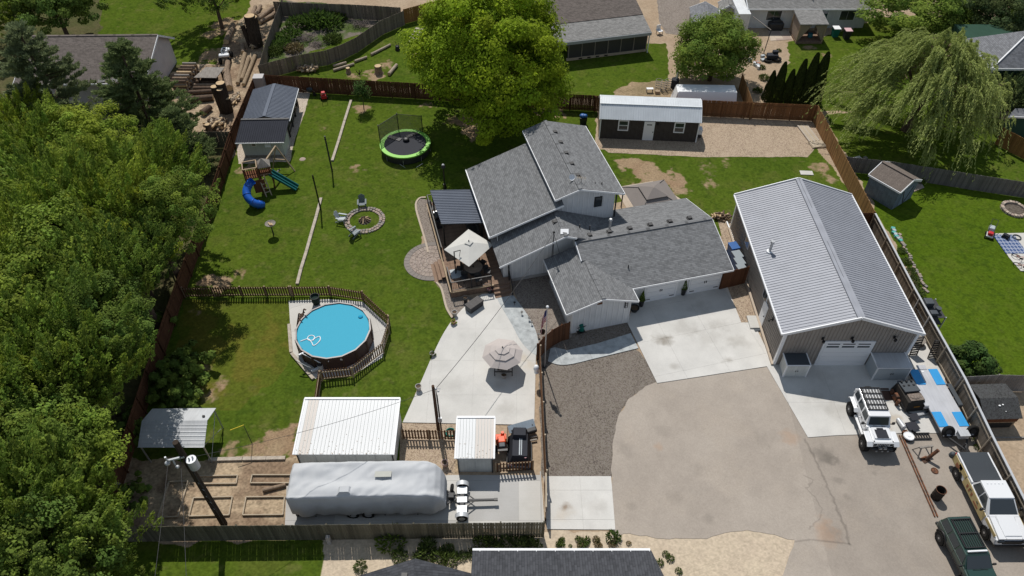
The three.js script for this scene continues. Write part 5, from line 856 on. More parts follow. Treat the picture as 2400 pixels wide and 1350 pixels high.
  // furniture under the roof
  const W2 = (x, z) => V(x, h, z).applyAxisAngle(UPV, HT).add(HO);
  const so = thing('outdoor_sofa', 'dark outdoor sofa under the pergola roof', 'sofa', W2(-6.2, -5.2), HT - Math.PI / 2);
  obj('seat', rbx(2.2, 0.4, 0.8, 0.06, 0, 0, 0), mat.dark, so); obj('backrest', rbx(2.2, 0.5, 0.2, 0.06, 0, 0.35, -0.4), mat.dark, so); for (const s of [-1, 1]) obj('armrest', rbx(0.18, 0.3, 0.8, 0.05, s * 1.05, 0.35, 0), mat.dark, so);
  const ta = thing('coffee_table', 'low dark coffee table with pale frame under the deck edge', 'table', W2(-7.6, -3.2), HT); obj('table_top', bx(1.3, 0.04, 0.8, 0, 0.4, 0), mat.deckDark, ta); obj('table_frame', [bx(1.34, 0.03, 0.04, 0, 0.41, 0.4), bx(1.34, 0.03, 0.04, 0, 0.41, -0.4)], mat.woodGrey, ta); for (const sx of [-0.6, 0.6]) for (const sz of [-0.36, 0.36]) piece('leg', ta, mat.black, sx, 0, sz, 0.05, 0.4, 0.05);
  const gr = thing('grill', 'dark barbecue grill at the north end of the deck', 'grill', W2(-8.75, -6.6), HT + 1.57); obj('cart', bx(1.2, 0.75, 0.5, 0, 0.02, 0), mat.dark, gr); obj('lid', plain(new THREE.CylinderGeometry(0.3, 0.3, 0.75, 14, 1, false, 0, Math.PI)).rotateZ(Math.PI / 2).translate(0, 0.78, 0), mat.black, gr); obj('side_shelf', bx(0.3, 0.04, 0.48, 0.72, 0.72, 0), mat.steel, gr);
  const ch = thing('lounge_chair', 'black patio chair behind the railing beside the grill', 'chair', W2(-8.8, -8.3), HT + 1.2); obj('seat', bx(0.55, 0.06, 0.55, 0, 0.38, 0), mat.dark, ch); obj('backrest', bx(0.55, 0.6, 0.05, 0, 0.42, -0.28, 0, -0.2), mat.dark, ch); for (const sx of [-0.24, 0.24]) for (const sz of [-0.24, 0.24]) piece('leg', ch, mat.black, sx, 0, sz, 0.04, 0.4, 0.04);
  // cantilever umbrella
  const U = thing('cantilever_umbrella', 'pale square cantilever umbrella with black mast over the deck', 'umbrella', W2(-8.5, -0.43), HT);
  const cr = [V(-9.1, 2.4, -1.47), V(-7.65, 2.4, 0.84), V(-5.3, 2.4, -1.11), V(-6.81, 2.4, -3.35)].map(q => V(q.x + 8.5, q.y - h, q.z + 0.43)), ap = V(-7.2 + 8.5, 2.95 - h, -1.25 + 0.43);
  const cv = obj('canopy', cr.map((q, i) => plate([q, cr[(i + 1) % 4], ap], 0.015)), mat.canvas, U);
  for (const q of cr) strip('rib', U, mat.black, q.clone().add(V(0, -0.03, 0)), ap.clone().add(V(0, -0.05, 0)), 0.03, 0.03);
  obj('vent_cap', [lathe([[0.36, -0.06], [0.2, 0.0], [0.02, 0.06]], ap.x, ap.y + 0.04, ap.z, 4)], mat.canvas, U); obj('finial', cy(0.05, 0.03, 0.1, ap.x, ap.y + 0.1, ap.z), mat.dark, U);
  obj('mast', [cy(0.045, 0.045, 2.38, 0, 0, 0), beam(V(0, 2.35, 0), V(0.5, 2.36, -0.05), 0.05, 0.06), beam(V(0.5, 2.36, -0.05), V(0.35, 1.9, 0.15), 0.03, 0.04)], mat.black, U); obj('crank', bx(0.14, 0.2, 0.12, 0, 1.2, 0.05), mat.black, U);
  obj('base_plate', [rbx(1.0, 0.1, 1.0, 0.03, 0.1, 0.0, 0)], mat.plasticGrey, U);
  // dining set
  const T2 = thing('round_table', 'round brown patio table with dark rim under the pale umbrella', 'table', W2(-7.15, -0.15), HT);
  obj('table_top', cy(0.72, 0.72, 0.04, 0, 0.7, 0, 28), M([0.26, 0.21, 0.17], { map: T.wood }), T2); obj('rim', torus(0.73, 0.03, 0, 0.72, 0, 28, 6), mat.dark, T2); obj('pedestal', [cy(0.28, 0.24, 0.05, 0, 0, 0, 16), cy(0.09, 0.07, 0.68, 0, 0.03, 0, 10)], mat.dark, T2); obj('table_hub', cy(0.07, 0.05, 0.12, 0, 0.74, 0), mat.dark, T2);
  for (let i = 0; i < 6; i++) { const an = 0.4 + i * 1.047, cpos = W2(-7.15 + Math.cos(an) * 1.1, -0.15 + Math.sin(an) * 1.1), c2 = thing('patio_chair', 'dark curved back patio chair drawn up to the round table', 'chair', cpos, HT - an + Math.PI * 1.5 + Math.PI, 'chairs around the round table'); obj('seat', rbx(0.5, 0.07, 0.5, 0.03, 0, 0.4, 0), mat.dark, c2); obj('backrest', plain(new THREE.CylinderGeometry(0.3, 0.27, 0.42, 14, 1, true, Math.PI * 0.5, Math.PI)).translate(0, 0.65, 0), mat.dark, c2); for (const sx of [-0.2, 0.2]) for (const sz of [-0.2, 0.2]) piece('leg', c2, mat.dark, sx, 0, sz, 0.035, 0.42, 0.035); }
  const hp = S(1043, 444), he = thing('patio_lamp', 'tall dark lamp post behind the pergola', 'lamp post', [hp.x, 0, hp.z]); obj('post', [cy(0.16, 0.12, 0.6), cy(0.07, 0.06, 2.0, 0, 0.5, 0)], mat.black, he); obj('lamp_head', cy(0.2, 0.14, 0.25, 0, 2.4, 0), mat.dark, he); obj('lens', ball(0.09, 0, 2.66, 0), mat.trim, he);
  const rb = W2(-5.5, -8.6), rd = thing('red_cooler', 'red cooler box standing at the deck corner by the roof eave', 'cooler', rb, HT); obj('body', rbx(0.6, 0.9, 0.5, 0.05), mat.red, rd); obj('lid', rbx(0.64, 0.12, 0.54, 0.04, 0, 0.9, 0), mat.red, rd);
}
// ---------- patio ----------
{
  const c0 = S(1178, 826, 1.62), U = thing('octagon_umbrella', 'taupe tiered octagonal umbrella over the concrete patio', 'umbrella', [c0.x, 0.06, c0.z], 0.22);
  const tier = (R, y0, r1, y1, n = 8) => { const gs = []; for (let i = 0; i < n; i++) { const a = i / n * 6.2832, b = (i + 1) / n * 6.2832; gs.push(plate([V(R * Math.cos(b), y0, R * Math.sin(b)), V(R * Math.cos(a), y0, R * Math.sin(a)), V(r1 * Math.cos(a), y1, r1 * Math.sin(a)), V(r1 * Math.cos(b), y1, r1 * Math.sin(b))], 0.012)); } return gs; };
  obj('canopy', tier(1.42, 1.4, 0.84, 1.74), mat.canvasTaupe, U); obj('canopy_tier', tier(0.92, 1.76, 0.42, 1.95), mat.canvasTaupe, U); obj('canopy_tier', tier(0.52, 1.97, 0.02, 2.1), mat.canvasTaupe, U);
  obj('tier_edge', [...tier(0.925, 1.75, 0.9, 1.76), ...tier(0.525, 1.96, 0.5, 1.975)], mat.canvasBrown, U);
  obj('pole', cy(0.035, 0.035, 2.1, 0, 0, 0), mat.dark, U); obj('finial', ball(0.05, 0, 2.14, 0), mat.black, U); for (let i = 0; i < 8; i++) { const a = i / 8 * 6.2832; strip('rib', U, mat.dark, V(1.4 * Math.cos(a), 1.38, 1.4 * Math.sin(a)), V(0.05, 1.95, 0), 0.02, 0.02); }
  obj('base', cy(0.3, 0.28, 0.08, 0, 0, 0, 18), mat.dark, U);
  const tp = S(1180, 872), t = thing('patio_bench_table', 'dark slatted patio table with bench frame under the octagonal umbrella', 'table', [tp.x, 0.06, tp.z - 0.25]);
  for (let i = 0; i < 7; i++) piece('slat', t, mat.deckDark, -0.36 + i * 0.12, 0.5, 0, 0.1, 0.03, 1.1); obj('frame', [bx(0.06, 0.06, 1.3, -0.6, 0.45, 0), bx(0.06, 0.06, 1.3, 0.6, 0.45, 0), bx(1.2, 0.06, 0.06, 0, 0.45, 0.65), bx(1.2, 0.06, 0.06, 0, 0.45, -0.65)], mat.black, t); for (const x of [-0.6, 0.6]) for (const z of [-0.62, 0.62]) piece('leg', t, mat.black, x, 0, z, 0.06, 0.46, 0.06);
  const pot = (name, label, u, v, r, h, m, plant, pm, y = 0.06) => { const p = S(u, v), o = thing(name, label, 'planter', [p.x, y, p.z]); obj('pot', lathe([[0.001, 0], [r * 0.68, 0], [r, h], [r * 1.08, h], [r * 1.08, h + 0.04], [r * 0.86, h + 0.04], [r * 0.82, h - 0.04]], 0, 0, 0, 18), m, o); obj('potting_soil', cy(r * 0.83, r * 0.83, 0.03, 0, h - 0.06, 0, 16), mat.soil, o); if (plant) { const c = obj('plant', plant, pm, o); c.position.y = h; } return o; };
  const smallCrown = crown(0.26, 0.22, 0.26, 14, 26, 0.09), topi = (() => { const B = leaves(); for (let i = 0; i < 700; i++) { const f = Math.pow(rnd(), 1.2), a = rr(0, 6.28), r = 0.25 * (1 - f) * Math.sqrt(rr(0.5, 1)); const t = rr(0.6, 1.4); leaf(B, V(Math.cos(a) * r, f * 1.0, Math.sin(a) * r), dirOut(), dirOut(), 0.09, 0.05, [t, t, t]); } return leafGeo(B); })();
  pot('planter', 'empty round pale planter at the end of the patio table', 1181, 886, 0.2, 0.3, mat.potGrey);
  pot('planter', 'dark pot with rust coloured rim beside the storage bench', 1091, 708, 0.2, 0.42, mat.dark, null);
  pot('planter', 'grey pot at the lawn edge below the storage bench', 1066, 741, 0.2, 0.38, mat.potGrey);
  pot('planter', 'small pot with yellow green plant at the patio corner', 1063, 760, 0.17, 0.26, mat.terracotta, smallCrown, LM.c);
  pot('planter', 'low pot with green plant halfway down the patio edge', 1014, 834, 0.18, 0.22, mat.potGrey, smallCrown, LM.shrub);
  pot('planter', 'bare grey pot low on the patio edge near the white shed', 982, 915, 0.2, 0.4, mat.potGrey);
  pot('planter', 'dark pot with pink flowers beside the deck stairs', 1148, 687, 0.2, 0.42, mat.dark, smallCrown, leafMat([0.3, 0.13, 0.14]));
  pot('planter', 'pink clay pot on the gravel behind the covered trailer nose', 1043, 1092, 0.2, 0.4, M([0.45, 0.33, 0.3]), null, null, 0.02);
  for (const [u, v] of [[1502, 718], [1600, 691], [1680, 672]]) pot('planter', 'tall black planter with clipped conical evergreen by a garage door', u, v, 0.22, 0.62, mat.black, topi, LM.d).userData.group = 'evergreen planters by the garage doors';
  pot('planter', 'wide black tub on the driveway by the front gable corner', 1486, 729, 0.34, 0.3, mat.black);
  const b0 = S(1112, 722), bxs = thing('storage_bench', 'dark grey slatted deck box standing on the patio', 'deck box', [b0.x, 0.06, b0.z], 0.78);
  obj('box', bx(1.25, 0.52, 0.62, 0, 0, 0), M([0.06, 0.058, 0.062]), bxs); for (let i = 0; i < 5; i++) piece('lid_slat', bxs, M([0.14, 0.135, 0.135], { map: T.wood }), 0, 0.52, -0.27 + i * 0.135, 1.32, 0.05, 0.125); for (const s of [-1, 1]) piece('end_panel', bxs, mat.plasticDark, s * 0.64, 0.02, 0, 0.03, 0.48, 0.6);
  for (const [u, v] of [[1206, 716], [1223, 738], [1246, 762], [1262, 790], [1240, 752]]) { const p = S(u, v), l = thing('path_light', 'small black path light on the gravel edge of the stamped path', 'path light', [p.x, 0.02, p.z], 0, 'path lights along the stamped path'); piece('stake', l, mat.black, 0, 0, 0, 0.03, 0.32, 0.03); piece('lamp_cap', l, mat.black, 0, 0.3, 0, 0.09, 0.05, 0.09, 0, UCYL); }
  // flag
  const f = S(1276, 861), fp = thing('flag_pole', 'pole carrying a draped striped flag behind the curved gate', 'flag pole', [f.x, 0, f.z]);
  obj('pole', cy(0.045, 0.03, 6.1, 0, 0, 0), mat.steel, fp); obj('finial', ball(0.1, 0, 6.15, 0), mat.trim, fp); obj('cleat', cy(0.1, 0.12, 0.1, 0, 0, 0), mat.dark, fp);
  { const n = 30; T.flag = raster(64, 64, (i, j) => { const x = i / 64, y = j / 64; if (x < 0.42 && y > 0.46) { const s = Math.hypot((x * 14) % 1 - 0.5, (y * 16) % 1 - 0.5) < 0.25; return s ? [0.7, 0.7, 0.72] : [0.02, 0.025, 0.13]; } return Math.floor(y * 13) % 2 ? [0.7, 0.68, 0.68] : [0.42, 0.02, 0.04]; }); T.flag.wrapS = T.flag.wrapT = THREE.ClampToEdgeWrapping;
    const g = new THREE.PlaneGeometry(1.5, 1.1, n, 14), p = g.attributes.position; for (let i = 0; i < p.count; i++) { const u = (p.getX(i) + 0.75) / 1.5, v = p.getY(i); const fold = Math.sin(u * 16) * 0.07 * (0.3 + u), drop = u * u * 0.95 + u * 0.35; p.setXYZ(i, -0.04 - u * 0.42 * (1 - 0.2 * u), 5.45 + v - drop * 0.95, 0.05 + fold + 0.2 * u); } g.computeVertexNormals();
    obj('flag', g, M([1, 1, 1], { map: T.flag }), fp); }
  const pl = S(1279, 800, 0.6), bk = thing('hanging_basket', 'dark wire basket hanging below the flag', 'basket', [pl.x - 0.25, 1.4, pl.z]); obj('basket', lathe([[0.05, 0], [0.16, 0.08], [0.2, 0.3]], 0, 0, 0, 12), mat.deckDark, bk);
  // hose reel and pots by the front gable
  const hr = S(1360, 778), h2 = thing('hose_cart', 'green garden hose wound on a black cart by the front gable', 'hose cart', [hr.x, 0.02, hr.z], 0.3);
  obj('hose', [torus(0.3, 0.05, 0, 0, 0, 18, 6), torus(0.26, 0.05, 0, 0.09, 0, 18, 6), torus(0.3, 0.05, 0, -0.09, 0, 18, 6), torus(0.2, 0.05, 0, 0.02, 0, 18, 6)].map(g => g.rotateZ(Math.PI / 2).translate(0, 0.5, 0)), mat.teal, h2); obj('cart_frame', [rod(V(-0.25, 0, -0.3), V(-0.25, 0.95, 0.35), 0.02), rod(V(0.25, 0, -0.3), V(0.25, 0.95, 0.35), 0.02), rod(V(-0.25, 0.95, 0.35), V(0.25, 0.95, 0.35), 0.02), bx(0.6, 0.05, 0.5, 0, 0.12, 0)], mat.black, h2); for (const s of [-1, 1]) obj('wheel', plain(new THREE.CylinderGeometry(0.15, 0.15, 0.06, 14)).rotateZ(Math.PI / 2).translate(s * 0.32, 0.15, -0.25), mat.rubber, h2);
  const mt = S(1771, 766), dm = obj('door_mat', rbx(0.55, 0.03, 0.95, 0.01), mat.plasticDark); dm.position.set(mt.x, 0.085, mt.z); dm.rotation.y = 0.2; tag(dm, 'dark rubber mat on the concrete by the workshop side door', 'mat');
  const bg = S(1253, 872, 1.1), wb = obj('white_bag', [ball(0.24, 0, 0.35, 0, 0.8, 1.3, 0.9, 9, 7), ball(0.17, 0.03, 0.02, 0.05, 1, 0.8, 1, 8, 6)], mat.trim); wb.position.set(1.62, 1.15, bg.z); tag(wb, 'white sack hung on the timber rail of the patio fence', 'bag');
}
// ---------- pool ----------
{
  const cx = -12.62, cz = -34.05, R = 2.58;
  slabs('pool_deck', [[677, 706], [770, 702], [850, 708], [908, 762], [897, 838], [830, 878], [748, 886], [735, 889], [684, 828]], [mat.concrete3, mat.concrete2], 0.04, 2.4, 2.4, 0.4, 0, 0);
  const t = thing('swimming_pool', 'round above ground pool with brown panel wall and turquoise water', 'pool', [cx, 0.03, cz]), n = 16;
  for (let i = 0; i < n; i++) { const a = (i + 0.5) / n * 6.2832, w = 2 * R * Math.tan(Math.PI / n); piece('wall_panel', t, mat.poolWall, Math.cos(a) * R, 0, Math.sin(a) * R, 0.06, 1.25, w - 0.02, -a); const b = i / n * 6.2832; piece('upright', t, mat.deckDark, Math.cos(b) * (R + 0.06), 0, Math.sin(b) * (R + 0.06), 0.1, 1.28, 0.14, -b); }
  obj('liner', [cy(R - 0.06, R - 0.06, 0.02, 0, 0.02, 0, 40), plain(new THREE.CylinderGeometry(R - 0.05, R - 0.05, 1.2, 40, 1, true)).translate(0, 0.62, 0)], mat.poolLiner, t);
  const wm = new THREE.MeshPhysicalMaterial({ roughness: 0.05, specularIntensity: 0.6 }); wm.color.setRGB(0.07, 0.39, 0.54);      // cloudy treated water
  obj('water', cy(R - 0.07, R - 0.07, 1.16, 0, 0.05, 0, 40), wm, t);
  { const gs = []; for (let i = 0; i < n; i++) { const a = i / n * 6.2832, b = (i + 1) / n * 6.2832; gs.push(beam(V(Math.cos(a) * R * 1.015, 1.27, Math.sin(a) * R * 1.015), V(Math.cos(b) * R * 1.015, 1.27, Math.sin(b) * R * 1.015), 0.1, 0.04)); } obj('top_rail', gs, mat.poolRim, t); }
  for (const [a, r] of [[1.55, 0.06], [1.2, 0.07], [2.3, 0.04]]) piece('fitting', t, mat.trim, Math.cos(a) * (R + 0.04), 0.95, Math.sin(a) * (R + 0.04), r * 2, r * 2, r * 2);
  const hm = tube([V(-2.1, 1.23, 1.05), V(-1.6, 1.23, 0.85), V(-1.3, 1.23, 1.15), V(-1.1, 1.23, 1.45), V(-0.75, 1.23, 0.95), V(-0.85, 1.23, 0.62), V(-1.15, 1.23, 0.8), V(-1.25, 1.23, 1.0)], 0.035, 40, 6), pt = obj('pool_hose', [hm, torus(0.24, 0.035, -1.42, 1.23, 0.75, 20, 6)]); pt.material = mat.trim; pt.position.set(cx, 0.03, cz); tag(pt, 'white pool hose looped like a heart floating on the water', 'hose');
  const fl = obj('pool_float', lathe([[0.001, 0.06], [0.12, 0.05], [0.17, 0], [0.12, -0.05]], 0, 0, 0, 14), M([0.02, 0.3, 0.5])); fl.position.set(cx + 1.75, 1.27, cz - 1.25); tag(fl, 'small round blue floater near the pool rim', 'float');
  // A-frame ladder
  const la = thing('pool_ladder', 'brown A-frame ladder standing over the pool wall', 'ladder', [cx - R * 0.9, 0.04, cz - R * 0.5], 2.6);
  for (const s of [-1, 1]) { strip('rail', la, mat.deckDark, V(0.75, 0, s * 0.28), V(0.12, 1.7, s * 0.26), 0.09, 0.05); strip('grab_rail', la, mat.deckDark, V(0.12, 1.7, s * 0.26), V(-0.08, 1.7, s * 0.26), 0.09, 0.05); } for (let i = 1; i < 5; i++) { piece('tread', la, mat.deckDark, 0.75 - i * 0.145, i * 0.33, 0, 0.14, 0.04, 0.54); }
  const sk = S(742, 712), bk = thing('flower_tub', 'tall dark green tub standing on the pool deck', 'tub', [sk.x, 0.04, sk.z]); obj('tub', lathe([[0.001, 0], [0.24, 0], [0.34, 0.75], [0.3, 0.75], [0.28, 0.6], [0.001, 0.58]], 0, 0, 0, 20), M([0.02, 0.035, 0.03]), bk); obj('rim', torus(0.33, 0.03, 0, 0.76, 0, 20, 6), mat.black, bk);
  const pe = S(743, 872), eq = thing('pool_pump', 'silver pump and hoses beside the pool fence corner', 'pump', [pe.x - 0.1, 0.04, pe.z], 0.5); obj('pump_housing', [plain(new THREE.CylinderGeometry(0.14, 0.14, 0.5, 14)).rotateZ(1.57).translate(0, 0.2, 0), cy(0.2, 0.2, 0.55, 0.42, 0, 0, 16)], mat.galv, eq); obj('filter_dome', ball(0.2, 0.42, 0.55, 0, 1, 0.5, 1), mat.black, eq); obj('hose', [tube([V(0, 0.3, 0), V(-0.4, 0.6, -0.2), V(-0.7, 0.8, -0.5), V(-0.9, 0.9, -0.8)], 0.04), tube([V(0.4, 0.7, 0), V(0.2, 0.9, -0.5), V(-0.1, 0.9, -0.9)], 0.04)], mat.steel, eq);
  const pv = S(733, 845, 0.8), br = thing('skimmer_pole', 'shiny aluminium skimmer pole with brush leaning by the pool', 'pool brush', [pv.x, 0.75, pv.z]); obj('handle', rod(V(-0.75, 0.5, -0.28), V(0.6, 0.1, 0.25), 0.03), mat.trim, br); obj('brush_head', bx(0.5, 0.08, 0.1, -0.7, 0.42, -0.3, 0.6), mat.trim, br);
  for (const [a, b] of [[[678, 762], [683, 828]], [[684, 830], [735, 890]]]) { const p = S(...a), q = S(...b), o = obj('timber_edge', beam(V(0, 0.08, 0), V(q.x - p.x, 0.08, q.z - p.z), 0.22, 0.16), mat.timber); o.position.set(p.x, 0, p.z); tag(o, b[0] < 700 ? 'weathered timber edging on the straight side of the pool deck' : 'weathered timber edging on the slanted corner of the pool deck', 'edging'); }
}
// ---------- trampoline ----------
{
  const c = V(-10.0, 0, -57.6), R = 2.36, t = thing('trampoline', 'round trampoline with lime green pad and black safety net', 'trampoline', [c.x, 0, c.z], 0.2);
  obj('jump_mat', cy(R - 0.38, R - 0.38, 0.015, 0, 0.86, 0, 40), mat.matBlack, t); obj('pad', plain(new THREE.RingGeometry(R - 0.4, R, 48, 1)).rotateX(-Math.PI / 2).translate(0, 0.9, 0), mat.lime, t); obj('pad_skirt', [plain(new THREE.CylinderGeometry(R, R, 0.12, 48, 1, true)).translate(0, 0.845, 0)], mat.lime, t);
  obj('frame', torus(R - 0.1, 0.04, 0, 0.84, 0, 40, 8), mat.steel, t); obj('skirt_net', plain(new THREE.CylinderGeometry(R - 0.04, R - 0.12, 0.7, 40, 1, true)).translate(0, 0.42, 0), mat.dark, t);
  for (let i = 0; i < 8; i++) { const a = i / 8 * 6.2832 + 0.2; piece('leg', t, mat.steel, Math.cos(a) * (R - 0.1), 0, Math.sin(a) * (R - 0.1), 0.05, 0.86, 0.05); }
  const ang = [3.5, 4.35, 5.2, 5.75].map(a => a); for (const a of [3.42, 4.55, 5.6]) strip('net_pole', t, mat.black, V(Math.cos(a) * R, 0.3, Math.sin(a) * R), V(Math.cos(a) * R, 2.75, Math.sin(a) * R), 0.07, 0.07);
  const pts = [3.42, 4.55, 5.6].map(a => [Math.cos(a) * R, Math.sin(a) * R]);
  for (let i = 0; i < 2; i++) { const [ax, az] = pts[i], [b2, bz] = pts[i + 1]; const gs = []; const n = 34; for (let k = 0; k <= n; k++) { const f = k / n; gs.push(rod(V(ax + (b2 - ax) * f, 0.92, az + (bz - az) * f), V(ax + (b2 - ax) * f, 2.65, az + (bz - az) * f), 0.011, 0.011, 4)); } for (let k = 0; k <= 20; k++) gs.push(rod(V(ax, 0.92 + k * 0.0865, az), V(b2, 0.92 + k * 0.0865, bz), k === 20 ? 0.03 : 0.011, k === 20 ? 0.03 : 0.011, 4)); obj('safety_net', gs, mat.dark, t); }
  obj('folded_net', [rbx(0.5, 0.06, 1.4, 0.02, -0.9, 0.87, -1.05, 0.9), rbx(0.4, 0.05, 1.2, 0.02, 0.8, 0.87, -1.25, -1.2)], mat.black, t);
  const b = obj('play_ball', ball(0.32, 0, 0.16, 0, 1, 0.5, 1, 14, 8), mat.black); b.position.set(c.x + 0.05, 0.88, c.z - 0.45); tag(b, 'flat black ball resting on the trampoline mat', 'ball');
  const z = thing('net_flap', 'hanging black net flap leaning off the trampoline edge', 'net', [c.x + 0.6, 0, c.z + 2.5]); obj('flap', [rod(V(-0.9, 0.3, 0), V(-0.4, 0.1, 0.25), 0.02), rod(V(0.6, 0.1, 0.25), V(1.2, 0.35, -0.05), 0.02)], mat.steel, z);
}
// ---------- play set ----------
{
  const p = S(615, 452), t = thing('play_set', 'wooden play tower with blue tube slide, green slide and swing beam', 'play set', [p.x, 0, p.z], 0.32);
  const tower = (x, z, w, h0, h1) => { for (const sx of [-1, 1]) for (const sz of [-1, 1]) piece('tower_post', t, mat.cedar, x + sx * w / 2, 0, z + sz * w / 2, 0.1, h1, 0.1); obj('platform', bx(w, 0.08, w, x, h0, z), mat.cedar, t); for (const sx of [-1, 1]) for (let i = 0; i < 6; i++) { piece('slat', t, mat.cedar, x + sx * w / 2, h0 + 0.1, z - w / 2 + 0.12 + i * (w - 0.24) / 5, 0.03, 0.85, 0.09); piece('slat', t, mat.cedar, x - w / 2 + 0.12 + i * (w - 0.24) / 5, h0 + 0.1, z + w / 2, 0.09, 0.85, 0.03); } for (const s of [-1, 1]) { strip('top_rail', t, mat.wood, V(x + s * w / 2, h1, z - w / 2), V(x + s * w / 2, h1, z + w / 2), 0.09, 0.06); strip('top_rail', t, mat.wood, V(x - w / 2, h1, z + s * w / 2), V(x + w / 2, h1, z + s * w / 2), 0.09, 0.06); } };
  tower(-0.4, -0.2, 1.15, 1.9, 2.95); tower(0.65, -0.9, 1.0, 1.4, 1.6);
  for (const s of [-1, 1]) for (const q of [-1, 1]) piece('tower_post', t, mat.cedar, 0.65 + s * 0.5, 0, -0.9 + q * 0.5, 0.09, 2.3, 0.09);
  obj('roof', [plate([V(0.05, 2.3, -0.35), V(1.25, 2.3, -0.35), V(0.65, 2.95, -0.9)], 0.04), plate([V(1.25, 2.3, -0.35), V(1.25, 2.3, -1.45), V(0.65, 2.95, -0.9)], 0.04), plate([V(1.25, 2.3, -1.45), V(0.05, 2.3, -1.45), V(0.65, 2.95, -0.9)], 0.04), plate([V(0.05, 2.3, -1.45), V(0.05, 2.3, -0.35), V(0.65, 2.95, -0.9)], 0.04)], mat.woodGrey, t);
  obj('panel', [bx(1.0, 1.3, 0.03, 0.0, 0.4, 0.42), bx(0.03, 1.2, 0.9, 1.16, 0.2, -0.9)], mat.cedar, t);
  { const pts = []; for (let i = 0; i <= 26; i++) { const f = i / 26, a = -0.2 + f * 4.4; pts.push(V(-0.55 - 0.55 * Math.sin(a) - 0.1 * f, 1.95 - 1.75 * f, 0.75 + 0.62 - 0.62 * Math.cos(a) + 0.25 * f)); } obj('tube_slide', [tube(pts, 0.34, 40, 14), ...[0.2, 0.42, 0.64, 0.86].map(f => { const k = Math.round(f * 26), d = V().subVectors(pts[Math.min(26, k + 1)], pts[k]).normalize(); return plain(new THREE.TorusGeometry(0.35, 0.03, 6, 18)).applyQuaternion(new THREE.Quaternion().setFromUnitVectors(V(0, 0, 1), d)).translate(pts[k].x, pts[k].y, pts[k].z); })], mat.blueSlide, t); obj('slide_support', [rod(V(-1.2, 0, 1.6), V(-1.0, 1.0, 1.5), 0.03), rod(V(-0.6, 0, 2.1), V(-1.0, 0.8, 1.7), 0.03)], mat.black, t); }
  { const a = V(1.1, 1.45, -0.65), b = V(3.0, 0.18, 0.55), d = V().subVectors(b, a), n = V(-d.z, 0, d.x).normalize(); const dn = d.clone().normalize(); const s = obj('slide', [plate([a.clone().addScaledVector(n, 0.3), a.clone().addScaledVector(n, -0.3), b.clone().addScaledVector(n, -0.3), b.clone().addScaledVector(n, 0.3)].reverse(), 0.05)], mat.greenSlide2, t); for (const k of [-0.32, 0, 0.32]) strip('slide_rail', s, mat.greenSlide, a.clone().addScaledVector(n, k).add(V(0, 0.06, 0)), b.clone().addScaledVector(n, k).add(V(0, 0.06, 0)), k ? 0.09 : 0.07, k ? 0.2 : 0.1); }
  obj('swing_beam', beam(V(0.9, 2.35, -1.2), V(2.0, 2.45, -3.1), 0.12, 0.16), mat.wood, t); obj('swing_leg', [beam(V(2.0, 2.45, -3.1), V(1.2, 0, -3.3), 0.1, 0.1), beam(V(2.0, 2.45, -3.1), V(3.1, 0, -2.3), 0.1, 0.1), beam(V(1.5, 1.1, -3.2), V(2.6, 1.1, -2.7), 0.08, 0.1)], mat.wood, t);
  obj('swing', [rod(V(1.45, 2.35, -2.1), V(1.6, 0.6, -1.9), 0.012), rod(V(1.6, 2.38, -2.4), V(1.85, 0.6, -2.2), 0.012), bx(0.45, 0.05, 0.18, 1.72, 0.55, -2.05, 0.8)], mat.black, t); obj('ladder', [beam(V(0.3, 0, 0.7), V(0.1, 1.85, 0.3), 0.08, 0.08), beam(V(0.75, 0, 0.6), V(0.55, 1.85, 0.2), 0.08, 0.08), ...[0.4, 0.8, 1.2, 1.6].map(y => beam(V(0.3 - y * 0.1, y, 0.7 - y * 0.2), V(0.75 - y * 0.1, y, 0.6 - y * 0.2), 0.05, 0.08))], mat.woodPale, t);
}
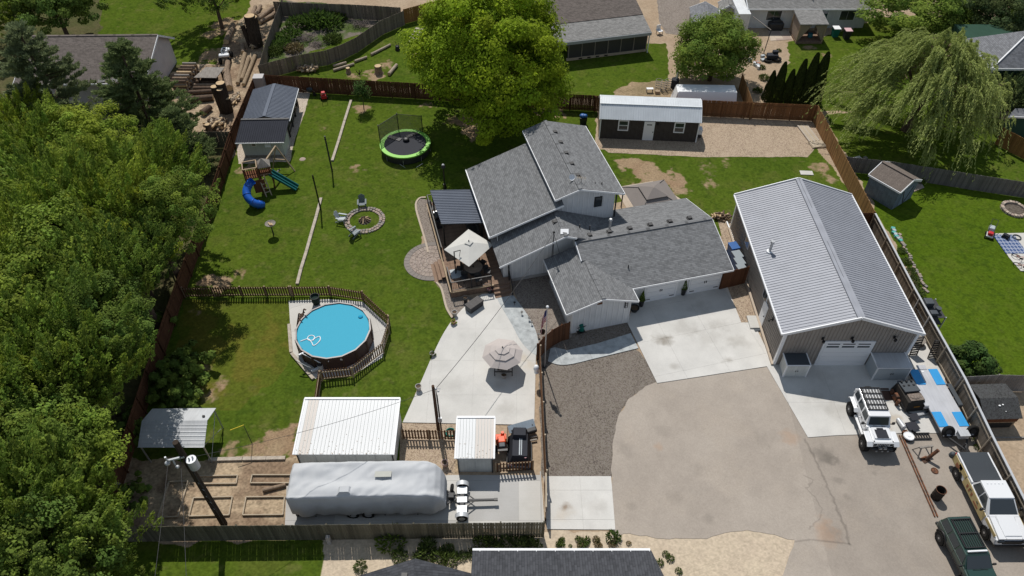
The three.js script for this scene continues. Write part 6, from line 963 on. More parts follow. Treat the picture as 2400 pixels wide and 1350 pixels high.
// ---------- lawn things ----------
{
  const pole = (name, label, u, v, h, r, m) => { const p = S(u, v), o = thing(name, label, 'post', [p.x, 0, p.z]); obj('post', cy(r, r * 0.9, h, 0, -0.05, 0, 10), m, o); obj('post_band', cy(r * 1.25, r * 1.2, 0.12, 0, h - 0.4, 0, 10), m, o); return o; };
  pole('lawn_post', 'tall dark post standing on the lawn left of the upper timber edging', 778.5, 401, 3.8, 0.075, mat.dark);
  pole('lawn_post', 'tall mossy green post at the top end of the lower timber edging', 752, 492, 3.75, 0.07, M([0.07, 0.085, 0.035], { map: T.bark }));
  const edge = (label, list, grp) => { for (let i = 0; i + 1 < list.length; i++) { const p = S(...list[i]), q = S(...list[i + 1]), d = V().subVectors(q, p), o = obj('landscape_timber', beam(V(0, 0.07, 0), d.clone().multiplyScalar(0.985).add(V(0, 0.07, 0)), 0.24, 0.16), mat.timber); o.position.copy(p); tag(o, label, 'timber', grp); } };
  edge('weathered timber of the line between trampoline and shelter', [[823, 237], [808, 285], [794, 332], [779, 379]], 'upper line of timbers'); edge('weathered timber of the line from green post to pool fence', [[753, 466], [742, 508], [730, 550], [719, 590], [706, 632], [697, 668]], 'lower line of timbers');
  edge('weathered timber between pool lawn and garden beds', [[490, 1079], [570, 1077], [625, 1076], [670, 1075]], 'garden timbers');
  // fire bowl
  const b = S(641, 549), fb = thing('fire_bowl', 'round metal fire bowl raised on a thin post in the lawn', 'fire bowl', [b.x, 0, b.z]); obj('bowl', lathe([[0.001, 0], [0.2, 0.02], [0.38, 0.12], [0.45, 0.24], [0.41, 0.24], [0.34, 0.15], [0.001, 0.06]], 0, 0.95, 0, 22), mat.woodGrey, fb); obj('stand', cy(0.06, 0.04, 1.0, 0, 0, 0), mat.dark, fb); for (let i = 0; i < 3; i++) strip('log', fb, mat.cut, V(-0.2 + i * 0.14, 1.14, -0.15 + 0.05 * i), V(0.05 + i * 0.1, 1.16, 0.2), 0.07, 0.07);
  // fire ring of stones
  const fc = S(855, 517), fr = thing('fire_ring', 'ring of pale stones around a heap of firewood in the lawn', 'fire ring', [fc.x, 0, fc.z]); const st = [mat.stone, mat.stone2, mat.stone3];
  for (let k = 0; k < 2; k++) { const n = k ? 40 : 34, r = k ? 1.62 : 1.36; for (let i = 0; i < n; i++) { const a = (i + 0.5 * k) / n * 6.2832; piece('stone', fr, st[Math.floor(rnd() * 3)], Math.cos(a) * r, 0, Math.sin(a) * r, rr(0.17, 0.24), rr(0.08, 0.14), rr(0.18, 0.23), -a + rr(-0.15, 0.15)); } }
  obj('ash_bed', cy(0.55, 0.4, 0.06, 0, 0, 0, 18), mat.ash, fr); for (let i = 0; i < 11; i++) { const a = i / 11 * 6.28; obj('firewood', rod(V(Math.cos(a) * 0.5, 0.05, Math.sin(a) * 0.5), V(Math.cos(a + 0.5) * 0.1, rr(0.25, 0.4), Math.sin(a + 0.5) * 0.1), 0.06, 0.05, 7), i % 3 ? mat.bark : mat.cut, fr); }
  const adi = (label, u, v, turn, m) => { const p = S(u, v), c = thing('adirondack_chair', label, 'chair', [p.x, 0, p.z], turn); for (let i = 0; i < 5; i++) { const o = piece('back_slat', c, m, -0.22 + i * 0.11, 0.28, -0.22, 0.1, 0.78 - Math.abs(i - 2) * 0.06, 0.03); o.rotation.x = -0.38; } for (let i = 0; i < 5; i++) { const o = piece('seat_slat', c, m, 0, 0.3 + i * 0.022, -0.16 + i * 0.115, 0.54, 0.025, 0.1); } for (const s of [-1, 1]) { piece('armrest', c, m, s * 0.33, 0.55, 0.05, 0.13, 0.03, 0.72); piece('front_leg', c, m, s * 0.3, 0, 0.36, 0.1, 0.56, 0.04); const l = strip('back_leg', c, m, V(s * 0.27, 0.38, 0.34), V(s * 0.27, 0.02, -0.45), 0.03, 0.1); } return c; };
  adi('dark slate adirondack chair with pale seat above the stone fire ring', 850, 484, 0.15, M([0.1, 0.13, 0.15], { roughness: 0.6 })); adi('pale grey adirondack chair on the west side of the fire ring', 801, 519, 1.35, mat.plasticGrey); adi('grey blue adirondack chair turned away south of the fire ring', 832, 552, 2.4, M([0.2, 0.24, 0.26], { roughness: 0.6 }));
  const sl = S(709, 373), so = obj('stepping_stone', lathe([[0.001, 0.05], [0.25, 0.045], [0.3, 0]], 0, 0, 0, 9), mat.stone2); so.position.copy(sl); tag(so, 'flat tan stone lying in the lawn by the swing', 'stone');
  const pv = S(1890, 406), po = obj('paver_slab', rbx(1.15, 0.07, 0.62, 0.02), mat.concrete3); po.position.copy(pv); po.rotation.y = -0.06; tag(po, 'pale rectangular slab lying on the lawn behind the workshop', 'slab');
  // red mower, cart
  const rm = S(760, 232), mo = thing('snow_blower', 'red walk behind machine parked at the north fence', 'mower', [rm.x, 0, rm.z], 0.3); obj('body', [rbx(0.55, 0.4, 0.6, 0.08, 0, 0.12, 0), rbx(0.4, 0.3, 0.4, 0.06, 0, 0.5, -0.05)], mat.red, mo); obj('handle', [rod(V(-0.25, 0.4, 0.2), V(-0.25, 1.0, 0.75), 0.02), rod(V(0.25, 0.4, 0.2), V(0.25, 1.0, 0.75), 0.02), rod(V(-0.25, 1, 0.75), V(0.25, 1, 0.75), 0.02)], mat.black, mo); for (const s of [-1, 1]) obj('wheel', plain(new THREE.CylinderGeometry(0.18, 0.18, 0.1, 14)).rotateZ(1.57).translate(s * 0.33, 0.18, 0.1), mat.rubber, mo);
  const ct = S(728, 222), wc = thing('wheelbarrow', 'dark wheelbarrow lying by the north fence near the shelter', 'wheelbarrow', [ct.x, 0, ct.z], 1.1); obj('tray', lathe([[0.2, 0], [0.4, 0.28], [0.43, 0.28], [0.25, -0.03]], 0, 0.4, 0, 4), mat.plasticDark, wc); obj('handle', [rod(V(-0.25, 0.35, 0.4), V(-0.28, 0.55, -0.8), 0.025), rod(V(0.25, 0.35, 0.4), V(0.28, 0.55, -0.8), 0.025)], mat.wood, wc); obj('wheel', plain(new THREE.CylinderGeometry(0.2, 0.2, 0.09, 14)).rotateZ(1.57).translate(0, 0.2, 0.55), mat.rubber, wc);
  const bb = S(1366, 292), bi = thing('trash_bin', 'dark bin heaped with blue bags left of the garden shed', 'bin', [bb.x, 0, bb.z]); obj('bin', frustum([-0.28, 0.28, -0.28, 0.28], 0, [-0.36, 0.36, -0.36, 0.36], 0.9), mat.black, bi); obj('bag', [ball(0.3, -0.08, 1.0, 0, 1, 0.7, 1), ball(0.24, 0.14, 1.06, 0.1, 1, 0.7, 1)], mat.blueBin, bi);
  // wheeled bins beside the garage
  const bin = (label, u, v, m, lidm) => { const p = S(u, v), c = thing('wheeled_bin', label, 'bin', [p.x, 0.02, p.z], 0.25); obj('body', frustum([-0.27, 0.27, -0.3, 0.3], 0.05, [-0.34, 0.34, -0.38, 0.38], 0.98), m, c); obj('lid', rbx(0.72, 0.08, 0.84, 0.03, 0, 0.98, 0), lidm, c); for (const s of [-1, 1]) obj('wheel', plain(new THREE.CylinderGeometry(0.13, 0.13, 0.07, 12)).rotateZ(1.57).translate(s * 0.28, 0.13, -0.34), mat.rubber, c); obj('handle', rod(V(-0.3, 0.98, -0.44), V(0.3, 0.98, -0.44), 0.025), m, c); };
  bin('bright blue wheeled bin in the row beside the workshop wall', 1714, 598, mat.blueBin, mat.blueBin); for (const [u, v] of [[1722, 618], [1727, 634], [1732, 650]]) { bin('wheeled bin with pale grey lid in the row beside the workshop', u, v, mat.blueBin, mat.greyBin); scene.children[scene.children.length - 1].userData.group = 'grey lidded bins'; }
  const wl = S(1703, 522), wp = obj('white_pipe', rod(V(0, 0.1, 0), V(0.18, 0.1, 3.1), 0.07, 0.07, 10), mat.trim); wp.position.copy(wl); tag(wp, 'long white pipe lying along the workshop wall', 'pipe');
  const fw = S(1690, 512), wd = thing('firewood_pile', 'heap of split firewood at the corner between house and workshop', 'firewood', [fw.x, 0, fw.z]); for (let i = 0; i < 44; i++) { const a = V(gauss() * 0.9, 0.08 + rnd() * 0.5 * (1 - rnd() * 0.5), gauss() * 0.5), d = dirOut().multiplyScalar(0.24); d.y *= 0.25; const m = obj('split_log', rod(a.clone().sub(d), a.clone().add(d), 0.09, 0.08, 6), [mat.bark, mat.barkPale, mat.cut][i % 3], wd); }
  // lumber on the gravel pad
  const lm = S(1899, 322), pk = thing('lumber_stack', 'low stack of pale planks on the gravel pad by the golden fence', 'lumber', [lm.x, 0, lm.z], 0.14); for (let i = 0; i < 7; i++) piece('plank', pk, i % 3 ? mat.woodPale : mat.timber, -0.45 + i * 0.153, 0.02, -0.6 + (i % 2) * 0.12, 0.15, 0.14, 2.8); obj('pallet', [bx(1.4, 0.12, 1.0, 0.1, 0.0, 1.35), bx(1.3, 0.05, 0.9, 0.1, 0.12, 1.35, 0.1)], mat.woodPale, pk);
  // gazebo behind the house
  const gz = S(1528, 462, 2.1), g = thing('gazebo', 'brown canvas gazebo with tiered roof behind the garage wing', 'gazebo', [gz.x, 0, gz.z], HT + 0.02); const tier = (r, y, r1, y1) => [[-1, 1, 1, 1], [1, 1, 1, -1], [1, -1, -1, -1], [-1, -1, -1, 1]].map(([ax, az, b2, bz]) => plate([V(ax * r, y, az * r), V(b2 * r, y, bz * r), V(b2 * r1, y1, bz * r1), V(ax * r1, y1, az * r1)], 0.015)); obj('canopy', tier(1.95, 2.1, 0.8, 2.65), mat.canvasBrown, g); obj('canopy_top', tier(0.95, 2.75, 0.04, 3.15), mat.canvasBrown, g); for (const sx of [-1, 1]) for (const sz of [-1, 1]) { piece('post', g, mat.dark, sx * 1.8, 0, sz * 1.8, 0.08, 2.1, 0.08); strip('hip', g, mat.dark, V(sx * 1.95, 2.12, sz * 1.95), V(sx * 0.85, 2.65, sz * 0.85), 0.04, 0.03); } const gp = slabs('gazebo_pad', ground([[1440, 440], [1530, 425], [1600, 470], [1475, 500]]), [mat.curb], 0.03, 2, 2, HT);
}
// ---------- garden, poles and wires ----------
{
  const frame = (label, px) => { const p = ground(px), t = thing('garden_bed', label, 'garden bed', [p[0][0], 0, p[0][1]]); for (let i = 0; i < 4; i++) { const a = p[i], b = p[(i + 1) % 4]; strip('edge_board', t, mat.woodPale, V(a[0] - p[0][0], 0.08, a[1] - p[0][1]), V(b[0] - p[0][0], 0.08, b[1] - p[0][1]), 0.065, 0.14); } return t; };
  frame('tall narrow timber bed frame nearest the west bushes', [[397, 1131], [442, 1130], [418, 1213], [371, 1215]]); frame('shallow timber bed frame above the leaning utility pole', [[463, 1118], [558, 1116], [555, 1135], [466, 1136]]); frame('shallow timber bed frame partly hidden by the trailer cover', [[592, 1115], [690, 1115], [690, 1134], [588, 1134]]); frame('timber bed frame at the foot of the utility pole', [[455, 1169], [546, 1166], [538, 1209], [444, 1212]]); frame('large timber bed frame close to the trailer wheels', [[578, 1167], [668, 1166], [664, 1208], [570, 1209]]);
  const lp = S(644, 1146), lo = obj('garden_log', rod(V(-0.65, 0.14, 0.18), V(0.65, 0.14, -0.2), 0.14, 0.12, 10), mat.barkPale); lo.position.copy(lp); tag(lo, 'short log lying between the garden beds', 'log');
  const gn = S(282, 1150), gs = thing('garden_statue', 'small white garden statue by the west fence', 'statue', [gn.x, 0, gn.z]); obj('figure', lathe([[0.001, 0], [0.26, 0], [0.22, 0.25], [0.26, 0.5], [0.15, 0.8], [0.12, 0.9], [0.17, 1.0], [0.13, 1.12], [0.001, 1.16]], 0, 0, 0, 12), mat.stone, gs); obj('plinth', cy(0.32, 0.3, 0.1, 0, -0.02, 0, 12), mat.stone3, gs);
  const up = V(-16.81, 0, -20.1), u = thing('utility_pole', 'tall dark wooden utility pole with grey transformer by the south fence', 'utility pole', [up.x, 0, up.z]);
  obj('pole', cy(0.2, 0.15, 8.7, 0, -0.05, 0, 14), mat.barkDark, u); const tr = obj('transformer', [cy(0.26, 0.26, 0.75, 0.42, 6.6, 0.18, 16), cy(0.05, 0.03, 0.2, 0.35, 7.35, 0.2, 8), cy(0.05, 0.03, 0.2, 0.5, 7.35, 0.12, 8)], mat.galv, u); obj('bracket', bx(0.3, 0.3, 0.1, 0.18, 6.8, 0.1), mat.dark, u); obj('crossarm', [beam(V(-0.75, 7.4, 0.3), V(0.1, 7.5, 0.12), 0.09, 0.11), rod(V(-0.72, 7.45, 0.3), V(-0.72, 7.75, 0.3), 0.05), rod(V(-0.45, 7.45, 0.25), V(-0.4, 7.1, 0.35), 0.05), ball(0.14, -0.75, 7.25, 0.35), ball(0.1, -0.35, 6.9, 0.35)], mat.galv, u); obj('step_bolt', [2.2, 2.9, 3.6, 4.3, 5].map((y, i) => rod(V(0, y, 0.12), V(i % 2 ? 0.2 : 0.14, y, 0.24), 0.018)), mat.steel, u); obj('conduit', rod(V(0.12, 0, 0.14), V(0.12, 6, 0.13), 0.03), mat.dark, u);
  const sp0 = V(-4.74, 0, -26.52), s = thing('service_pole', 'shorter brown service pole beside the picket fence between white sheds', 'utility pole', [sp0.x, 0, sp0.z]); obj('pole', cy(0.115, 0.09, 4.8, 0, -0.05, 0, 12), M([0.13, 0.08, 0.055], { map: T.bark }), s); obj('meter_box', [bx(0.24, 0.4, 0.14, 0.18, 1.1, 0.05)], mat.galv, s); obj('conduit', [rod(V(0.17, 0, 0.02), V(0.15, 4.5, 0.02), 0.03), rod(V(0.22, 0, 0.04), V(0.2, 3.9, 0.04), 0.02)], mat.dark, s); obj('insulator', [ball(0.09, 0.16, 4.5, 0.03), ball(0.07, 0.3, 4.35, 0.1), rod(V(0, 4.5, 0), V(0.45, 4.6, 0.1), 0.02)], mat.steel, s);
  const wire = (label, a, b, sag, r = 0.014) => { const pts = []; for (let i = 0; i <= 14; i++) { const f = i / 14, p = V().lerpVectors(a, b, f); p.y -= sag * 4 * f * (1 - f); pts.push(p.sub(a)); } const o = obj('power_line', tube(pts, r, 28, 5), mat.dark); o.position.copy(a); tag(o, label, 'cable'); return o; };
  const st = V(-4.58, 4.5, -26.5), ut = V(-16.75, 7.3, -20), mast = (() => { const q = HL(1296, 590, 3.2); return V(q.x, 5.05, q.z).applyAxisAngle(UPV, HT).add(HO); })();
  wire('twisted service cable from the brown service pole to the roof mast', st, mast, 0.45, 0.018); wire('cable from the utility pole over the white sheds to the service pole', ut, st, 0.55, 0.011); wire('upper power line leaving the utility pole to the south', V(-17.45, 7.5, -19.8), V(-13.5, 8.2, -2), 0.4, 0.013); wire('lower power line leaving the utility pole to the south', V(-16.85, 7.6, -19.95), V(-10.5, 8.2, -2), 0.4, 0.013);
  const yp = S(591, 1040), yl = thing('clothes_pole', 'thin dark pole with yellow arm on the lawn by the large white shed', 'pole', [yp.x, 0, yp.z]); obj('pole', cy(0.025, 0.02, 2.1, 0, 0, 0, 8), mat.dark, yl); obj('arm', rod(V(0.02, 2.1, 0), V(-0.75, 2.05, 0.35), 0.025), mat.yellow, yl);
  const gh = S(1056, 1016), go = obj('garden_hose', [torus(0.32, 0.04, 0, 0.05, 0), torus(0.27, 0.04, 0.03, 0.12, 0), torus(0.3, 0.04, 0, 0.18, 0.02)], mat.teal); go.position.copy(gh); tag(go, 'coiled green hose on the gravel by the picket fence', 'hose');
}
// ---------- covered trailer and what stands around it ----------
{
  const t = thing('covered_trailer', 'long travel trailer under a pale grey fitted cover on the concrete pad', 'trailer', [-8.4, 0.045, -21.55], 0.02);
  // cover: cross-sections along the length with a rounded nose and soft folds
  const sec = [[-4.38, 0.94, 2.4], [-4.25, 1, 2.52], [-3, 1, 2.58], [-1.8, 1, 2.55], [-0.6, 1, 2.6], [0.6, 1, 2.56], [1.8, 1, 2.6], [2.8, 1, 2.58], [3.5, 0.99, 2.5], [3.95, 0.94, 2.25], [4.25, 0.86, 1.9], [4.45, 0.74, 1.4], [4.52, 0.66, 0.8]];
  const fine = []; for (let i = 0; i + 1 < sec.length; i++) for (let k = 0; k < 6; k++) { const f = k / 6; fine.push(sec[i].map((v, q) => v + (sec[i + 1][q] - v) * f)); } fine.push(sec[sec.length - 1]);
  const NP = 40, P = [], idx = [];
  fine.forEach(([x, w, h], i) => { for (let k = 0; k <= NP; k++) { const s = k / NP * 2 - 1, as = Math.abs(s); let y, z; const hw = 1.16 * w, H = h; if (as < 0.5) { z = s / 0.5 * hw * 0.97; y = H - 0.02 * (as / 0.5) ** 2; } else { const f = (as - 0.5) / 0.5; z = Math.sign(s) * hw * (0.97 + 0.03 * Math.sin(f * 3.1)); y = H - 0.02 - f * (H - 0.5); } const fold = 0.05 * (vn(x * 2.6 + k * 0.25, k * 0.4 - x, 41) - 0.5) + (as > 0.5 ? 0.16 * (vn(x * 2.4 + as * 2, k * 0.12, 43) - 0.5) * (as - 0.42) * 2.4 : 0) + (as < 0.5 ? 0.3 * (vn(x * 0.8, s * 3.4, 47) - 0.5) + 0.1 * (vn(x * 3 + s * 4, s * 5, 48) - 0.5) : 0); P.push(x, y + (as < 0.5 ? fold : 0), z + (as >= 0.5 ? Math.sign(s) * fold : 0)); } });
  for (let i = 0; i + 1 < fine.length; i++) for (let k = 0; k < NP; k++) { const a = i * (NP + 1) + k, b = a + NP + 1; idx.push(a, a + 1, b, b, a + 1, b + 1); }
  const e0 = P.length / 3; P.push(-4.38, 1.4, 0); for (let k = 0; k < NP; k++) idx.push(e0, k + 1, k); const last = (fine.length - 1) * (NP + 1), e1 = P.length / 3; P.push(4.55, 0.8, 0); for (let k = 0; k < NP; k++) idx.push(e1, last + k, last + k + 1);
  const g = new THREE.BufferGeometry(); g.setAttribute('position', new THREE.Float32BufferAttribute(P, 3)); g.setIndex(idx); g.computeVertexNormals(); g.setAttribute('uv', new THREE.Float32BufferAttribute(P.flatMap((v, i) => i % 3 === 0 ? [v, P[i + 2] + P[i + 1]] : []), 2));
  const c = obj('cover', g, mat.cover, t); obj('roof_unit', [frustum([-1.6, -0.5, 0.55, 1.12], 2.45, [-1.3, -0.8, 0.6, 0.95], 2.82)], mat.cover, c); obj('stain', bx(0.95, 0.012, 0.36, 1.0, 2.6, -0.25), M([0.52, 0.52, 0.47], { map: T.cloth }), c);
  obj('chassis', [bx(8.2, 0.2, 1.9, 0, 0.32, 0), bx(0.14, 0.5, 1.9, -4.2, 0.05, 0)], mat.dark, t); for (const x of [-0.9, 0.0]) for (const s of [-1, 1]) { const w = obj('wheel', plain(new THREE.CylinderGeometry(0.36, 0.36, 0.24, 20)).rotateX(1.57).translate(x, 0.36, s * 1.0), mat.rubber, t); obj('rim', plain(new THREE.CylinderGeometry(0.2, 0.2, 0.26, 14)).rotateX(1.57).translate(x, 0.36, s * 1.0), mat.steel, w); }
  for (const x of [-3, -1, 1, 2.9]) piece('tie_strap', c, mat.dark, x, 0.46, 1.19, 0.05, 0.1, 0.04);
  // tow dolly
  const td = S(1084, 1182), d = thing('tow_dolly', 'grey car tow dolly with two wheels in front of the covered trailer', 'dolly', [td.x, 0.045, td.z], 0.03);
  obj('frame', [bx(0.22, 0.14, 1.7, 0, 0.4, 0), beam(V(0.1, 0.42, 0), V(1.95, 0.4, 0.0), 0.12, 0.12), beam(V(0.1, 0.42, 0.55), V(0.75, 0.42, 0.04), 0.05, 0.06), beam(V(0.1, 0.42, -0.55), V(0.75, 0.42, -0.04), 0.05, 0.06)], mat.dark, d); for (const z of [-0.62, 0, 0.62]) piece('ramp_plate', d, mat.galv, 0, 0.5, z, 0.58, 0.05, z ? 0.48 : 0.36); for (const s of [-1, 1]) { const w = obj('wheel', plain(new THREE.CylinderGeometry(0.33, 0.33, 0.22, 20)).rotateX(1.57).translate(0, 0.33, s * 1.02), mat.rubber, d); obj('rim', plain(new THREE.CylinderGeometry(0.19, 0.19, 0.24, 14)).rotateX(1.57).translate(0, 0.33, s * 1.02), mat.steel, w); obj('fender', plain(new THREE.CylinderGeometry(0.4, 0.4, 0.28, 18, 1, true, Math.PI * 0.5, Math.PI)).rotateX(1.57).rotateZ(Math.PI / 2 - Math.PI / 2).translate(0, 0.36, s * 1.02), mat.galv, d); } obj('coupler', bx(0.22, 0.12, 0.16, 2.0, 0.36, 0), mat.black, d);
  const sw = obj('spare_tyre', torus(0.24, 0.1, 0, 0, 0, 20, 10).rotateZ(1.4), mat.rubber); sw.position.copy(S(1060, 1155)).add(V(0, 0.42, 0)); tag(sw, 'loose tyre standing between trailer nose and tow dolly', 'tyre'); const bt = S(1063, 1175), bo = obj('trailer_hitch', [beam(V(-0.7, 0.45, 0.55), V(0.5, 0.45, 0), 0.09, 0.11), beam(V(-0.7, 0.45, -0.55), V(0.5, 0.45, 0), 0.09, 0.11), bx(0.3, 0.35, 0.3, -0.1, 0.4, 0), cy(0.05, 0.05, 0.5, 0.35, 0.05, 0)], mat.dark); bo.position.copy(bt).add(V(0, 0.02, 0)); tag(bo, 'black trailer hitch frame poking out below the cover nose', 'hitch');
  // things by the small shed
  const sb = S(1176, 1050), s2 = thing('snow_thrower', 'orange and black snow thrower parked beside the small white shed', 'snow blower', [sb.x, 0.06, sb.z], 0.1); obj('auger_housing', rbx(0.7, 0.5, 0.45, 0.06, 0, 0.05, -0.45), mat.orange, s2); obj('engine', [rbx(0.5, 0.4, 0.5, 0.08, 0, 0.45, -0.1), cy(0.12, 0.1, 0.4, 0.1, 0.55, -0.5)], mat.orange, s2); obj('engine_cover', [rbx(0.4, 0.25, 0.4, 0.06, 0, 0.55, 0.25)], mat.plasticDark, s2); obj('handlebar', [rod(V(-0.25, 0.5, 0.3), V(-0.25, 0.95, 0.85), 0.025), rod(V(0.25, 0.5, 0.3), V(0.25, 0.95, 0.85), 0.025), bx(0.6, 0.08, 0.14, 0, 0.92, 0.8)], mat.black, s2); for (const s of [-1, 1]) obj('wheel', plain(new THREE.CylinderGeometry(0.22, 0.22, 0.14, 16)).rotateZ(1.57).translate(s * 0.36, 0.22, 0.2), mat.rubber, s2);
  const bc = S(1217, 1062), b3 = thing('covered_snowmobile', 'black covered machine with pale strap beside the picket gate', 'machine cover', [bc.x, 0.06, bc.z], -0.03); obj('cover', [frustum([-0.72, 0.72, -1.15, 1.1], 0, [-0.42, 0.5, -0.85, 0.75], 0.85), frustum([-0.5, 0.5, -1.2, -0.4], 0.6, [-0.38, 0.38, -1.1, -0.55], 1.15), rbx(1.5, 0.28, 0.5, 0.1, 0, 0, 1.0)], mat.matBlack, b3); obj('strap', [bx(0.07, 0.02, 1.2, 0.02, 0.86, 0.1), bx(0.05, 0.02, 1.2, 0.14, 0.86, 0.1)], mat.plasticGrey, b3); obj('buckle', [bx(0.14, 0.05, 0.08, -0.55, 0.3, 1.1, 0.3), bx(0.12, 0.05, 0.08, 0.4, 0.72, 0.8, 0.4)], M([0.5, 0.3, 0.32]), b3); obj('skid', [rod(V(-0.75, 0.08, -0.7), V(-0.75, 0.08, 1.2), 0.05), rod(V(0.75, 0.08, -0.7), V(0.8, 0.08, 1.2), 0.05)], mat.black, b3);
  const tb = S(1222, 1012), b4 = thing('folded_table', 'folded blue grey table panel leaning on the patio fence', 'table', [tb.x, 0.06, tb.z], 0.32); obj('panel', bx(1.75, 0.06, 0.5, 0, 0.55, 0, 0, 0.45), M([0.3, 0.36, 0.42], { map: T.metal }), b4); obj('wrap', rbx(1.6, 0.3, 0.4, 0.1, 0.1, 0.2, 0.35), mat.dark, b4); for (const s of [-1, 1]) piece('leg', b4, mat.dark, s * 0.7, 0, 0.1, 0.06, 0.6, 0.06);
  const bp = S(1190, 1035), b5 = obj('board_panel', bx(0.05, 0.9, 0.9, 0, 0, 0), mat.brownPanel); b5.position.copy(bp).add(V(0, 0.06, 0)); tag(b5, 'upright brown panel between snow thrower and black cover', 'panel'); const bm = S(1240, 1030), b6 = obj('timber_offcut', [beam(V(-0.5, 0.1, 0.1), V(0.5, 0.1, -0.15), 0.1, 0.1), beam(V(-0.45, 0.1, 0.3), V(0.5, 0.1, 0.1), 0.1, 0.1)], mat.woodGrey); b6.position.copy(bm).add(V(0, 0.06, 0)); tag(b6, 'pair of timber offcuts against the patio fence', 'timber');
}
// ---------- vehicles and workshop clutter ----------
const wheel = (t, x, z, R, w, rimM = mat.dark) => { const g = new THREE.Group(); g.name = 'wheel'; t.add(g); g.position.set(x, R, z); obj('tyre', [plain(new THREE.CylinderGeometry(R, R, w * 0.82, 26)).rotateZ(1.5708), plain(new THREE.CylinderGeometry(R * 0.94, R * 0.94, w, 26)).rotateZ(1.5708), ...Array.from({ length: 18 }, (_, i) => bx(w * 0.9, 0.05, 0.05, 0, -0.025, 0).translate(0, R + 0.0, 0).rotateX(i / 18 * 6.2832))], mat.rubber, g); obj('rim', [plain(new THREE.CylinderGeometry(R * 0.52, R * 0.52, w * 1.02, 18)).rotateZ(1.5708)], rimM, g); obj('hub', plain(new THREE.CylinderGeometry(R * 0.16, R * 0.16, w * 1.08, 12)).rotateZ(1.5708), mat.steel, g); return g; };
const quadP = (a, b, c, d, t = 0.02) => plate([V(...a), V(...b), V(...c), V(...d)], t);
{ // white off-road car
  const t = thing('off_road_car', 'white lifted off-road car with black roof rack and big tyres', 'car', [22.98, 0.05, -26.5], -0.02);
  for (const s of [-1, 1]) { wheel(t, s * 0.83, 1.3, 0.46, 0.34); wheel(t, s * 0.83, -1.32, 0.46, 0.34); }
  obj('chassis', [bx(1.2, 0.2, 3.9, 0, 0.55, -0.1), rod(V(-0.8, 0.46, 1.3), V(0.8, 0.46, 1.3), 0.07), rod(V(-0.8, 0.46, -1.32), V(0.8, 0.46, -1.32), 0.07)], mat.dark, t);
  const B = obj('body', [profile([[-1.95, 0.72], [-1.95, 1.32], [0.62, 1.32], [0.62, 0.72]], 1.52, 0.05), profile([[0.6, 0.82], [0.6, 1.3], [1.68, 1.22], [1.74, 0.85]], 1.3, 0.06), bx(1.0, 0.12, 0.9, 0, 1.2, 1.0)], mat.carWhite, t);
  obj('hard_top', [frustum([-0.74, 0.74, -1.94, 0.5], 1.3, [-0.66, 0.66, -1.86, 0.2], 1.92), rbx(1.36, 0.08, 2.16, 0.04, 0, 1.88, -0.82)], mat.carWhite, t);
  obj('windshield', quadP([-0.62, 1.36, 0.5], [0.62, 1.36, 0.5], [0.58, 1.84, 0.26], [-0.58, 1.84, 0.26]), mat.glass, t);
  for (const s of [-1, 1]) for (const [z0, z1] of [[-0.42, 0.2], [-1.16, -0.55], [-1.84, -1.28]]) { const q = [[s * 0.755, 1.38, z0], [s * 0.755, 1.38, z1], [s * 0.69, 1.82, z1 - 0.05], [s * 0.69, 1.82, z0]]; obj('side_window', s > 0 ? quadP(q[1], q[0], q[3], q[2]) : quadP(q[0], q[1], q[2], q[3]), mat.glass, t); }
  obj('rear_window', quadP([0.55, 1.4, -1.95], [-0.55, 1.4, -1.95], [-0.5, 1.82, -1.9], [0.5, 1.82, -1.9]), mat.glass, t);
  for (const s of [-1, 1]) { obj('fender', [profile([[0.72, 1.02], [0.86, 1.2], [1.62, 1.18], [1.86, 0.98], [1.82, 0.92], [1.6, 1.1], [0.92, 1.12], [0.8, 0.98]], 0.36, 0.03, s * 0.82)], mat.carWhite, t); obj('fender', [profile([[-1.95, 0.98], [-1.8, 1.16], [-0.9, 1.16], [-0.7, 0.98], [-0.76, 0.94], [-0.95, 1.08], [-1.72, 1.08], [-1.88, 0.92]], 0.34, 0.03, s * 0.84)], mat.carWhite, t); strip('side_step', t, mat.carWhite, V(s * 0.84, 0.66, -0.7), V(s * 0.84, 0.66, 0.75), 0.14, 0.07); const m = new THREE.Group(); m.name = 'mirror'; t.add(m); piece('mirror_arm', m, mat.black, s * 0.84, 1.34, 0.42, 0.18, 0.04, 0.05); piece('mirror_head', m, mat.black, s * 0.96, 1.3, 0.4, 0.16, 0.2, 0.08); for (const z of [0.1, -0.75]) { piece('door_handle', t, mat.black, s * 0.775, 1.15, z - 0.28, 0.03, 0.04, 0.14); piece('door_gap', t, mat.dark, s * 0.757, 0.8, z + 0.36, 0.012, 0.5, 0.018); piece('hinge', t, mat.trim, s * 0.775, 0.95, z + 0.4, 0.04, 0.06, 0.08); } }
  const gr = obj('grille', rbx(1.26, 0.36, 0.06, 0.03, 0, 0.86, 1.73), mat.carWhite, t); for (let i = 0; i < 7; i++) piece('grille_slot', gr, mat.black, -0.3 + i * 0.1, 0.9, 1.745, 0.055, 0.26, 0.04); for (const s of [-1, 1]) { const h = piece('headlight', gr, mat.glass, s * 0.5, 0.95, 1.74, 0.2, 0.2, 0.06); piece('marker_light', t, mat.dark, s * 0.58, 1.2, 1.62, 0.07, 0.04, 0.09); }
  obj('hood_decal', [bx(0.72, 0.012, 0.62, 0, 1.335, 1.14), bx(0.4, 0.012, 0.14, 0, 1.335, 0.78)], mat.matBlack, t);
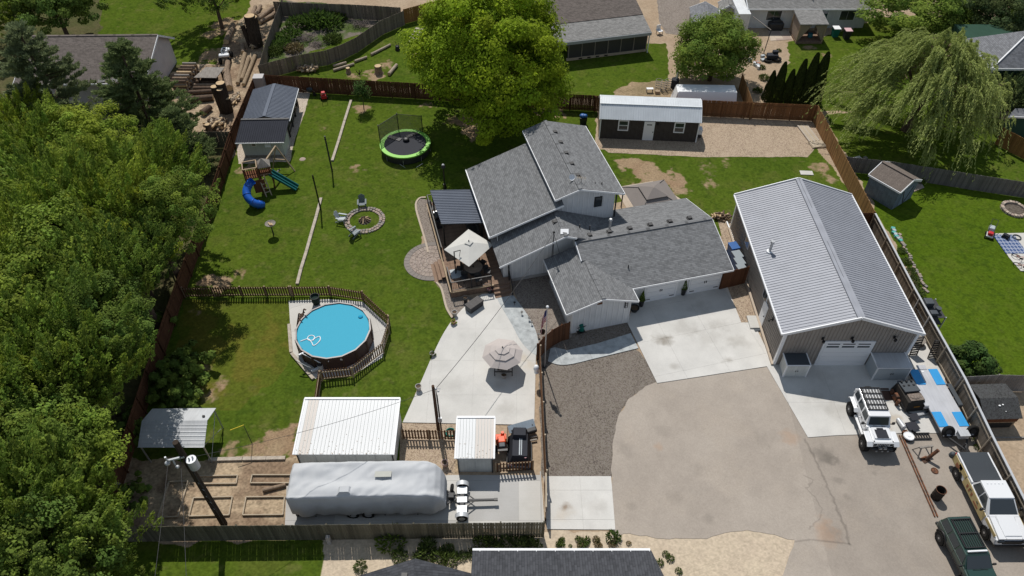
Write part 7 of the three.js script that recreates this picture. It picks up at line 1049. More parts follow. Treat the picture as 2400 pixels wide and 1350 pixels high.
  obj('bumper', [bx(1.3, 0.14, 0.16, 0, 0.62, 1.86), cy(0.08, 0.08, 0.3, 0, 0.72, 1.86).rotateZ(0), rod(V(-0.3, 0.7, 1.9), V(-0.2, 0.95, 1.92), 0.025), rod(V(0.3, 0.7, 1.9), V(0.2, 0.95, 1.92), 0.025), rod(V(-0.2, 0.95, 1.92), V(0.2, 0.95, 1.92), 0.025)], mat.dark, t); for (const x of [-0.35, 0, 0.35]) piece('tow_ring', t, mat.steel, x, 0.6, 1.96, 0.1, 0.08, 0.05); obj('winch', plain(new THREE.CylinderGeometry(0.09, 0.09, 0.5, 12)).rotateZ(1.5708).translate(0, 0.8, 1.84), mat.steel, t);
  const rk = obj('roof_rack', [bx(0.05, 0.06, 1.7, -0.6, 1.99, -1.05), bx(0.05, 0.06, 1.7, 0.6, 1.99, -1.05), bx(1.24, 0.06, 0.05, 0, 1.99, -0.2), bx(1.24, 0.06, 0.05, 0, 1.99, -1.9)], mat.black, t); for (let i = 0; i < 6; i++) for (const o of [-0.035, 0.035]) piece('rack_slat', rk, mat.black, -0.48 + i * 0.19 + o, 1.98, -1.05, 0.022, 0.045, 1.68); for (let i = 1; i < 4; i++) piece('rack_bar', rk, mat.black, 0, 2.0, -1.9 + i * 0.43, 1.22, 0.04, 0.05);
  const sp = new THREE.Group(); sp.name = 'spare_wheel'; t.add(sp); obj('tyre', plain(new THREE.CylinderGeometry(0.45, 0.45, 0.3, 26)).rotateX(1.5708).translate(0.15, 1.2, -2.15), mat.rubber, sp); obj('tyre_cover', bx(0.4, 0.35, 0.05, -0.5, 1.25, -2.1), mat.carWhite, sp);
  obj('wiper', [rod(V(-0.35, 1.34, 0.56), V(-0.1, 1.33, 0.58), 0.012), rod(V(0.15, 1.34, 0.56), V(0.4, 1.33, 0.58), 0.012)], mat.black, t);
}
{ // tan and white pickup
  const t = thing('pickup_truck', 'white pickup truck with tan sides and black slatted bed cover', 'pickup', [28.02, 0.02, -21.3], 0.0);
  for (const s of [-1, 1]) { wheel(t, s * 0.86, 1.95, 0.41, 0.28); wheel(t, s * 0.86, -1.85, 0.41, 0.28); }
  obj('chassis', bx(1.4, 0.22, 5.3, 0, 0.42, 0), mat.dark, t);
  obj('body', [profile([[-2.75, 0.55], [-2.75, 1.3], [-0.72, 1.32], [-0.7, 1.28], [1.05, 1.2], [2.72, 1.05], [2.82, 0.6], [2.4, 0.5], [1.5, 0.5], [-1.4, 0.5], [-2.4, 0.5]], 1.9, 0.09)], mat.carWhite, t);
  obj('cab', [frustum([-0.9, 0.9, -0.72, 1.35], 1.22, [-0.72, 0.72, -0.52, 0.55], 1.83), rbx(1.46, 0.07, 1.15, 0.035, 0, 1.8, 0.0)], mat.carWhite, t);
  obj('hood', [plate([V(-0.86, 1.2, 2.72), V(0.86, 1.2, 2.72), V(0.84, 1.31, 1.3), V(-0.84, 1.31, 1.3)], 0.2), bx(1.0, 0.03, 1.2, 0, 1.27, 1.95, 0, 0.075)], mat.carWhite, t);
  obj('windshield', quadP([-0.8, 1.3, 1.32], [0.8, 1.3, 1.32], [0.66, 1.8, 0.6], [-0.66, 1.8, 0.6]), mat.glass, t); obj('cowl', bx(1.66, 0.04, 0.12, 0, 1.26, 1.38), mat.black, t);
  for (const s of [-1, 1]) { for (const [z0, z1, z2, z3] of [[-0.58, 0.12, 0.1, -0.46], [0.2, 1.0, 0.48, 0.18]]) { const q = [[s * 0.915, 1.3, z0], [s * 0.915, 1.3, z1], [s * 0.755, 1.78, z2], [s * 0.755, 1.78, z3]]; obj('side_window', s > 0 ? quadP(q[1], q[0], q[3], q[2]) : quadP(...q), mat.glass, t); } obj('side_panel', [bx(0.03, 0.56, 1.0, s * 0.96, 0.66, -2.2), bx(0.03, 0.36, 0.9, s * 0.96, 0.9, -1.6), bx(0.03, 0.62, 2.5, s * 0.96, 0.58, 0.05), bx(0.03, 0.22, 1.1, s * 0.94, 0.95, 1.95)], mat.carTan, t); const st = obj('side_graphic', [bx(0.01, 0.3, 0.35, s * 0.98, 0.72, -2.1), bx(0.01, 0.26, 0.14, s * 0.98, 0.75, -0.75), bx(0.01, 0.26, 0.12, s * 0.98, 0.75, -0.5), bx(0.01, 0.26, 0.14, s * 0.98, 0.75, -0.2), bx(0.01, 0.12, 0.5, s * 0.98, 0.7, 0.4)], M([0.3, 0.13, 0.07]), t); obj('mirror', [bx(0.24, 0.05, 0.06, s * 1.02, 1.28, 0.98), rbx(0.14, 0.24, 0.12, 0.03, s * 1.14, 1.22, 0.98)], mat.black, t); for (const z of [-0.42, 0.4]) piece('door_handle', t, mat.black, s * 0.985, 1.0, z, 0.03, 0.05, 0.16); obj('bed_rail', bx(0.1, 0.07, 2.0, s * 0.9, 1.31, -1.72), mat.carWhite, t); obj('headlight', rbx(0.34, 0.2, 0.12, 0.03, s * 0.68, 0.88, 2.76), mat.glass, t); obj('taillight', bx(0.12, 0.3, 0.06, s * 0.88, 0.95, -2.76), mat.red, t); obj('wheel_arch', [1.95, -1.85].map(z => plain(new THREE.CylinderGeometry(0.48, 0.48, 0.08, 20, 1, false, -Math.PI / 2, Math.PI)).rotateZ(1.5708).rotateX(0).translate(s * 0.93, 0.5, z)), mat.black, t); }
  const tc = obj('bed_cover', bx(1.72, 0.05, 2.0, 0, 1.33, -1.74), mat.matBlack, t); for (let i = 0; i < 28; i++) piece('cover_slat', tc, mat.plasticDark, 0, 1.38, -2.7 + i * 0.07, 1.66, 0.014, 0.05);
  obj('hood_crease', [rod(V(-0.55, 1.33, 1.4), V(-0.45, 1.23, 2.7), 0.014), rod(V(0.55, 1.33, 1.4), V(0.45, 1.23, 2.7), 0.014)], mat.trim, t); obj('grille', rbx(1.1, 0.3, 0.08, 0.03, 0, 0.76, 2.78), mat.black, t); obj('bumper', [rbx(1.86, 0.22, 0.22, 0.05, 0, 0.48, 2.76), rbx(1.8, 0.2, 0.2, 0.05, 0, 0.5, -2.82)], mat.black, t); for (let i = 0; i < 5; i++) piece('roof_light', t, mat.trim, -0.44 + i * 0.22, 1.87, -0.35, 0.08, 0.03, 0.05);
  obj('bed_load', [ball(0.22, -0.9, 0.75, -2.9, 1, 0.8, 1), ball(0.18, -0.98, 0.95, -2.86)], mat.plasticDark, t);
}
{ // dark green wagon
  const t = thing('green_wagon', 'dark green boxy wagon with black roof rack parked beside the pickup', 'car', [25.28, 0.02, -17.75], 0.05);
  for (const s of [-1, 1]) { wheel(t, s * 0.78, 1.28, 0.4, 0.27); wheel(t, s * 0.78, -1.32, 0.4, 0.27); }
  obj('chassis', bx(1.2, 0.2, 4, 0, 0.4, 0), mat.dark, t);
  obj('body', [profile([[-2.05, 0.55], [-2.08, 1.12], [0.75, 1.12], [2.1, 1.02], [2.12, 0.55]], 1.66, 0.07)], mat.carGreen, t); obj('cabin', [frustum([-0.8, 0.8, -2.05, 0.85], 1.08, [-0.66, 0.66, -1.95, 0.25], 1.62), rbx(1.34, 0.06, 2.2, 0.03, 0, 1.58, -0.85)], mat.carGreen, t); obj('hood', plate([V(-0.72, 1.06, 2.08), V(0.72, 1.06, 2.08), V(0.72, 1.17, 0.85), V(-0.72, 1.17, 0.85)], 0.1), mat.carGreen, t);
  obj('windshield', quadP([-0.7, 1.16, 0.84], [0.7, 1.16, 0.84], [0.6, 1.58, 0.3], [-0.6, 1.58, 0.3]), mat.glass, t); obj('rear_window', quadP([0.62, 1.16, -2.06], [-0.62, 1.16, -2.06], [-0.56, 1.56, -2.0], [0.56, 1.56, -2.0]), mat.glass, t);
  for (const s of [-1, 1]) { for (const [a, b] of [[-1.9, -1.2], [-1.1, -0.35], [-0.25, 0.5]]) { const q = [[s * 0.805, 1.15, a], [s * 0.805, 1.15, b], [s * 0.69, 1.56, b - (b > 0 ? 0.2 : 0)], [s * 0.69, 1.56, a]]; obj('side_window', s > 0 ? quadP(q[1], q[0], q[3], q[2]) : quadP(...q), mat.glass, t); } strip('side_trim', t, mat.black, V(s * 0.84, 0.72, -1.9), V(s * 0.84, 0.72, 1.9), 0.03, 0.12); obj('fender_flare', [1.28, -1.32].map(z => plain(new THREE.TorusGeometry(0.46, 0.05, 6, 16, Math.PI)).rotateY(1.5708).translate(s * 0.84, 0.45, z)), mat.black, t); obj('mirror', rbx(0.2, 0.14, 0.1, 0.03, s * 0.94, 1.1, 0.62), mat.black, t); piece('door_gap', t, mat.black, s * 0.832, 0.6, -0.3, 0.012, 0.5, 0.015); }
  const rk = obj('roof_rack', [bx(0.05, 0.05, 1.7, -0.55, 1.68, -0.95), bx(0.05, 0.05, 1.7, 0.55, 1.68, -0.95), bx(1.15, 0.05, 0.05, 0, 1.68, -0.12), bx(1.15, 0.05, 0.05, 0, 1.68, -1.78)], mat.black, t); for (let i = 0; i < 8; i++) piece('rack_slat', rk, mat.black, -0.45 + i * 0.13, 1.67, -0.95, 0.035, 0.03, 1.66); piece('rack_bar', rk, mat.black, 0, 1.69, -0.95, 1.1, 0.04, 0.06); obj('light_bar', [rbx(1.1, 0.1, 0.1, 0.03, 0, 1.68, 0.1)], mat.trim, t); obj('wiper', [rod(V(-0.4, 1.19, 0.88), V(0.05, 1.18, 0.9), 0.012), rod(V(0.05, 1.19, 0.88), V(0.45, 1.18, 0.9), 0.012)], mat.black, t);
  obj('bumper', [rbx(1.66, 0.18, 0.16, 0.04, 0, 0.5, 2.16), rbx(1.6, 0.18, 0.16, 0.04, 0, 0.5, -2.12)], mat.black, t);
}
{ // flat car trailer
  const t = thing('car_trailer', 'flat grey car hauler trailer with four bright blue panels', 'trailer', [28.15, 0.05, -28.4], 0.035);
  obj('deck', bx(1.95, 0.07, 5.3, 0, 0.5, 0), mat.trailerDeck, t); for (const [x, z0, z1] of [[-0.66, -2.62, -1.35], [0.66, -2.62, -1.3], [-0.66, 0.85, 2.0], [0.66, 0.9, 2.0]]) piece('blue_panel', t, mat.trailerBlue, x, 0.575, (z0 + z1) / 2, 0.62, 0.03, z1 - z0);
  obj('frame', [bx(0.08, 0.14, 5.3, -0.95, 0.36, 0), bx(0.08, 0.14, 5.3, 0.95, 0.36, 0), beam(V(-0.7, 0.42, 2.6), V(0, 0.42, 3.6), 0.1, 0.12), beam(V(0.7, 0.42, 2.6), V(0, 0.42, 3.6), 0.1, 0.12), cy(0.05, 0.05, 0.75, 0, 0.05, 3.4)], mat.dark, t); for (const s of [-1, 1]) { obj('fender', [bx(0.28, 0.05, 1.7, s * 1.12, 0.68, -0.4), bx(0.28, 0.25, 0.05, s * 1.12, 0.45, 0.46), bx(0.28, 0.25, 0.05, s * 1.12, 0.45, -1.26)], s > 0 ? mat.plasticDark : mat.trailerDeck, t); for (const z of [-0.8, 0]) wheel(t, s * 1.1, z, 0.32, 0.22, mat.steel); }
  obj('tool_box', [rbx(0.62, 0.35, 0.42, 0.03, 0.15, 0.55, 2.72), bx(0.66, 0.04, 0.46, 0.15, 0.9, 2.72)], mat.galv, t); for (const [x, a] of [[-0.62, 0.15], [0.95, -0.2]]) { const w = new THREE.Group(); w.name = 'spare_wheel'; t.add(w); w.position.set(x, 0.68, 2.45); w.rotation.set(1.05, a, 0); obj('tyre', torus(0.3, 0.13, 0, 0, 0, 22, 10), mat.rubber, w); obj('rim', cy(0.2, 0.2, 0.1, 0, -0.05, 0, 14), mat.dark, w); } obj('rear_ramp', [bx(0.6, 0.05, 0.4, 0, 0.52, -2.8)], mat.trailerDeck, t); piece('papers', t, mat.trim, -0.1, 0.575, -2.45, 0.16, 0.01, 0.12);
}
{ // stripped machine beside the trailer
  const p = S(2125, 945), t = thing('engine_skid', 'stripped dark machine with studded lid and rusty parts beside the trailer', 'machine', [p.x, 0.06, p.z - 0.2], 0.12);
  obj('hull', frustum([-0.62, 0.62, -0.95, 0.95], 0.1, [-0.55, 0.6, -0.85, 0.75], 0.85), M([0.05, 0.045, 0.04], { map: T.metal }), t); const ld = obj('lid', bx(1.05, 0.1, 1.0, 0.05, 0.9, -0.45, 0, -0.12), mat.plasticDark, t); for (let i = 0; i < 3; i++) for (let j = 0; j < 3; j++) piece('stud', ld, mat.black, -0.3 + i * 0.34, 0.97 + 0.03 * (1 - j), -0.8 + j * 0.33, 0.13, 0.08, 0.1); obj('tray', [bx(0.95, 0.08, 0.55, 0.1, 0.86, 0.42), ball(0.22, 0.05, 0.95, 0.4, 1.6, 0.25, 1)], M([0.25, 0.21, 0.18], { map: T.gravel }), t); obj('rusty_part', [rbx(0.22, 0.5, 0.4, 0.05, -0.78, 0.1, -0.1), cy(0.12, 0.1, 0.5, -0.85, 0.05, 0.3), rbx(0.2, 0.3, 0.3, 0.05, -0.75, 0.1, -0.6)], mat.rust, t); obj('nameplate', bx(0.4, 0.06, 0.02, 0.05, 0.5, 0.93), M([0.4, 0.17, 0.02]), t); obj('hose', [tube([V(-0.7, 0.4, 0.4), V(-0.5, 0.15, 1.0), V(0.2, 0.1, 1.25), V(0.8, 0.15, 1.1)], 0.05), tube([V(0.6, 0.6, 0.8), V(0.9, 0.3, 1.1), V(0.4, 0.1, 1.3)], 0.04)], mat.black, t); obj('arm', [beam(V(-0.2, 0.15, 1.3), V(0.9, 0.15, 1.2), 0.2, 0.1)], mat.steel, t);
  const q = S(2122, 1000), m = thing('salvage_parts', 'silver cylinder and black sheet parts on the concrete below the stripped machine', 'parts', [q.x, 0.06, q.z], 0.1); obj('cylinder', plain(new THREE.CylinderGeometry(0.15, 0.15, 0.75, 16)).rotateX(1.4).translate(-0.35, 0.2, -0.1), mat.galv, m); obj('rusty_part', [rbx(0.25, 0.14, 0.25, 0.04, -0.25, 0, 0.45), cy(0.08, 0.08, 0.2, -0.45, 0, 0.5)], mat.rust, m); obj('sheet_panel', [bx(0.75, 0.03, 0.6, 0.35, 0.12, 0.1, 0.1), bx(0.6, 0.03, 0.5, 0.75, 0.2, -0.5, 0.05), cy(0.13, 0.13, 0.2, 0.3, 0, 0.45)], mat.matBlack, m);
  const bp = S(2078, 928), b = obj('brown_board', [bx(0.55, 0.04, 0.75, 0, 0, 0), bx(0.55, 0.05, 0.1, 0, 0.03, -0.5)], mat.brownPanel); b.position.copy(bp).add(V(0, 0.06, 0)); tag(b, 'brown plywood sheet lying behind the white off-road car', 'board');
  const l = S(2155, 1024), ld2 = thing('ladder', 'black ladder section lying flat on the asphalt below the trailer', 'ladder', [l.x, 0.06, l.z], 0.02); for (const z of [-0.2, 0.2]) piece('rail', ld2, mat.black, 0, 0, z, 1.35, 0.09, 0.06); for (let i = 0; i < 8; i++) piece('rung', ld2, mat.black, -0.6 + i * 0.17, 0.02, 0, 0.05, 0.05, 0.4);
  const c = S(2127, 1027), cd = thing('drum_lid', 'white round lid on a low black drum beside the ladder', 'drum', [c.x, 0.02, c.z]); obj('drum', cy(0.33, 0.33, 0.2, 0, 0, 0, 22), mat.black, cd); obj('lid', [cy(0.34, 0.32, 0.05, 0, 0.2, 0, 22), torus(0.3, 0.02, 0, 0.25, 0, 22, 6), cy(0.1, 0.08, 0.03, 0, 0.25, 0, 12)], mat.trim, cd);
  for (const [d, lb] of [[0, 'long rusty steel bar lying on the asphalt, left of the pair'], [0.16, 'long rusty steel bar lying on the asphalt, right of the pair']]) { const a = S(2107, 1022), e = S(2190, 1212), o = obj('steel_bar', beam(V(d, 0.05, 0), V(e.x - a.x + d, 0.05, e.z - a.z), 0.07, 0.07), mat.rust); o.position.copy(a).add(V(0, 0.02, 0)); tag(o, lb, 'steel bar'); }
  const s = S(2160, 1062), sh = thing('sawhorse', 'grey steel sawhorse standing by the rusty pipe', 'sawhorse', [s.x, 0.02, s.z], 0.15); obj('top_beam', bx(0.9, 0.09, 0.12, 0, 0.66, 0), mat.woodGrey, sh); for (const x of [-0.35, 0.35]) for (const z of [-1, 1]) strip('leg', sh, mat.woodGrey, V(x, 0.68, z * 0.05), V(x + (x > 0 ? 0.1 : -0.1), 0, z * 0.32), 0.07, 0.05); 
  const pp = S(2170, 1078), rp = thing('rusty_pipe', 'thick rusty pipe propped upright on a plate', 'pipe', [pp.x, 0.02, pp.z]); obj('pipe', [rod(V(0, 0.05, 0), V(0.42, 0.95, -0.1), 0.11, 0.11, 14)], mat.rust, rp); obj('base_plate', bx(0.5, 0.04, 0.4, -0.05, 0, 0, 0.4), mat.rust, rp); const dc = S(2190, 1104), dd = obj('steel_disc', [cy(0.22, 0.22, 0.04, 0, 0, 0, 18), torus(0.18, 0.02, 0, 0.04, 0, 18, 5)], mat.rust); dd.position.copy(dc).add(V(0, 0.02, 0)); tag(dd, 'flat rusty disc on the asphalt below the pipe', 'disc');
  const br = S(2192, 1166), ba = thing('burn_barrel', 'open dark steel barrel standing on the asphalt', 'barrel', [br.x, 0.02, br.z]); obj('barrel', lathe([[0.001, 0], [0.29, 0], [0.29, 0.28], [0.305, 0.3], [0.29, 0.32], [0.29, 0.56], [0.305, 0.58], [0.29, 0.6], [0.29, 0.88], [0.27, 0.88], [0.27, 0.1], [0.001, 0.1]], 0, 0, 0, 24), M([0.06, 0.052, 0.045], { map: T.bark }), ba); obj('rim', torus(0.29, 0.02, 0, 0.88, 0, 24, 6), mat.rust, ba);
  for (const [u, v, lb] of [[2137, 832, 'black steel stair section standing beside the wide pale cabinet'], [2180, 838, 'black steel stair section standing against the east fence']]) { const q2 = S(u, v), o = thing('stair_section', lb, 'stairs', [q2.x, 0.06, q2.z], 0.15); for (const x of [-0.28, 0.28]) strip('stringer', o, mat.black, V(x, 0, 0.1), V(x + 0.15, 1.5, -0.3), 0.05, 0.09); for (let i = 0; i < 8; i++) piece('tread', o, mat.black, i * 0.019 + 0.01, 0.1 + i * 0.19, 0.08 - i * 0.05, 0.55, 0.03, 0.12); }
  const rc = S(2150, 760), r = thing('storage_rack', 'black steel rack loaded with parts behind the workshop corner', 'rack', [rc.x + 0.4, 0.05, rc.z]); for (const x of [-0.6, 0.6]) for (const z of [-0.9, 0.9]) piece('upright', r, mat.galv, x, 0, z, 0.07, 1.7, 0.07); for (const y of [0.2, 0.9, 1.6]) piece('shelf', r, mat.dark, 0, y, 0, 1.2, 0.04, 1.8); obj('stored_parts', [rbx(0.6, 0.4, 0.6, 0.05, -0.2, 1.64, -0.4), cy(0.2, 0.2, 0.4, 0.2, 1.64, 0.3), rbx(0.5, 0.3, 0.4, 0.05, -0.2, 1.64, 0.6)], mat.plasticDark, r);
  const rl = S(2150, 806), ro = thing('cable_reel', 'grey round cable reel on the concrete behind the workshop corner', 'reel', [rl.x, 0.06, rl.z]); obj('flange', [cy(0.42, 0.42, 0.06, 0, 0, 0, 22), cy(0.42, 0.42, 0.05, 0, 0.35, 0, 22)], mat.woodGrey, ro); obj('core', cy(0.25, 0.25, 0.3, 0, 0.05, 0, 16), mat.dark, ro);
}
// ---------- neighbouring houses and sheds ----------
// gable roof with its ridge along local x; front eave at z = df, back eave at z = -db
function gable(name, label, cat, pos, turn, w, df, db, he, hr, wallM, roofM, over = 0.4) {
  const t = thing(name, label, cat, pos, turn), hw = w / 2;
  const yf = z => hr - (hr - he) * (z >= 0 ? z / df : -z / db);
  obj('wall', prismX([[df - over, 0], [df - over, yf(df - over) - 0.16], [0, hr - 0.16], [-(db - over), yf(-(db - over)) - 0.16], [-(db - over), 0]], -hw + over, hw - over), wallM, t);
  obj('roof', plate([V(-hw, he, df), V(hw, he, df), V(hw, hr, 0), V(-hw, hr, 0)], 0.13), roofM, t); obj('roof', plate([V(hw, he, -db), V(-hw, he, -db), V(-hw, hr, 0), V(hw, hr, 0)], 0.13), roofM, t);
  for (const s of [-1, 1]) { strip('fascia', t, mat.trim, V(s * (hw + 0.02), he - 0.08, df), V(s * (hw + 0.02), hr - 0.08, 0), 0.05, 0.2); strip('fascia', t, mat.trim, V(s * (hw + 0.02), hr - 0.08, 0), V(s * (hw + 0.02), he - 0.08, -db), 0.05, 0.2); }
  strip('fascia', t, mat.trim, V(-hw, he - 0.08, df + 0.03), V(hw, he - 0.08, df + 0.03), 0.06, 0.16); strip('ridge_cap', t, roofM, V(-hw, hr + 0.01, 0), V(hw, hr + 0.01, 0), 0.3, 0.05);
  return t;
}
const winF = (t, x, y, z, w, h, n = 2) => { const f = obj('window', [bx(w + 0.14, 0.07, 0.06, x, y - 0.07, z), bx(w + 0.14, 0.07, 0.06, x, y + h, z), bx(0.07, h, 0.06, x - w / 2 - 0.035, y, z), bx(0.07, h, 0.06, x + w / 2 + 0.035, y, z)], mat.trim, t); for (let i = 0; i < n; i++) piece('pane', f, mat.glass, x - w / 2 + (i + 0.5) * w / n, y, z, w / n - 0.05, h, 0.03); };
{
  const nw = gable('neighbour_house', 'long house with brown shingle roof among the western trees', 'house', [-43.2, 0, -71.6], 0.02, 13, 6.2, 3.4, 2.6, 4.6, mat.sidingNW, mat.shingleBrown);
  obj('gable_vent', bx(0.05, 0.35, 0.35, 6.13, 3.7, 0.3, 0, 0.78), mat.dark, nw); obj('window', bx(0.06, 1.0, 0.8, 6.14, 1.2, 4.3), mat.glass, nw);
  for (const [x, z] of [[3.5, 5.6], [3.9, 5.8], [3.2, 5.9], [2.2, 5.95]]) obj('loose_shingle', bx(0.6, 0.05, 0.4, x, 2.72, z, 0.3, 0.3), mat.shinglePale, nw);
  // north house with covered patio
  const n = thing('neighbour_house', 'house with brown upper roof and grey patio roof beyond the north lawn', 'house', [10.6, 0, -78.1], 0.24);
  obj('wall', [prismX([[-1.0, 0], [-1.0, 2.6], [-6.5, 4.0], [-12, 2.6], [-12, 0]], -6.2, 4.0)], mat.sidingNW, n); obj('roof', plate([V(-7, 3.05, -0.7), V(4.5, 3.05, -0.7), V(4.5, 4.5, -6.5), V(-7, 4.5, -6.5)], 0.13), mat.shingleBrown, n); obj('roof', plate([V(4.5, 2.7, -12.4), V(-7, 2.7, -12.4), V(-7, 4.5, -6.5), V(4.5, 4.5, -6.5)], 0.13), mat.shingleBrown, n);
  obj('patio_roof', plate([V(-6.5, 2.55, 2.6), V(4.3, 2.55, 2.6), V(4.5, 3.0, -0.75), V(-6.7, 3.0, -0.75)], 0.12), mat.shinglePale, n); strip('fascia', n, M([0.34, 0.36, 0.38]), V(-6.5, 2.36, 2.65), V(4.3, 2.36, 2.65), 0.08, 0.34);
  obj('screen_wall', bx(9.2, 2.0, 0.06, -0.5, 0.25, 2.0), M([0.05, 0.05, 0.055], { roughness: 0.5 }), n); for (let i = 0; i < 7; i++) piece('post', n, mat.woodGrey, -5 + i * 1.52, 0, 2.03, 0.09, 2.3, 0.1); obj('base_board', bx(9.4, 0.28, 0.1, -0.5, 0, 2.05), mat.curb, n); for (let i = 0; i < 4; i++) piece('base_vent', n, mat.black, -3.6 + i * 1.0, 0.06, 2.11, 0.4, 0.14, 0.03); piece('downspout', n, mat.trim, 4.2, 0, 2.4, 0.1, 2.4, 0.1);
  // north east white house
  const e = gable('neighbour_house', 'white house with grey shingle roof and brick patio pavilion in the north east', 'house', [34.7, 0, -87.3], 0.0, 14.6, 4.9, 5, 2.5, 4.2, mat.siding, mat.shinglePale); for (const [x, w, k] of [[-4.0, 1.7, 2], [1.9, 0.7, 1], [4.6, 1.7, 2]]) winF(e, x, 1.0, 4.53, w, 1.1, k); obj('roof_stain', [cy(0.08, 0.06, 0.5, 0.4, 2.9, 3.5)], mat.rust, e); obj('wall_wing', prismX([[6, 0], [6, 2.4], [-2, 2.6], [-2, 0]], -8.6, -7.2), mat.siding, e);
  const pv = thing('pavilion', 'small timber pavilion with grey shingle roof behind the white house', 'pavilion', [34.1, 0, -80.3]); obj('roof', plate([V(-1.62, 2.35, 1.5), V(1.62, 2.35, 1.5), V(1.62, 2.65, -1.6), V(-1.62, 2.65, -1.6)], 0.14), mat.shinglePale, pv); for (const x of [-1.45, 1.45]) for (const z of [-1.4, 1.3]) piece('post', pv, mat.wood, x, 0, z, 0.14, 2.3, 0.14); for (const s of [-1, 1]) { obj('curtain', [plate([V(s * 1.4, 2.25, 1.34), V(s * 0.15, 2.25, 1.34), V(s * 1.35, 0.3, 1.34)].sort((a, b) => 0), 0.02), bx(0.04, 1.9, 2.4, s * 1.45, 0.3, 0)], M([0.34, 0.27, 0.21], { map: T.cloth }), pv); } obj('floor', bx(3, 0.2, 2.9, 0, 0, 0), mat.deck2, pv); obj('chair', rbx(0.5, 0.5, 0.5, 0.1, 0.4, 0.2, 0.2), M([0.05, 0.2, 0.28]), pv);
  const bin = (label, u, v, m, l) => { const p = S(u, v), c = thing('wheeled_bin', label, 'bin', [p.x, 0, p.z]); obj('body', frustum([-0.3, 0.3, -0.3, 0.3], 0, [-0.37, 0.37, -0.4, 0.4], 1.0), m, c); obj('lid', rbx(0.8, 0.09, 0.9, 0.03, 0, 1, 0), l, c); }; bin('teal wheeled bin with white lid by the white house', 1955, 85, mat.teal, mat.trim); bin('dark wheeled bin with pink and white lid by the white house', 1982, 90, mat.dark, M([0.6, 0.4, 0.42])); const gq = S(1975, 62), gb = thing('covered_grill', 'black covered grill against the white house wall', 'grill', [gq.x, 0, gq.z]); obj('cover', [rbx(1.2, 0.9, 0.6, 0.12), rbx(0.8, 0.25, 0.5, 0.1, 0, 0.85, 0)], mat.black, gb); const ga = S(1815, 68), g2 = thing('covered_spa', 'dark covered tub beside the brick patio', 'cover', [ga.x, 0, ga.z]); obj('cover', [rbx(1.7, 0.95, 1.2, 0.2), rbx(1.1, 0.3, 0.8, 0.12, 0, 0.85, -0.1)], mat.dark, g2);
  slabs('brick_patio', [[1800, 72], [1850, 68], [1856, 93], [1806, 96]], [mat.stone2, mat.curb], 0.03, 0.9, 0.9, 0);
  // swing frame, clutter
  const sf = S(1790, 125), sw = thing('shade_pole', 'dark pole with sloping pipe beside the bare ground', 'pole', [sf.x, 0, sf.z]); obj('pole', rod(V(0, 0, 0), V(0.25, 2.6, -0.3), 0.05), mat.dark, sw); obj('pipe', rod(V(0.25, 2.6, -0.3), V(-1.2, 2.9, -3), 0.05), mat.woodGrey, sw);
  const cl = S(1808, 140), cj = thing('motor_parts', 'black heap of machine parts on the bare ground', 'machine parts', [cl.x, 0, cl.z]); obj('tyre', [torus(0.4, 0.13, 0.5, 0.2, 0.2), torus(0.35, 0.12, -0.5, 0.15, 0.4)], mat.rubber, cj); obj('machine_body', [rbx(1.2, 0.5, 0.8, 0.12, 0, 0.2, 0), rbx(0.6, 0.4, 0.5, 0.1, 0.3, 0.6, -0.2)], mat.matBlack, cj); obj('scrap', [bx(0.5, 0.2, 0.4, -1.0, 0, 0.2, 0.4), bx(0.4, 0.3, 0.3, -0.9, 0, -0.5, 0.2)], mat.plasticGrey, cj);
  const ck = S(1770, 150), c3 = thing('yard_clutter', 'pale buckets and boxes under the dense green tree edge', 'clutter', [ck.x, 0, ck.z]); for (let i = 0; i < 9; i++) { const m = [mat.plasticGrey, mat.trim, mat.terracotta, mat.greyBin][i % 4]; i % 2 ? piece('bucket', c3, m, gauss() * 0.7, 0, gauss() * 3, 0.16, 0.35, 0.16, 0, UCYL) : piece('box', c3, m, gauss() * 0.7, 0, gauss() * 3, 0.4, 0.3, 0.35, rnd()); }
  // small sheds
  const s1 = gable('garden_shed', 'grey shingled shed hidden behind the dense green tree', 'shed', [22.4, 0, -81.8], 1.45, 4.2, 1.7, 1.7, 1.9, 2.7, mat.woodGrey, mat.shingleGrey, 0.15);
  const s2 = gable('plastic_shed', 'beige plastic shed with open doors beside the white house', 'shed', [25.7, 0, -84.6], 1.45, 2.2, 1.15, 1.15, 1.75, 2.5, mat.potGrey, mat.shinglePale, 0.12); obj('doorway', bx(0.04, 1.6, 1.3, -1.02, 0, 0), mat.black, s2); obj('open_door', [bx(0.7, 1.6, 0.05, -1.3, 0, 0.75, 0.4)], mat.potGrey, s2);
  const tt = thing('tarp_trailer', 'low trailer under a white tarp behind the reddish fence', 'trailer', [19.6, 0, -65.95], -0.03); obj('tarp', [frustum([-3.0, 3.0, -1.0, 1.1], 0.8, [-2.85, 2.95, -0.75, 0.65], 1.75), frustum([-3.3, -2.8, -0.9, 1.05], 0.1, [-2.95, -2.8, -0.7, 0.7], 1.7)], mat.trim, tt); obj('trailer_body', bx(6, 0.5, 1.9, 0, 0.35, 0), mat.woodGrey, tt); for (const s of [-1, 1]) obj('wheel', plain(new THREE.CylinderGeometry(0.33, 0.33, 0.22, 16)).rotateX(1.57).translate(0.3, 0.33, s), mat.rubber, tt);
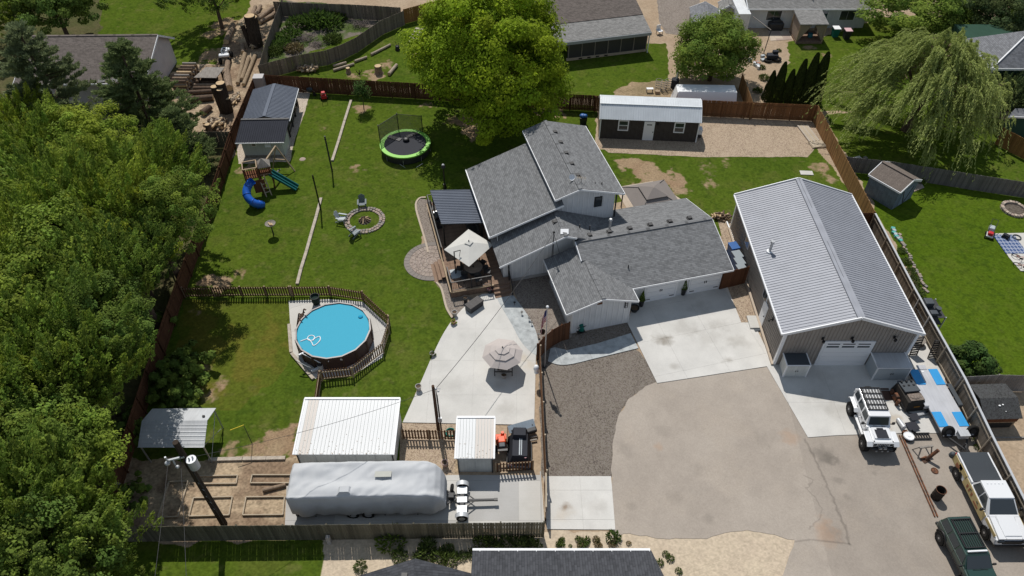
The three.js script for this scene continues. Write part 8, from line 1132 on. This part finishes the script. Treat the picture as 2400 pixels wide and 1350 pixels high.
  const wr = S(1553, 208), wo = thing('wire_rolls', 'rolls of grey fencing wire at the edge of the north lawn', 'wire', [wr.x, 0, wr.z]); for (let i = 0; i < 3; i++) for (const y of [0, 0.25, 0.5, 0.75, 1]) obj('coil', torus(0.32, 0.03, i * 0.5 - 0.5, y, (i % 2) * 0.3, 14, 5), mat.woodGrey, wo); const cs = S(1522, 216), co = thing('crate_bench', 'small white bench with crates by the wire rolls', 'bench', [cs.x, 0, cs.z]); piece('seat', co, mat.trim, 0, 0.4, 0, 0.7, 0.05, 0.35); for (const s of [-1, 1]) piece('leg', co, mat.woodGrey, s * 0.3, 0, 0, 0.06, 0.4, 0.3); piece('crate', co, mat.wood, 0.8, 0, 0.2, 0.5, 0.3, 0.4);
  const dr = S(1580, 205), dt = thing('steel_drum', 'black stove drum with pipe beside the tarp trailer', 'drum', [dr.x, 0, dr.z]); obj('drum', cy(0.4, 0.4, 1.0, 0, 0, 0, 18), mat.matBlack, dt); obj('pipe', cy(0.1, 0.1, 0.9, 0.1, 0.9, 0), mat.galv, dt); const lc = S(1545, 80), lch = thing('lawn_chair', 'white lawn chair on the dry ground by the north house', 'chair', [lc.x, 0, lc.z], 0.5); piece('seat', lch, mat.trim, 0, 0.4, 0, 0.6, 0.05, 0.6); piece('backrest', lch, mat.trim, 0, 0.42, -0.3, 0.6, 0.6, 0.05); for (const x of [-0.25, 0.25]) for (const z of [-0.25, 0.25]) piece('leg', lch, mat.woodGrey, x, 0, z, 0.05, 0.4, 0.05);
  // green house
  const GA = S(2325, 160, 5), g = thing('green_house', 'dark green house with blue grey shingle roof beyond the willow', 'house', [GA.x, 0, GA.z]), rel = q => q.clone().sub(V(GA.x, 0, GA.z)), GD = rel(S(2418, 70, 7.4));
  obj('wall', [bx(12, 4.85, 9, 6.5, 0, -5.0)], mat.sidingGreen, g); obj('roof', plate([V(0, 5, 0), V(14, 5, 0), V(14, GD.y, GD.z), GD], 0.14), mat.shingleGrey, g); obj('roof', plate([V(0, 5, GD.z * 2), V(0, 5, 0), GD], 0.14), mat.shingleGrey, g); strip('fascia', g, mat.trim, V(0, 4.9, 0.03), V(14, 4.9, 0.03), 0.06, 0.2); strip('fascia', g, mat.trim, V(-0.03, 4.9, GD.z * 2), V(-0.03, 4.9, 0), 0.06, 0.2); strip('hip_cap', g, mat.trim, V(0, 5.02, 0), GD.clone().add(V(0, 0.03, 0)), 0.12, 0.06); obj('corner_board', bx(0.14, 4.8, 0.14, 0.5, 0, -0.5), mat.trim, g);
  const wq = [S(2268, 160, 3.3), S(2326, 162, 3.3), S(2364, 122, 3.9), S(2284, 104, 3.9)].map(rel); obj('wing_roof', plate(wq, 0.12), mat.shingleGrey, g); obj('wing_wall', bx(2.4, 3.1, 2.0, -0.9, 0, -1.6), mat.sidingGreen, g);
  const pq = [S(2362, 272, 2.6), S(2430, 275, 2.6), S(2430, 255, 3.0), S(2380, 254, 3.0)].map(rel); obj('porch_roof', plate(pq, 0.12), mat.shingleGrey, g); strip('fascia', g, mat.trim, pq[0].clone().add(V(0, -0.06, 0.04)), pq[1].clone().add(V(0, -0.06, 0.04)), 0.06, 0.16); obj('porch_wall', bx(5, 2.4, 0.1, pq[0].x + 2.8, 0, pq[0].z - 0.3), mat.sidingGreen, g);
  // blue shed
  const b = gable('blue_shed', 'small blue grey shed with weathered roof beyond the golden fence', 'shed', [33.0, 0, -50.9], -0.95, 3.1, 1.55, 1.5, 2.0, 2.7, M([0.17, 0.22, 0.27], { map: T.wood }), M([0.24, 0.21, 0.19], { map: T.bark }), 0.12); for (const s of [-1, 1]) { const dr2 = obj('door', bx(0.04, 1.6, 0.7, 1.45, 0.1, s * 0.37), M([0.2, 0.25, 0.3]), b); strip('door_brace', b, mat.dark, V(1.49, 0.15, s * 0.05), V(1.49, 1.65, s * 0.7), 0.03, 0.06); } const pf = S(2150, 445), pb = slabs('paved_step', [[2128, 430], [2156, 425], [2166, 440], [2128, 456]], [mat.stone2, mat.stone], 0.05, 0.45, 0.45, 0.5);
  // low black shed
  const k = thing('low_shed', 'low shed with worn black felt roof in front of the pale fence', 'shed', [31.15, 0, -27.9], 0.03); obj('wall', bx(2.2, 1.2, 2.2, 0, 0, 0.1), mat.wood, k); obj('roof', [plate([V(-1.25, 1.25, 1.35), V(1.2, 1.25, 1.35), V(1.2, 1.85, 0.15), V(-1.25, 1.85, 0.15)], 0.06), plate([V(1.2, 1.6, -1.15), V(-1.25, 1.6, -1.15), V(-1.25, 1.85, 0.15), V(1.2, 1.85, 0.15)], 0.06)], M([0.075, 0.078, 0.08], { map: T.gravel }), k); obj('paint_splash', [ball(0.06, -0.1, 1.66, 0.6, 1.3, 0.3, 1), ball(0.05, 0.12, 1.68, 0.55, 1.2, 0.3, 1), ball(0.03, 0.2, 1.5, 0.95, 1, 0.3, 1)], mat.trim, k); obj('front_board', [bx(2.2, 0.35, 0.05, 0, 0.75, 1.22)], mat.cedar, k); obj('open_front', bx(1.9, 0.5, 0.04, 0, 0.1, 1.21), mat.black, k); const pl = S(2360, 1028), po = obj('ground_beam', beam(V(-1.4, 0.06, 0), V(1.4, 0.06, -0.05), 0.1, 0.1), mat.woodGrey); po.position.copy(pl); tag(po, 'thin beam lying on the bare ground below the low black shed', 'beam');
  // roofs at the south edge
  const r1 = thing('south_house', 'house with dark slate shingle roof and white gutter at the south edge', 'house', [2.6, 0, -17.3]); obj('roof', plate([V(-4.7, 2.6, 0), V(-4.7, 4.0, 4.6), V(5.9, 4.0, 4.6), V(4.8, 2.6, 0)], 0.14), mat.shingleDark, r1); obj('wall', bx(8.6, 2.3, 4, 0.2, 0, 2.6), mat.siding, r1); const gt = obj('gutter', beam(V(-4.7, 2.56, -0.05), V(4.75, 2.56, -0.05), 0.12, 0.1), mat.trim, r1); for (let i = 0; i < 10; i++) piece('gutter_hanger', gt, mat.trim, -4.3 + i * 1.0, 2.58, 0.08, 0.03, 0.04, 0.2);
  const r2 = thing('south_gable_house', 'gable roof of dark slate shingles with a roof vent at the south edge', 'house', [-5.0, 0, -16.5]); obj('roof', plate([V(0, 3.4, 0), V(-4.1, 2.5, 0.9), V(-4.1, 2.5, 5), V(0, 3.4, 5)], 0.12), mat.shingleDark, r2); obj('roof', plate([V(0, 3.4, 5), V(4.4, 2.5, 5), V(4.4, 2.5, 0.8), V(0, 3.4, 0)], 0.12), mat.shingleDark, r2); obj('wall', bx(7, 2.3, 4, 0, 0, 3), mat.siding, r2); piece('roof_vent', r2, mat.black, -0.45, 3.25, 0.95, 0.3, 0.28, 0.3);
  const m1 = S(773, 1272), mm = obj('utility_box', [bx(0.22, 0.75, 0.2, 0, 0, 0), bx(0.12, 0.12, 0.02, 0.02, 0.5, 0.11)], mat.potGrey); mm.position.copy(m1); tag(mm, 'small grey utility box at the mossy fence south side', 'utility box');
}
// ---------- firewood yard in the north west ----------
{
  const cutlog = (label, a, b, r, m, grp) => { const t = thing('log', label, 'log', a, 0, grp), d = V().subVectors(b, a); obj('bark', rod(V(0, 0, 0), d, r, r * 0.9, 12), m, t); const dn = d.clone().normalize(); obj('cut_end', [rod(d.clone(), d.clone().addScaledVector(dn, 0.012), r * 0.86, r * 0.86, 12), rod(V(0, 0, 0).addScaledVector(dn, -0.012), V(0, 0, 0), r * 0.9, r * 0.9, 12)], mat.cut, t); return t; };
  const lie = (label, u0, v0, u1, v1, r, m = mat.barkPale, grp) => { const a = S(u0, v0).add(V(0, r, 0)), b = S(u1, v1).add(V(0, r, 0)); return cutlog(label, a, b, r, m, grp); };
  lie('thick tan log lying on the chips above the white quad', 548, 66, 532, 105, 0.36); lie('tan log lying straight below the white quad', 537, 145, 533, 172, 0.3); lie('long tan log continuing toward the sawn trunks', 532, 174, 540, 215, 0.42);
  for (const [a, b] of [[[575, 130], [558, 200]], [[600, 132], [572, 203]], [[584, 140], [568, 190]]]) lie('long peeled log leaning along the fence by the shelter', ...a, ...b, 0.22, M([0.42, 0.33, 0.23], { map: T.bark }), 'peeled logs by the fence');
  lie('short pale log stood near the end of the peeled logs', 569, 110, 571, 128, 0.25); lie('dark log lying in front of the sawn trunks', 445, 240, 502, 235, 0.34, mat.bark); lie('log with red cut end lying on the chips', 445, 222, 505, 218, 0.24, mat.bark); for (const [v, k] of [[196, 0], [204, 1], [211, 2]]) lie('log in the row beside the stacked firewood', 455, v, 518, v - 1, 0.2, k % 2 ? mat.barkPale : mat.bark, 'row of logs'); lie('short thick log lying askew above the small firewood heap', 476, 272, 495, 258, 0.34, mat.bark);
  for (const [u0, v0, u1, v1] of [[604, 52, 640, 22], [610, 58, 645, 36], [590, 45, 600, 20], [600, 40, 612, 18], [622, 50, 642, 40], [606, 44, 634, 28]]) lie('log in the jumble at the far end of the yard', u0, v0, u1, v1, 0.24, rnd() < 0.5 ? mat.barkPale : mat.bark, 'far jumble of logs');
  // standing sawn trunks
  const stump = (label, u, v, h, parts, m) => { const p = S(u, v), t = thing('sawn_trunk', label, 'tree trunk', [p.x, 0, p.z]); for (const [dx, dz, r, hh] of parts) { obj('bark', rod(V(dx * 0.6, -0.05, dz * 0.6), V(dx, hh, dz), r * 1.15, r, 14), m, t); obj('cut_top', cy(r * 0.9, r * 0.9, 0.02, dx, hh, dz, 16), mat.cut, t); } return t; };
  stump('thick dark trunk sawn off with three pale tops beside the fence', 532, 262, 3, [[-0.45, 0.1, 0.36, 2.9], [0.12, -0.25, 0.46, 3.1], [0.1, 0.3, 0.34, 2.7], [0.5, 0.1, 0.3, 1.6]], mat.barkDark);
  stump('tall blackened trunk standing near the leaning fence', 598, 108, 3, [[0.25, 0, 0.62, 3.6], [0.55, -0.1, 0.5, 3.4], [-0.75, 0.2, 0.26, 2.6]], mat.barkDark); stump('slender tan stump in the small firewood heap', 497, 325, 1.5, [[0, 0, 0.26, 1.6]], mat.bark);
  const heap = (label, u, v, n, sx, sz, hy) => { const p = S(u, v), t = thing('firewood_heap', label, 'firewood', [p.x, 0, p.z]); for (let i = 0; i < n; i++) { const a = V(gauss() * sx, 0.1 + hy * rnd(), gauss() * sz), d = dirOut().multiplyScalar(rr(0.25, 0.5)); d.y *= 0.2; obj('split_log', rod(a.clone().sub(d), a.clone().add(d), rr(0.08, 0.15), rr(0.07, 0.13), 7), [mat.barkPale, mat.bark, mat.cut, mat.woodPale][i % 4], t); } };
  heap('heap of cut rounds and split wood above the short grey fence', 508, 296, 90, 1.5, 1.0, 0.5); heap('heap of pale driftwood and boards at the corner of the old fence', 650, 162, 36, 1.2, 0.4, 0.6); heap('heap of split boards and bark beside the driftwood heap', 720, 168, 46, 1.6, 0.45, 0.5); heap('low scatter of split wood beside the sawn trunks', 552, 235, 30, 0.5, 1.6, 0.2); heap('small stack of rounds against the leaning fence', 598, 112, 18, 0.5, 0.9, 0.5);
  const st = S(436, 205), sk = thing('firewood_stack', 'tall stack of split firewood at the gable of the brown roofed house', 'firewood', [st.x, 0, st.z]); for (let j = 0; j < 9; j++) for (let k = 0; k < 7; k++) { const m = [mat.bark, mat.barkPale, mat.woodGrey, mat.cut][(j * 3 + k) % 4]; const o = obj('split_log', rod(V(-0.75 + gauss() * 0.06, 0.1 + j * 0.16, 1.2 - k * 0.62 + gauss() * 0.04), V(0.75 + gauss() * 0.06, 0.1 + j * 0.16, 1.2 - k * 0.62), 0.15, 0.13, 6), m, sk); }
  const tp = S(493, 192), tb = thing('scrap_roof', 'grey sheet propped as a low roof over dark planks', 'lean-to', [tp.x, 0, tp.z], 0.05); obj('sheet', plate([V(-1.3, 0.95, 0.7), V(1.1, 0.95, 0.9), V(1.6, 1.15, -0.9), V(-0.4, 1.15, -1.1)], 0.06), mat.woodGrey, tb); for (const [x, z] of [[-0.9, 0.5], [0.9, 0.6], [1.2, -0.7], [-0.3, -0.9]]) piece('prop', tb, mat.barkDark, x, 0, z, 0.14, 0.95, 0.14); obj('plank', [bx(1.6, 0.4, 0.8, 0, 0.1, 0)], mat.barkDark, tb);
  const wp = S(531, 142), q = thing('quad_bike', 'white quad bike parked among the cut logs', 'quad bike', [wp.x, 0, wp.z], 0.15); obj('body', [rbx(0.7, 0.45, 1.0, 0.15, 0, 0.75, -0.35), rbx(1.1, 0.3, 0.55, 0.12, 0, 0.72, 0.45), rbx(0.9, 0.25, 0.5, 0.1, 0, 0.7, -0.95)], mat.trim, q); obj('seat', rbx(0.36, 0.14, 0.7, 0.06, 0, 1.12, -0.2), mat.plasticDark, q); obj('handlebar', [rod(V(-0.4, 1.25, 0.3), V(0.4, 1.25, 0.3), 0.025), rod(V(0, 0.9, 0.45), V(0, 1.25, 0.3), 0.03)], mat.black, q); for (const s of [-1, 1]) for (const z of [0.65, -0.8]) obj('wheel', plain(new THREE.CylinderGeometry(0.32, 0.32, 0.28, 18)).rotateZ(1.57).translate(s * 0.5, 0.32, z), mat.rubber, q);
  // north lawn pieces beyond the dark fence
  for (const [u0, v0, u1, v1, lb] of [[870, 131, 915, 108, 'birch log lying end to end along the sagging fence'], [832, 147, 860, 137, 'pale birch log with a stub branch below the sagging fence'], [782, 168, 830, 153, 'long thin peeled pole below the sagging fence'], [782, 158, 812, 150, 'short peeled pole against the sagging fence']]) lie(lb, u0, v0, u1, v1, 0.16, M([0.5, 0.43, 0.35], { map: T.bark })); lie('forked birch log lying beside the wide stump', 912, 178, 930, 156, 0.2, M([0.5, 0.43, 0.35], { map: T.bark }));
  for (const [u, v, r, h, lb] of [[888, 172, 0.38, 0.9, 'wide pale stump with ragged foot on the north lawn'], [974, 134, 0.3, 0.4, 'low round stump near the maple crown'], [817, 171, 0.22, 0.6, 'small stump beside the birch poles']]) { const p = S(u, v), t = thing('stump', lb, 'stump', [p.x, 0, p.z]); obj('bark', lathe([[r * 1.5, -0.02], [r * 1.15, 0.12], [r, h * 0.6], [r, h]], 0, 0, 0, 12), mat.barkPale, t); obj('cut_top', cy(r * 0.95, r * 0.95, 0.02, 0, h - 0.01, 0, 14), mat.cut, t); }
  const bs = S(932, 117), bk = thing('black_stump', 'black charred stump with leafy shoots on the north lawn', 'stump', [bs.x, 0, bs.z]); obj('bark', lathe([[0.3, 0], [0.24, 0.3], [0.22, 0.5], [0.001, 0.5]], 0, 0, 0, 10), mat.black, bk); obj('twig', [rod(V(0, 0.4, 0), V(-0.2, 0.9, -0.2), 0.03), rod(V(0, 0.4, 0), V(0.2, 0.8, -0.1), 0.03)], mat.bark, bk);
  const sm = S(842, 175), sx = obj('dark_shrub', [rod(V(0, 0, 0), V(0.1, 0.6, 0.1), 0.05), rod(V(0, 0, 0), V(-0.3, 0.5, 0), 0.04), rod(V(0, 0, 0), V(0.3, 0.4, -0.2), 0.04)], mat.barkDark); sx.position.copy(sm); tag(sx, 'small dark root piece on the lawn beside the birch poles', 'root');
  const ws = S(975, 88), wt = thing('timber_steps', 'set of grey timber steps lying on the north lawn', 'steps', [ws.x, 0, ws.z], -0.28); for (let i = 0; i < 5; i++) piece('tread', wt, mat.timber, 0, 0.08 + (4 - i) * 0.05, -1.5 + i * 0.7, 1.25, 0.1, 0.34); for (const s of [-1, 1]) piece('side_board', wt, mat.woodGrey, s * 0.55, 0, -0.1, 0.08, 0.08, 3.2);
  const ut = S(593, 193, 1.2), ub = thing('tool_locker', 'pale upright locker box at the corner of the fences', 'locker', [-26.0, 0, -67.9], 0.05); obj('body', bx(0.95, 2.0, 0.85), M([0.36, 0.31, 0.29]), ub); obj('top', bx(1.02, 0.06, 0.92, 0, 2.0, 0), M([0.5, 0.48, 0.47]), ub);
}
// ---------- bright lawn to the east ----------
{
  const fr = S(2376, 492), f = thing('stone_fire_pit', 'round pit of pinkish stones on the bright lawn', 'fire pit', [fr.x, 0, fr.z]); for (let i = 0; i < 26; i++) { const a = i / 26 * 6.2832; piece('stone', f, [mat.stone2, mat.stone, mat.curb][i % 3], Math.cos(a) * 0.95, 0, Math.sin(a) * 0.95, 0.26, rr(0.16, 0.24), 0.2, -a); } obj('ash_bed', cy(0.82, 0.8, 0.05, 0, 0, 0, 20), M([0.14, 0.12, 0.1], { map: T.gravel }), f);
  slabs('east_patio', [[2329, 548], [2388, 547], [2470, 545], [2470, 640], [2392, 636], [2364, 604]], [mat.concrete3, mat.concrete], 0.05, 2.4, 2.2, 0, 0.3, 0.5);
  const rg = S(2362, 571); T.rug = raster(96, 96, (i, j) => { const x = (i / 96 * 6) % 1 - 0.5, y = (j / 96 * 6) % 1 - 0.5, d = Math.abs(x) + Math.abs(y); return d < 0.16 || (d > 0.36 && d < 0.46) ? [0.62, 0.63, 0.66] : [0.06, 0.1, 0.22]; }); const rug = obj('patterned_rug', plain(new THREE.BoxGeometry(1.75, 0.012, 2.3)), M([1, 1, 1], { map: T.rug })); rug.position.set(rg.x + 0.1, 0.062, rg.z + 0.1); tag(rug, 'blue and white patterned rug on the concrete by the bright lawn', 'rug');
  const mw = S(2318, 551), m = thing('lawn_mower', 'red push mower with grey grass bag on the bright lawn', 'mower', [mw.x, 0, mw.z], 2.6); obj('deck', rbx(0.55, 0.2, 0.75, 0.08, 0, 0.1, -0.25), mat.steel, m); obj('engine', rbx(0.4, 0.25, 0.4, 0.08, 0, 0.28, -0.3), mat.red, m); obj('grass_bag', rbx(0.45, 0.35, 0.55, 0.1, 0, 0.2, 0.5), mat.plasticGrey, m); obj('handle', [rod(V(-0.22, 0.3, 0), V(-0.22, 0.95, 1.0), 0.02), rod(V(0.22, 0.3, 0), V(0.22, 0.95, 1.0), 0.02), rod(V(-0.22, 0.95, 1), V(0.22, 0.95, 1), 0.02)], mat.dark, m); for (const s of [-1, 1]) for (const z of [-0.55, 0.05]) obj('wheel', plain(new THREE.CylinderGeometry(0.12, 0.12, 0.06, 12)).rotateZ(1.57).translate(s * 0.3, 0.12, z), mat.rubber, m);
  const ty = S(2355, 558), tyr = thing('dark_toy', 'dark toy vehicle standing on the patterned rug', 'toy', [ty.x, 0.07, ty.z], 0.7); obj('body', rbx(0.3, 0.25, 0.5, 0.06, 0, 0.08, 0), mat.matBlack, tyr); for (const s of [-1, 1]) for (const z of [-0.17, 0.17]) obj('wheel', plain(new THREE.CylinderGeometry(0.1, 0.1, 0.07, 12)).rotateZ(1.57).translate(s * 0.18, 0.1, z), mat.rubber, tyr); const hp = S(2382, 558), ho = obj('hoop', torus(0.3, 0.05, 0, 0.05, 0, 22, 8), mat.plasticDark); ho.position.copy(hp).add(V(0, 0.05, 0)); tag(ho, 'dark round hoop lying beside the patterned rug', 'hoop');
  const bike = (label, u, v, turn) => { const p = S(u, v), b = thing('bicycle', label, 'bicycle', [p.x, 0.06, p.z], turn); b.rotation.z = 1.25; for (const z of [-0.5, 0.5]) { obj('wheel', torus(0.3, 0.025, 0, 0, 0, 22, 6).rotateZ(1.5708).translate(0, 0.32, z), mat.rubber, b); } obj('frame', [rod(V(0, 0.32, -0.5), V(0, 0.75, -0.2), 0.02), rod(V(0, 0.75, -0.2), V(0, 0.75, 0.35), 0.02), rod(V(0, 0.75, 0.35), V(0, 0.32, 0.5), 0.02), rod(V(0, 0.75, -0.2), V(0, 0.3, 0), 0.02), rod(V(0, 0.3, 0), V(0, 0.75, 0.35), 0.02), rod(V(0, 0.32, -0.5), V(0, 0.3, 0), 0.015)], M([0.35, 0.12, 0.08]), b); obj('handlebar', rod(V(-0.25, 0.92, 0.35), V(0.25, 0.92, 0.35), 0.018), mat.black, b); obj('saddle', rbx(0.14, 0.06, 0.25, 0.02, 0, 0.82, -0.22), mat.black, b); }; bike('bicycle lying on the east patio, upper of the two', 2394, 600, 1.2); bike('bicycle lying on the east patio, lower of the two', 2394, 617, 1.5);
  const rk = S(2090, 552); const rb = thing('rock_border', 'border of teal toys and stones along the east fence foot', 'rock border', [rk.x, 0, rk.z]); for (let i = 0; i < 26; i++) piece('stone', rb, [mat.stone2, mat.stone, mat.stone3][i % 3], 0.6 + gauss() * 0.25 - i * 0.012, 0, i * 0.26, rr(0.15, 0.3), rr(0.08, 0.18), rr(0.15, 0.25), rnd() * 3); for (let i = 0; i < 7; i++) piece('toy', rb, [M([0.12, 0.4, 0.36]), mat.plasticGrey][i % 2], 0.35 + gauss() * 0.25, 0, -0.8 + i * 0.25, 0.3, 0.18, 0.25, rnd() * 3);
  const lt = S(2130, 500), sc = S(2010, 372), jk = thing('yard_scrap', 'pale scrap panel lying under the willow edge', 'scrap', [sc.x, 0, sc.z], 0.4); piece('panel', jk, mat.galv, 0, 0.05, 0, 0.7, 0.04, 0.5); piece('block', jk, mat.stone3, 0.6, 0, 0.3, 0.3, 0.2, 0.3);
}
scene.traverse(o => { if (o.isMesh) { o.castShadow = true; o.receiveShadow = true; } });
renderer.render(scene, camera);
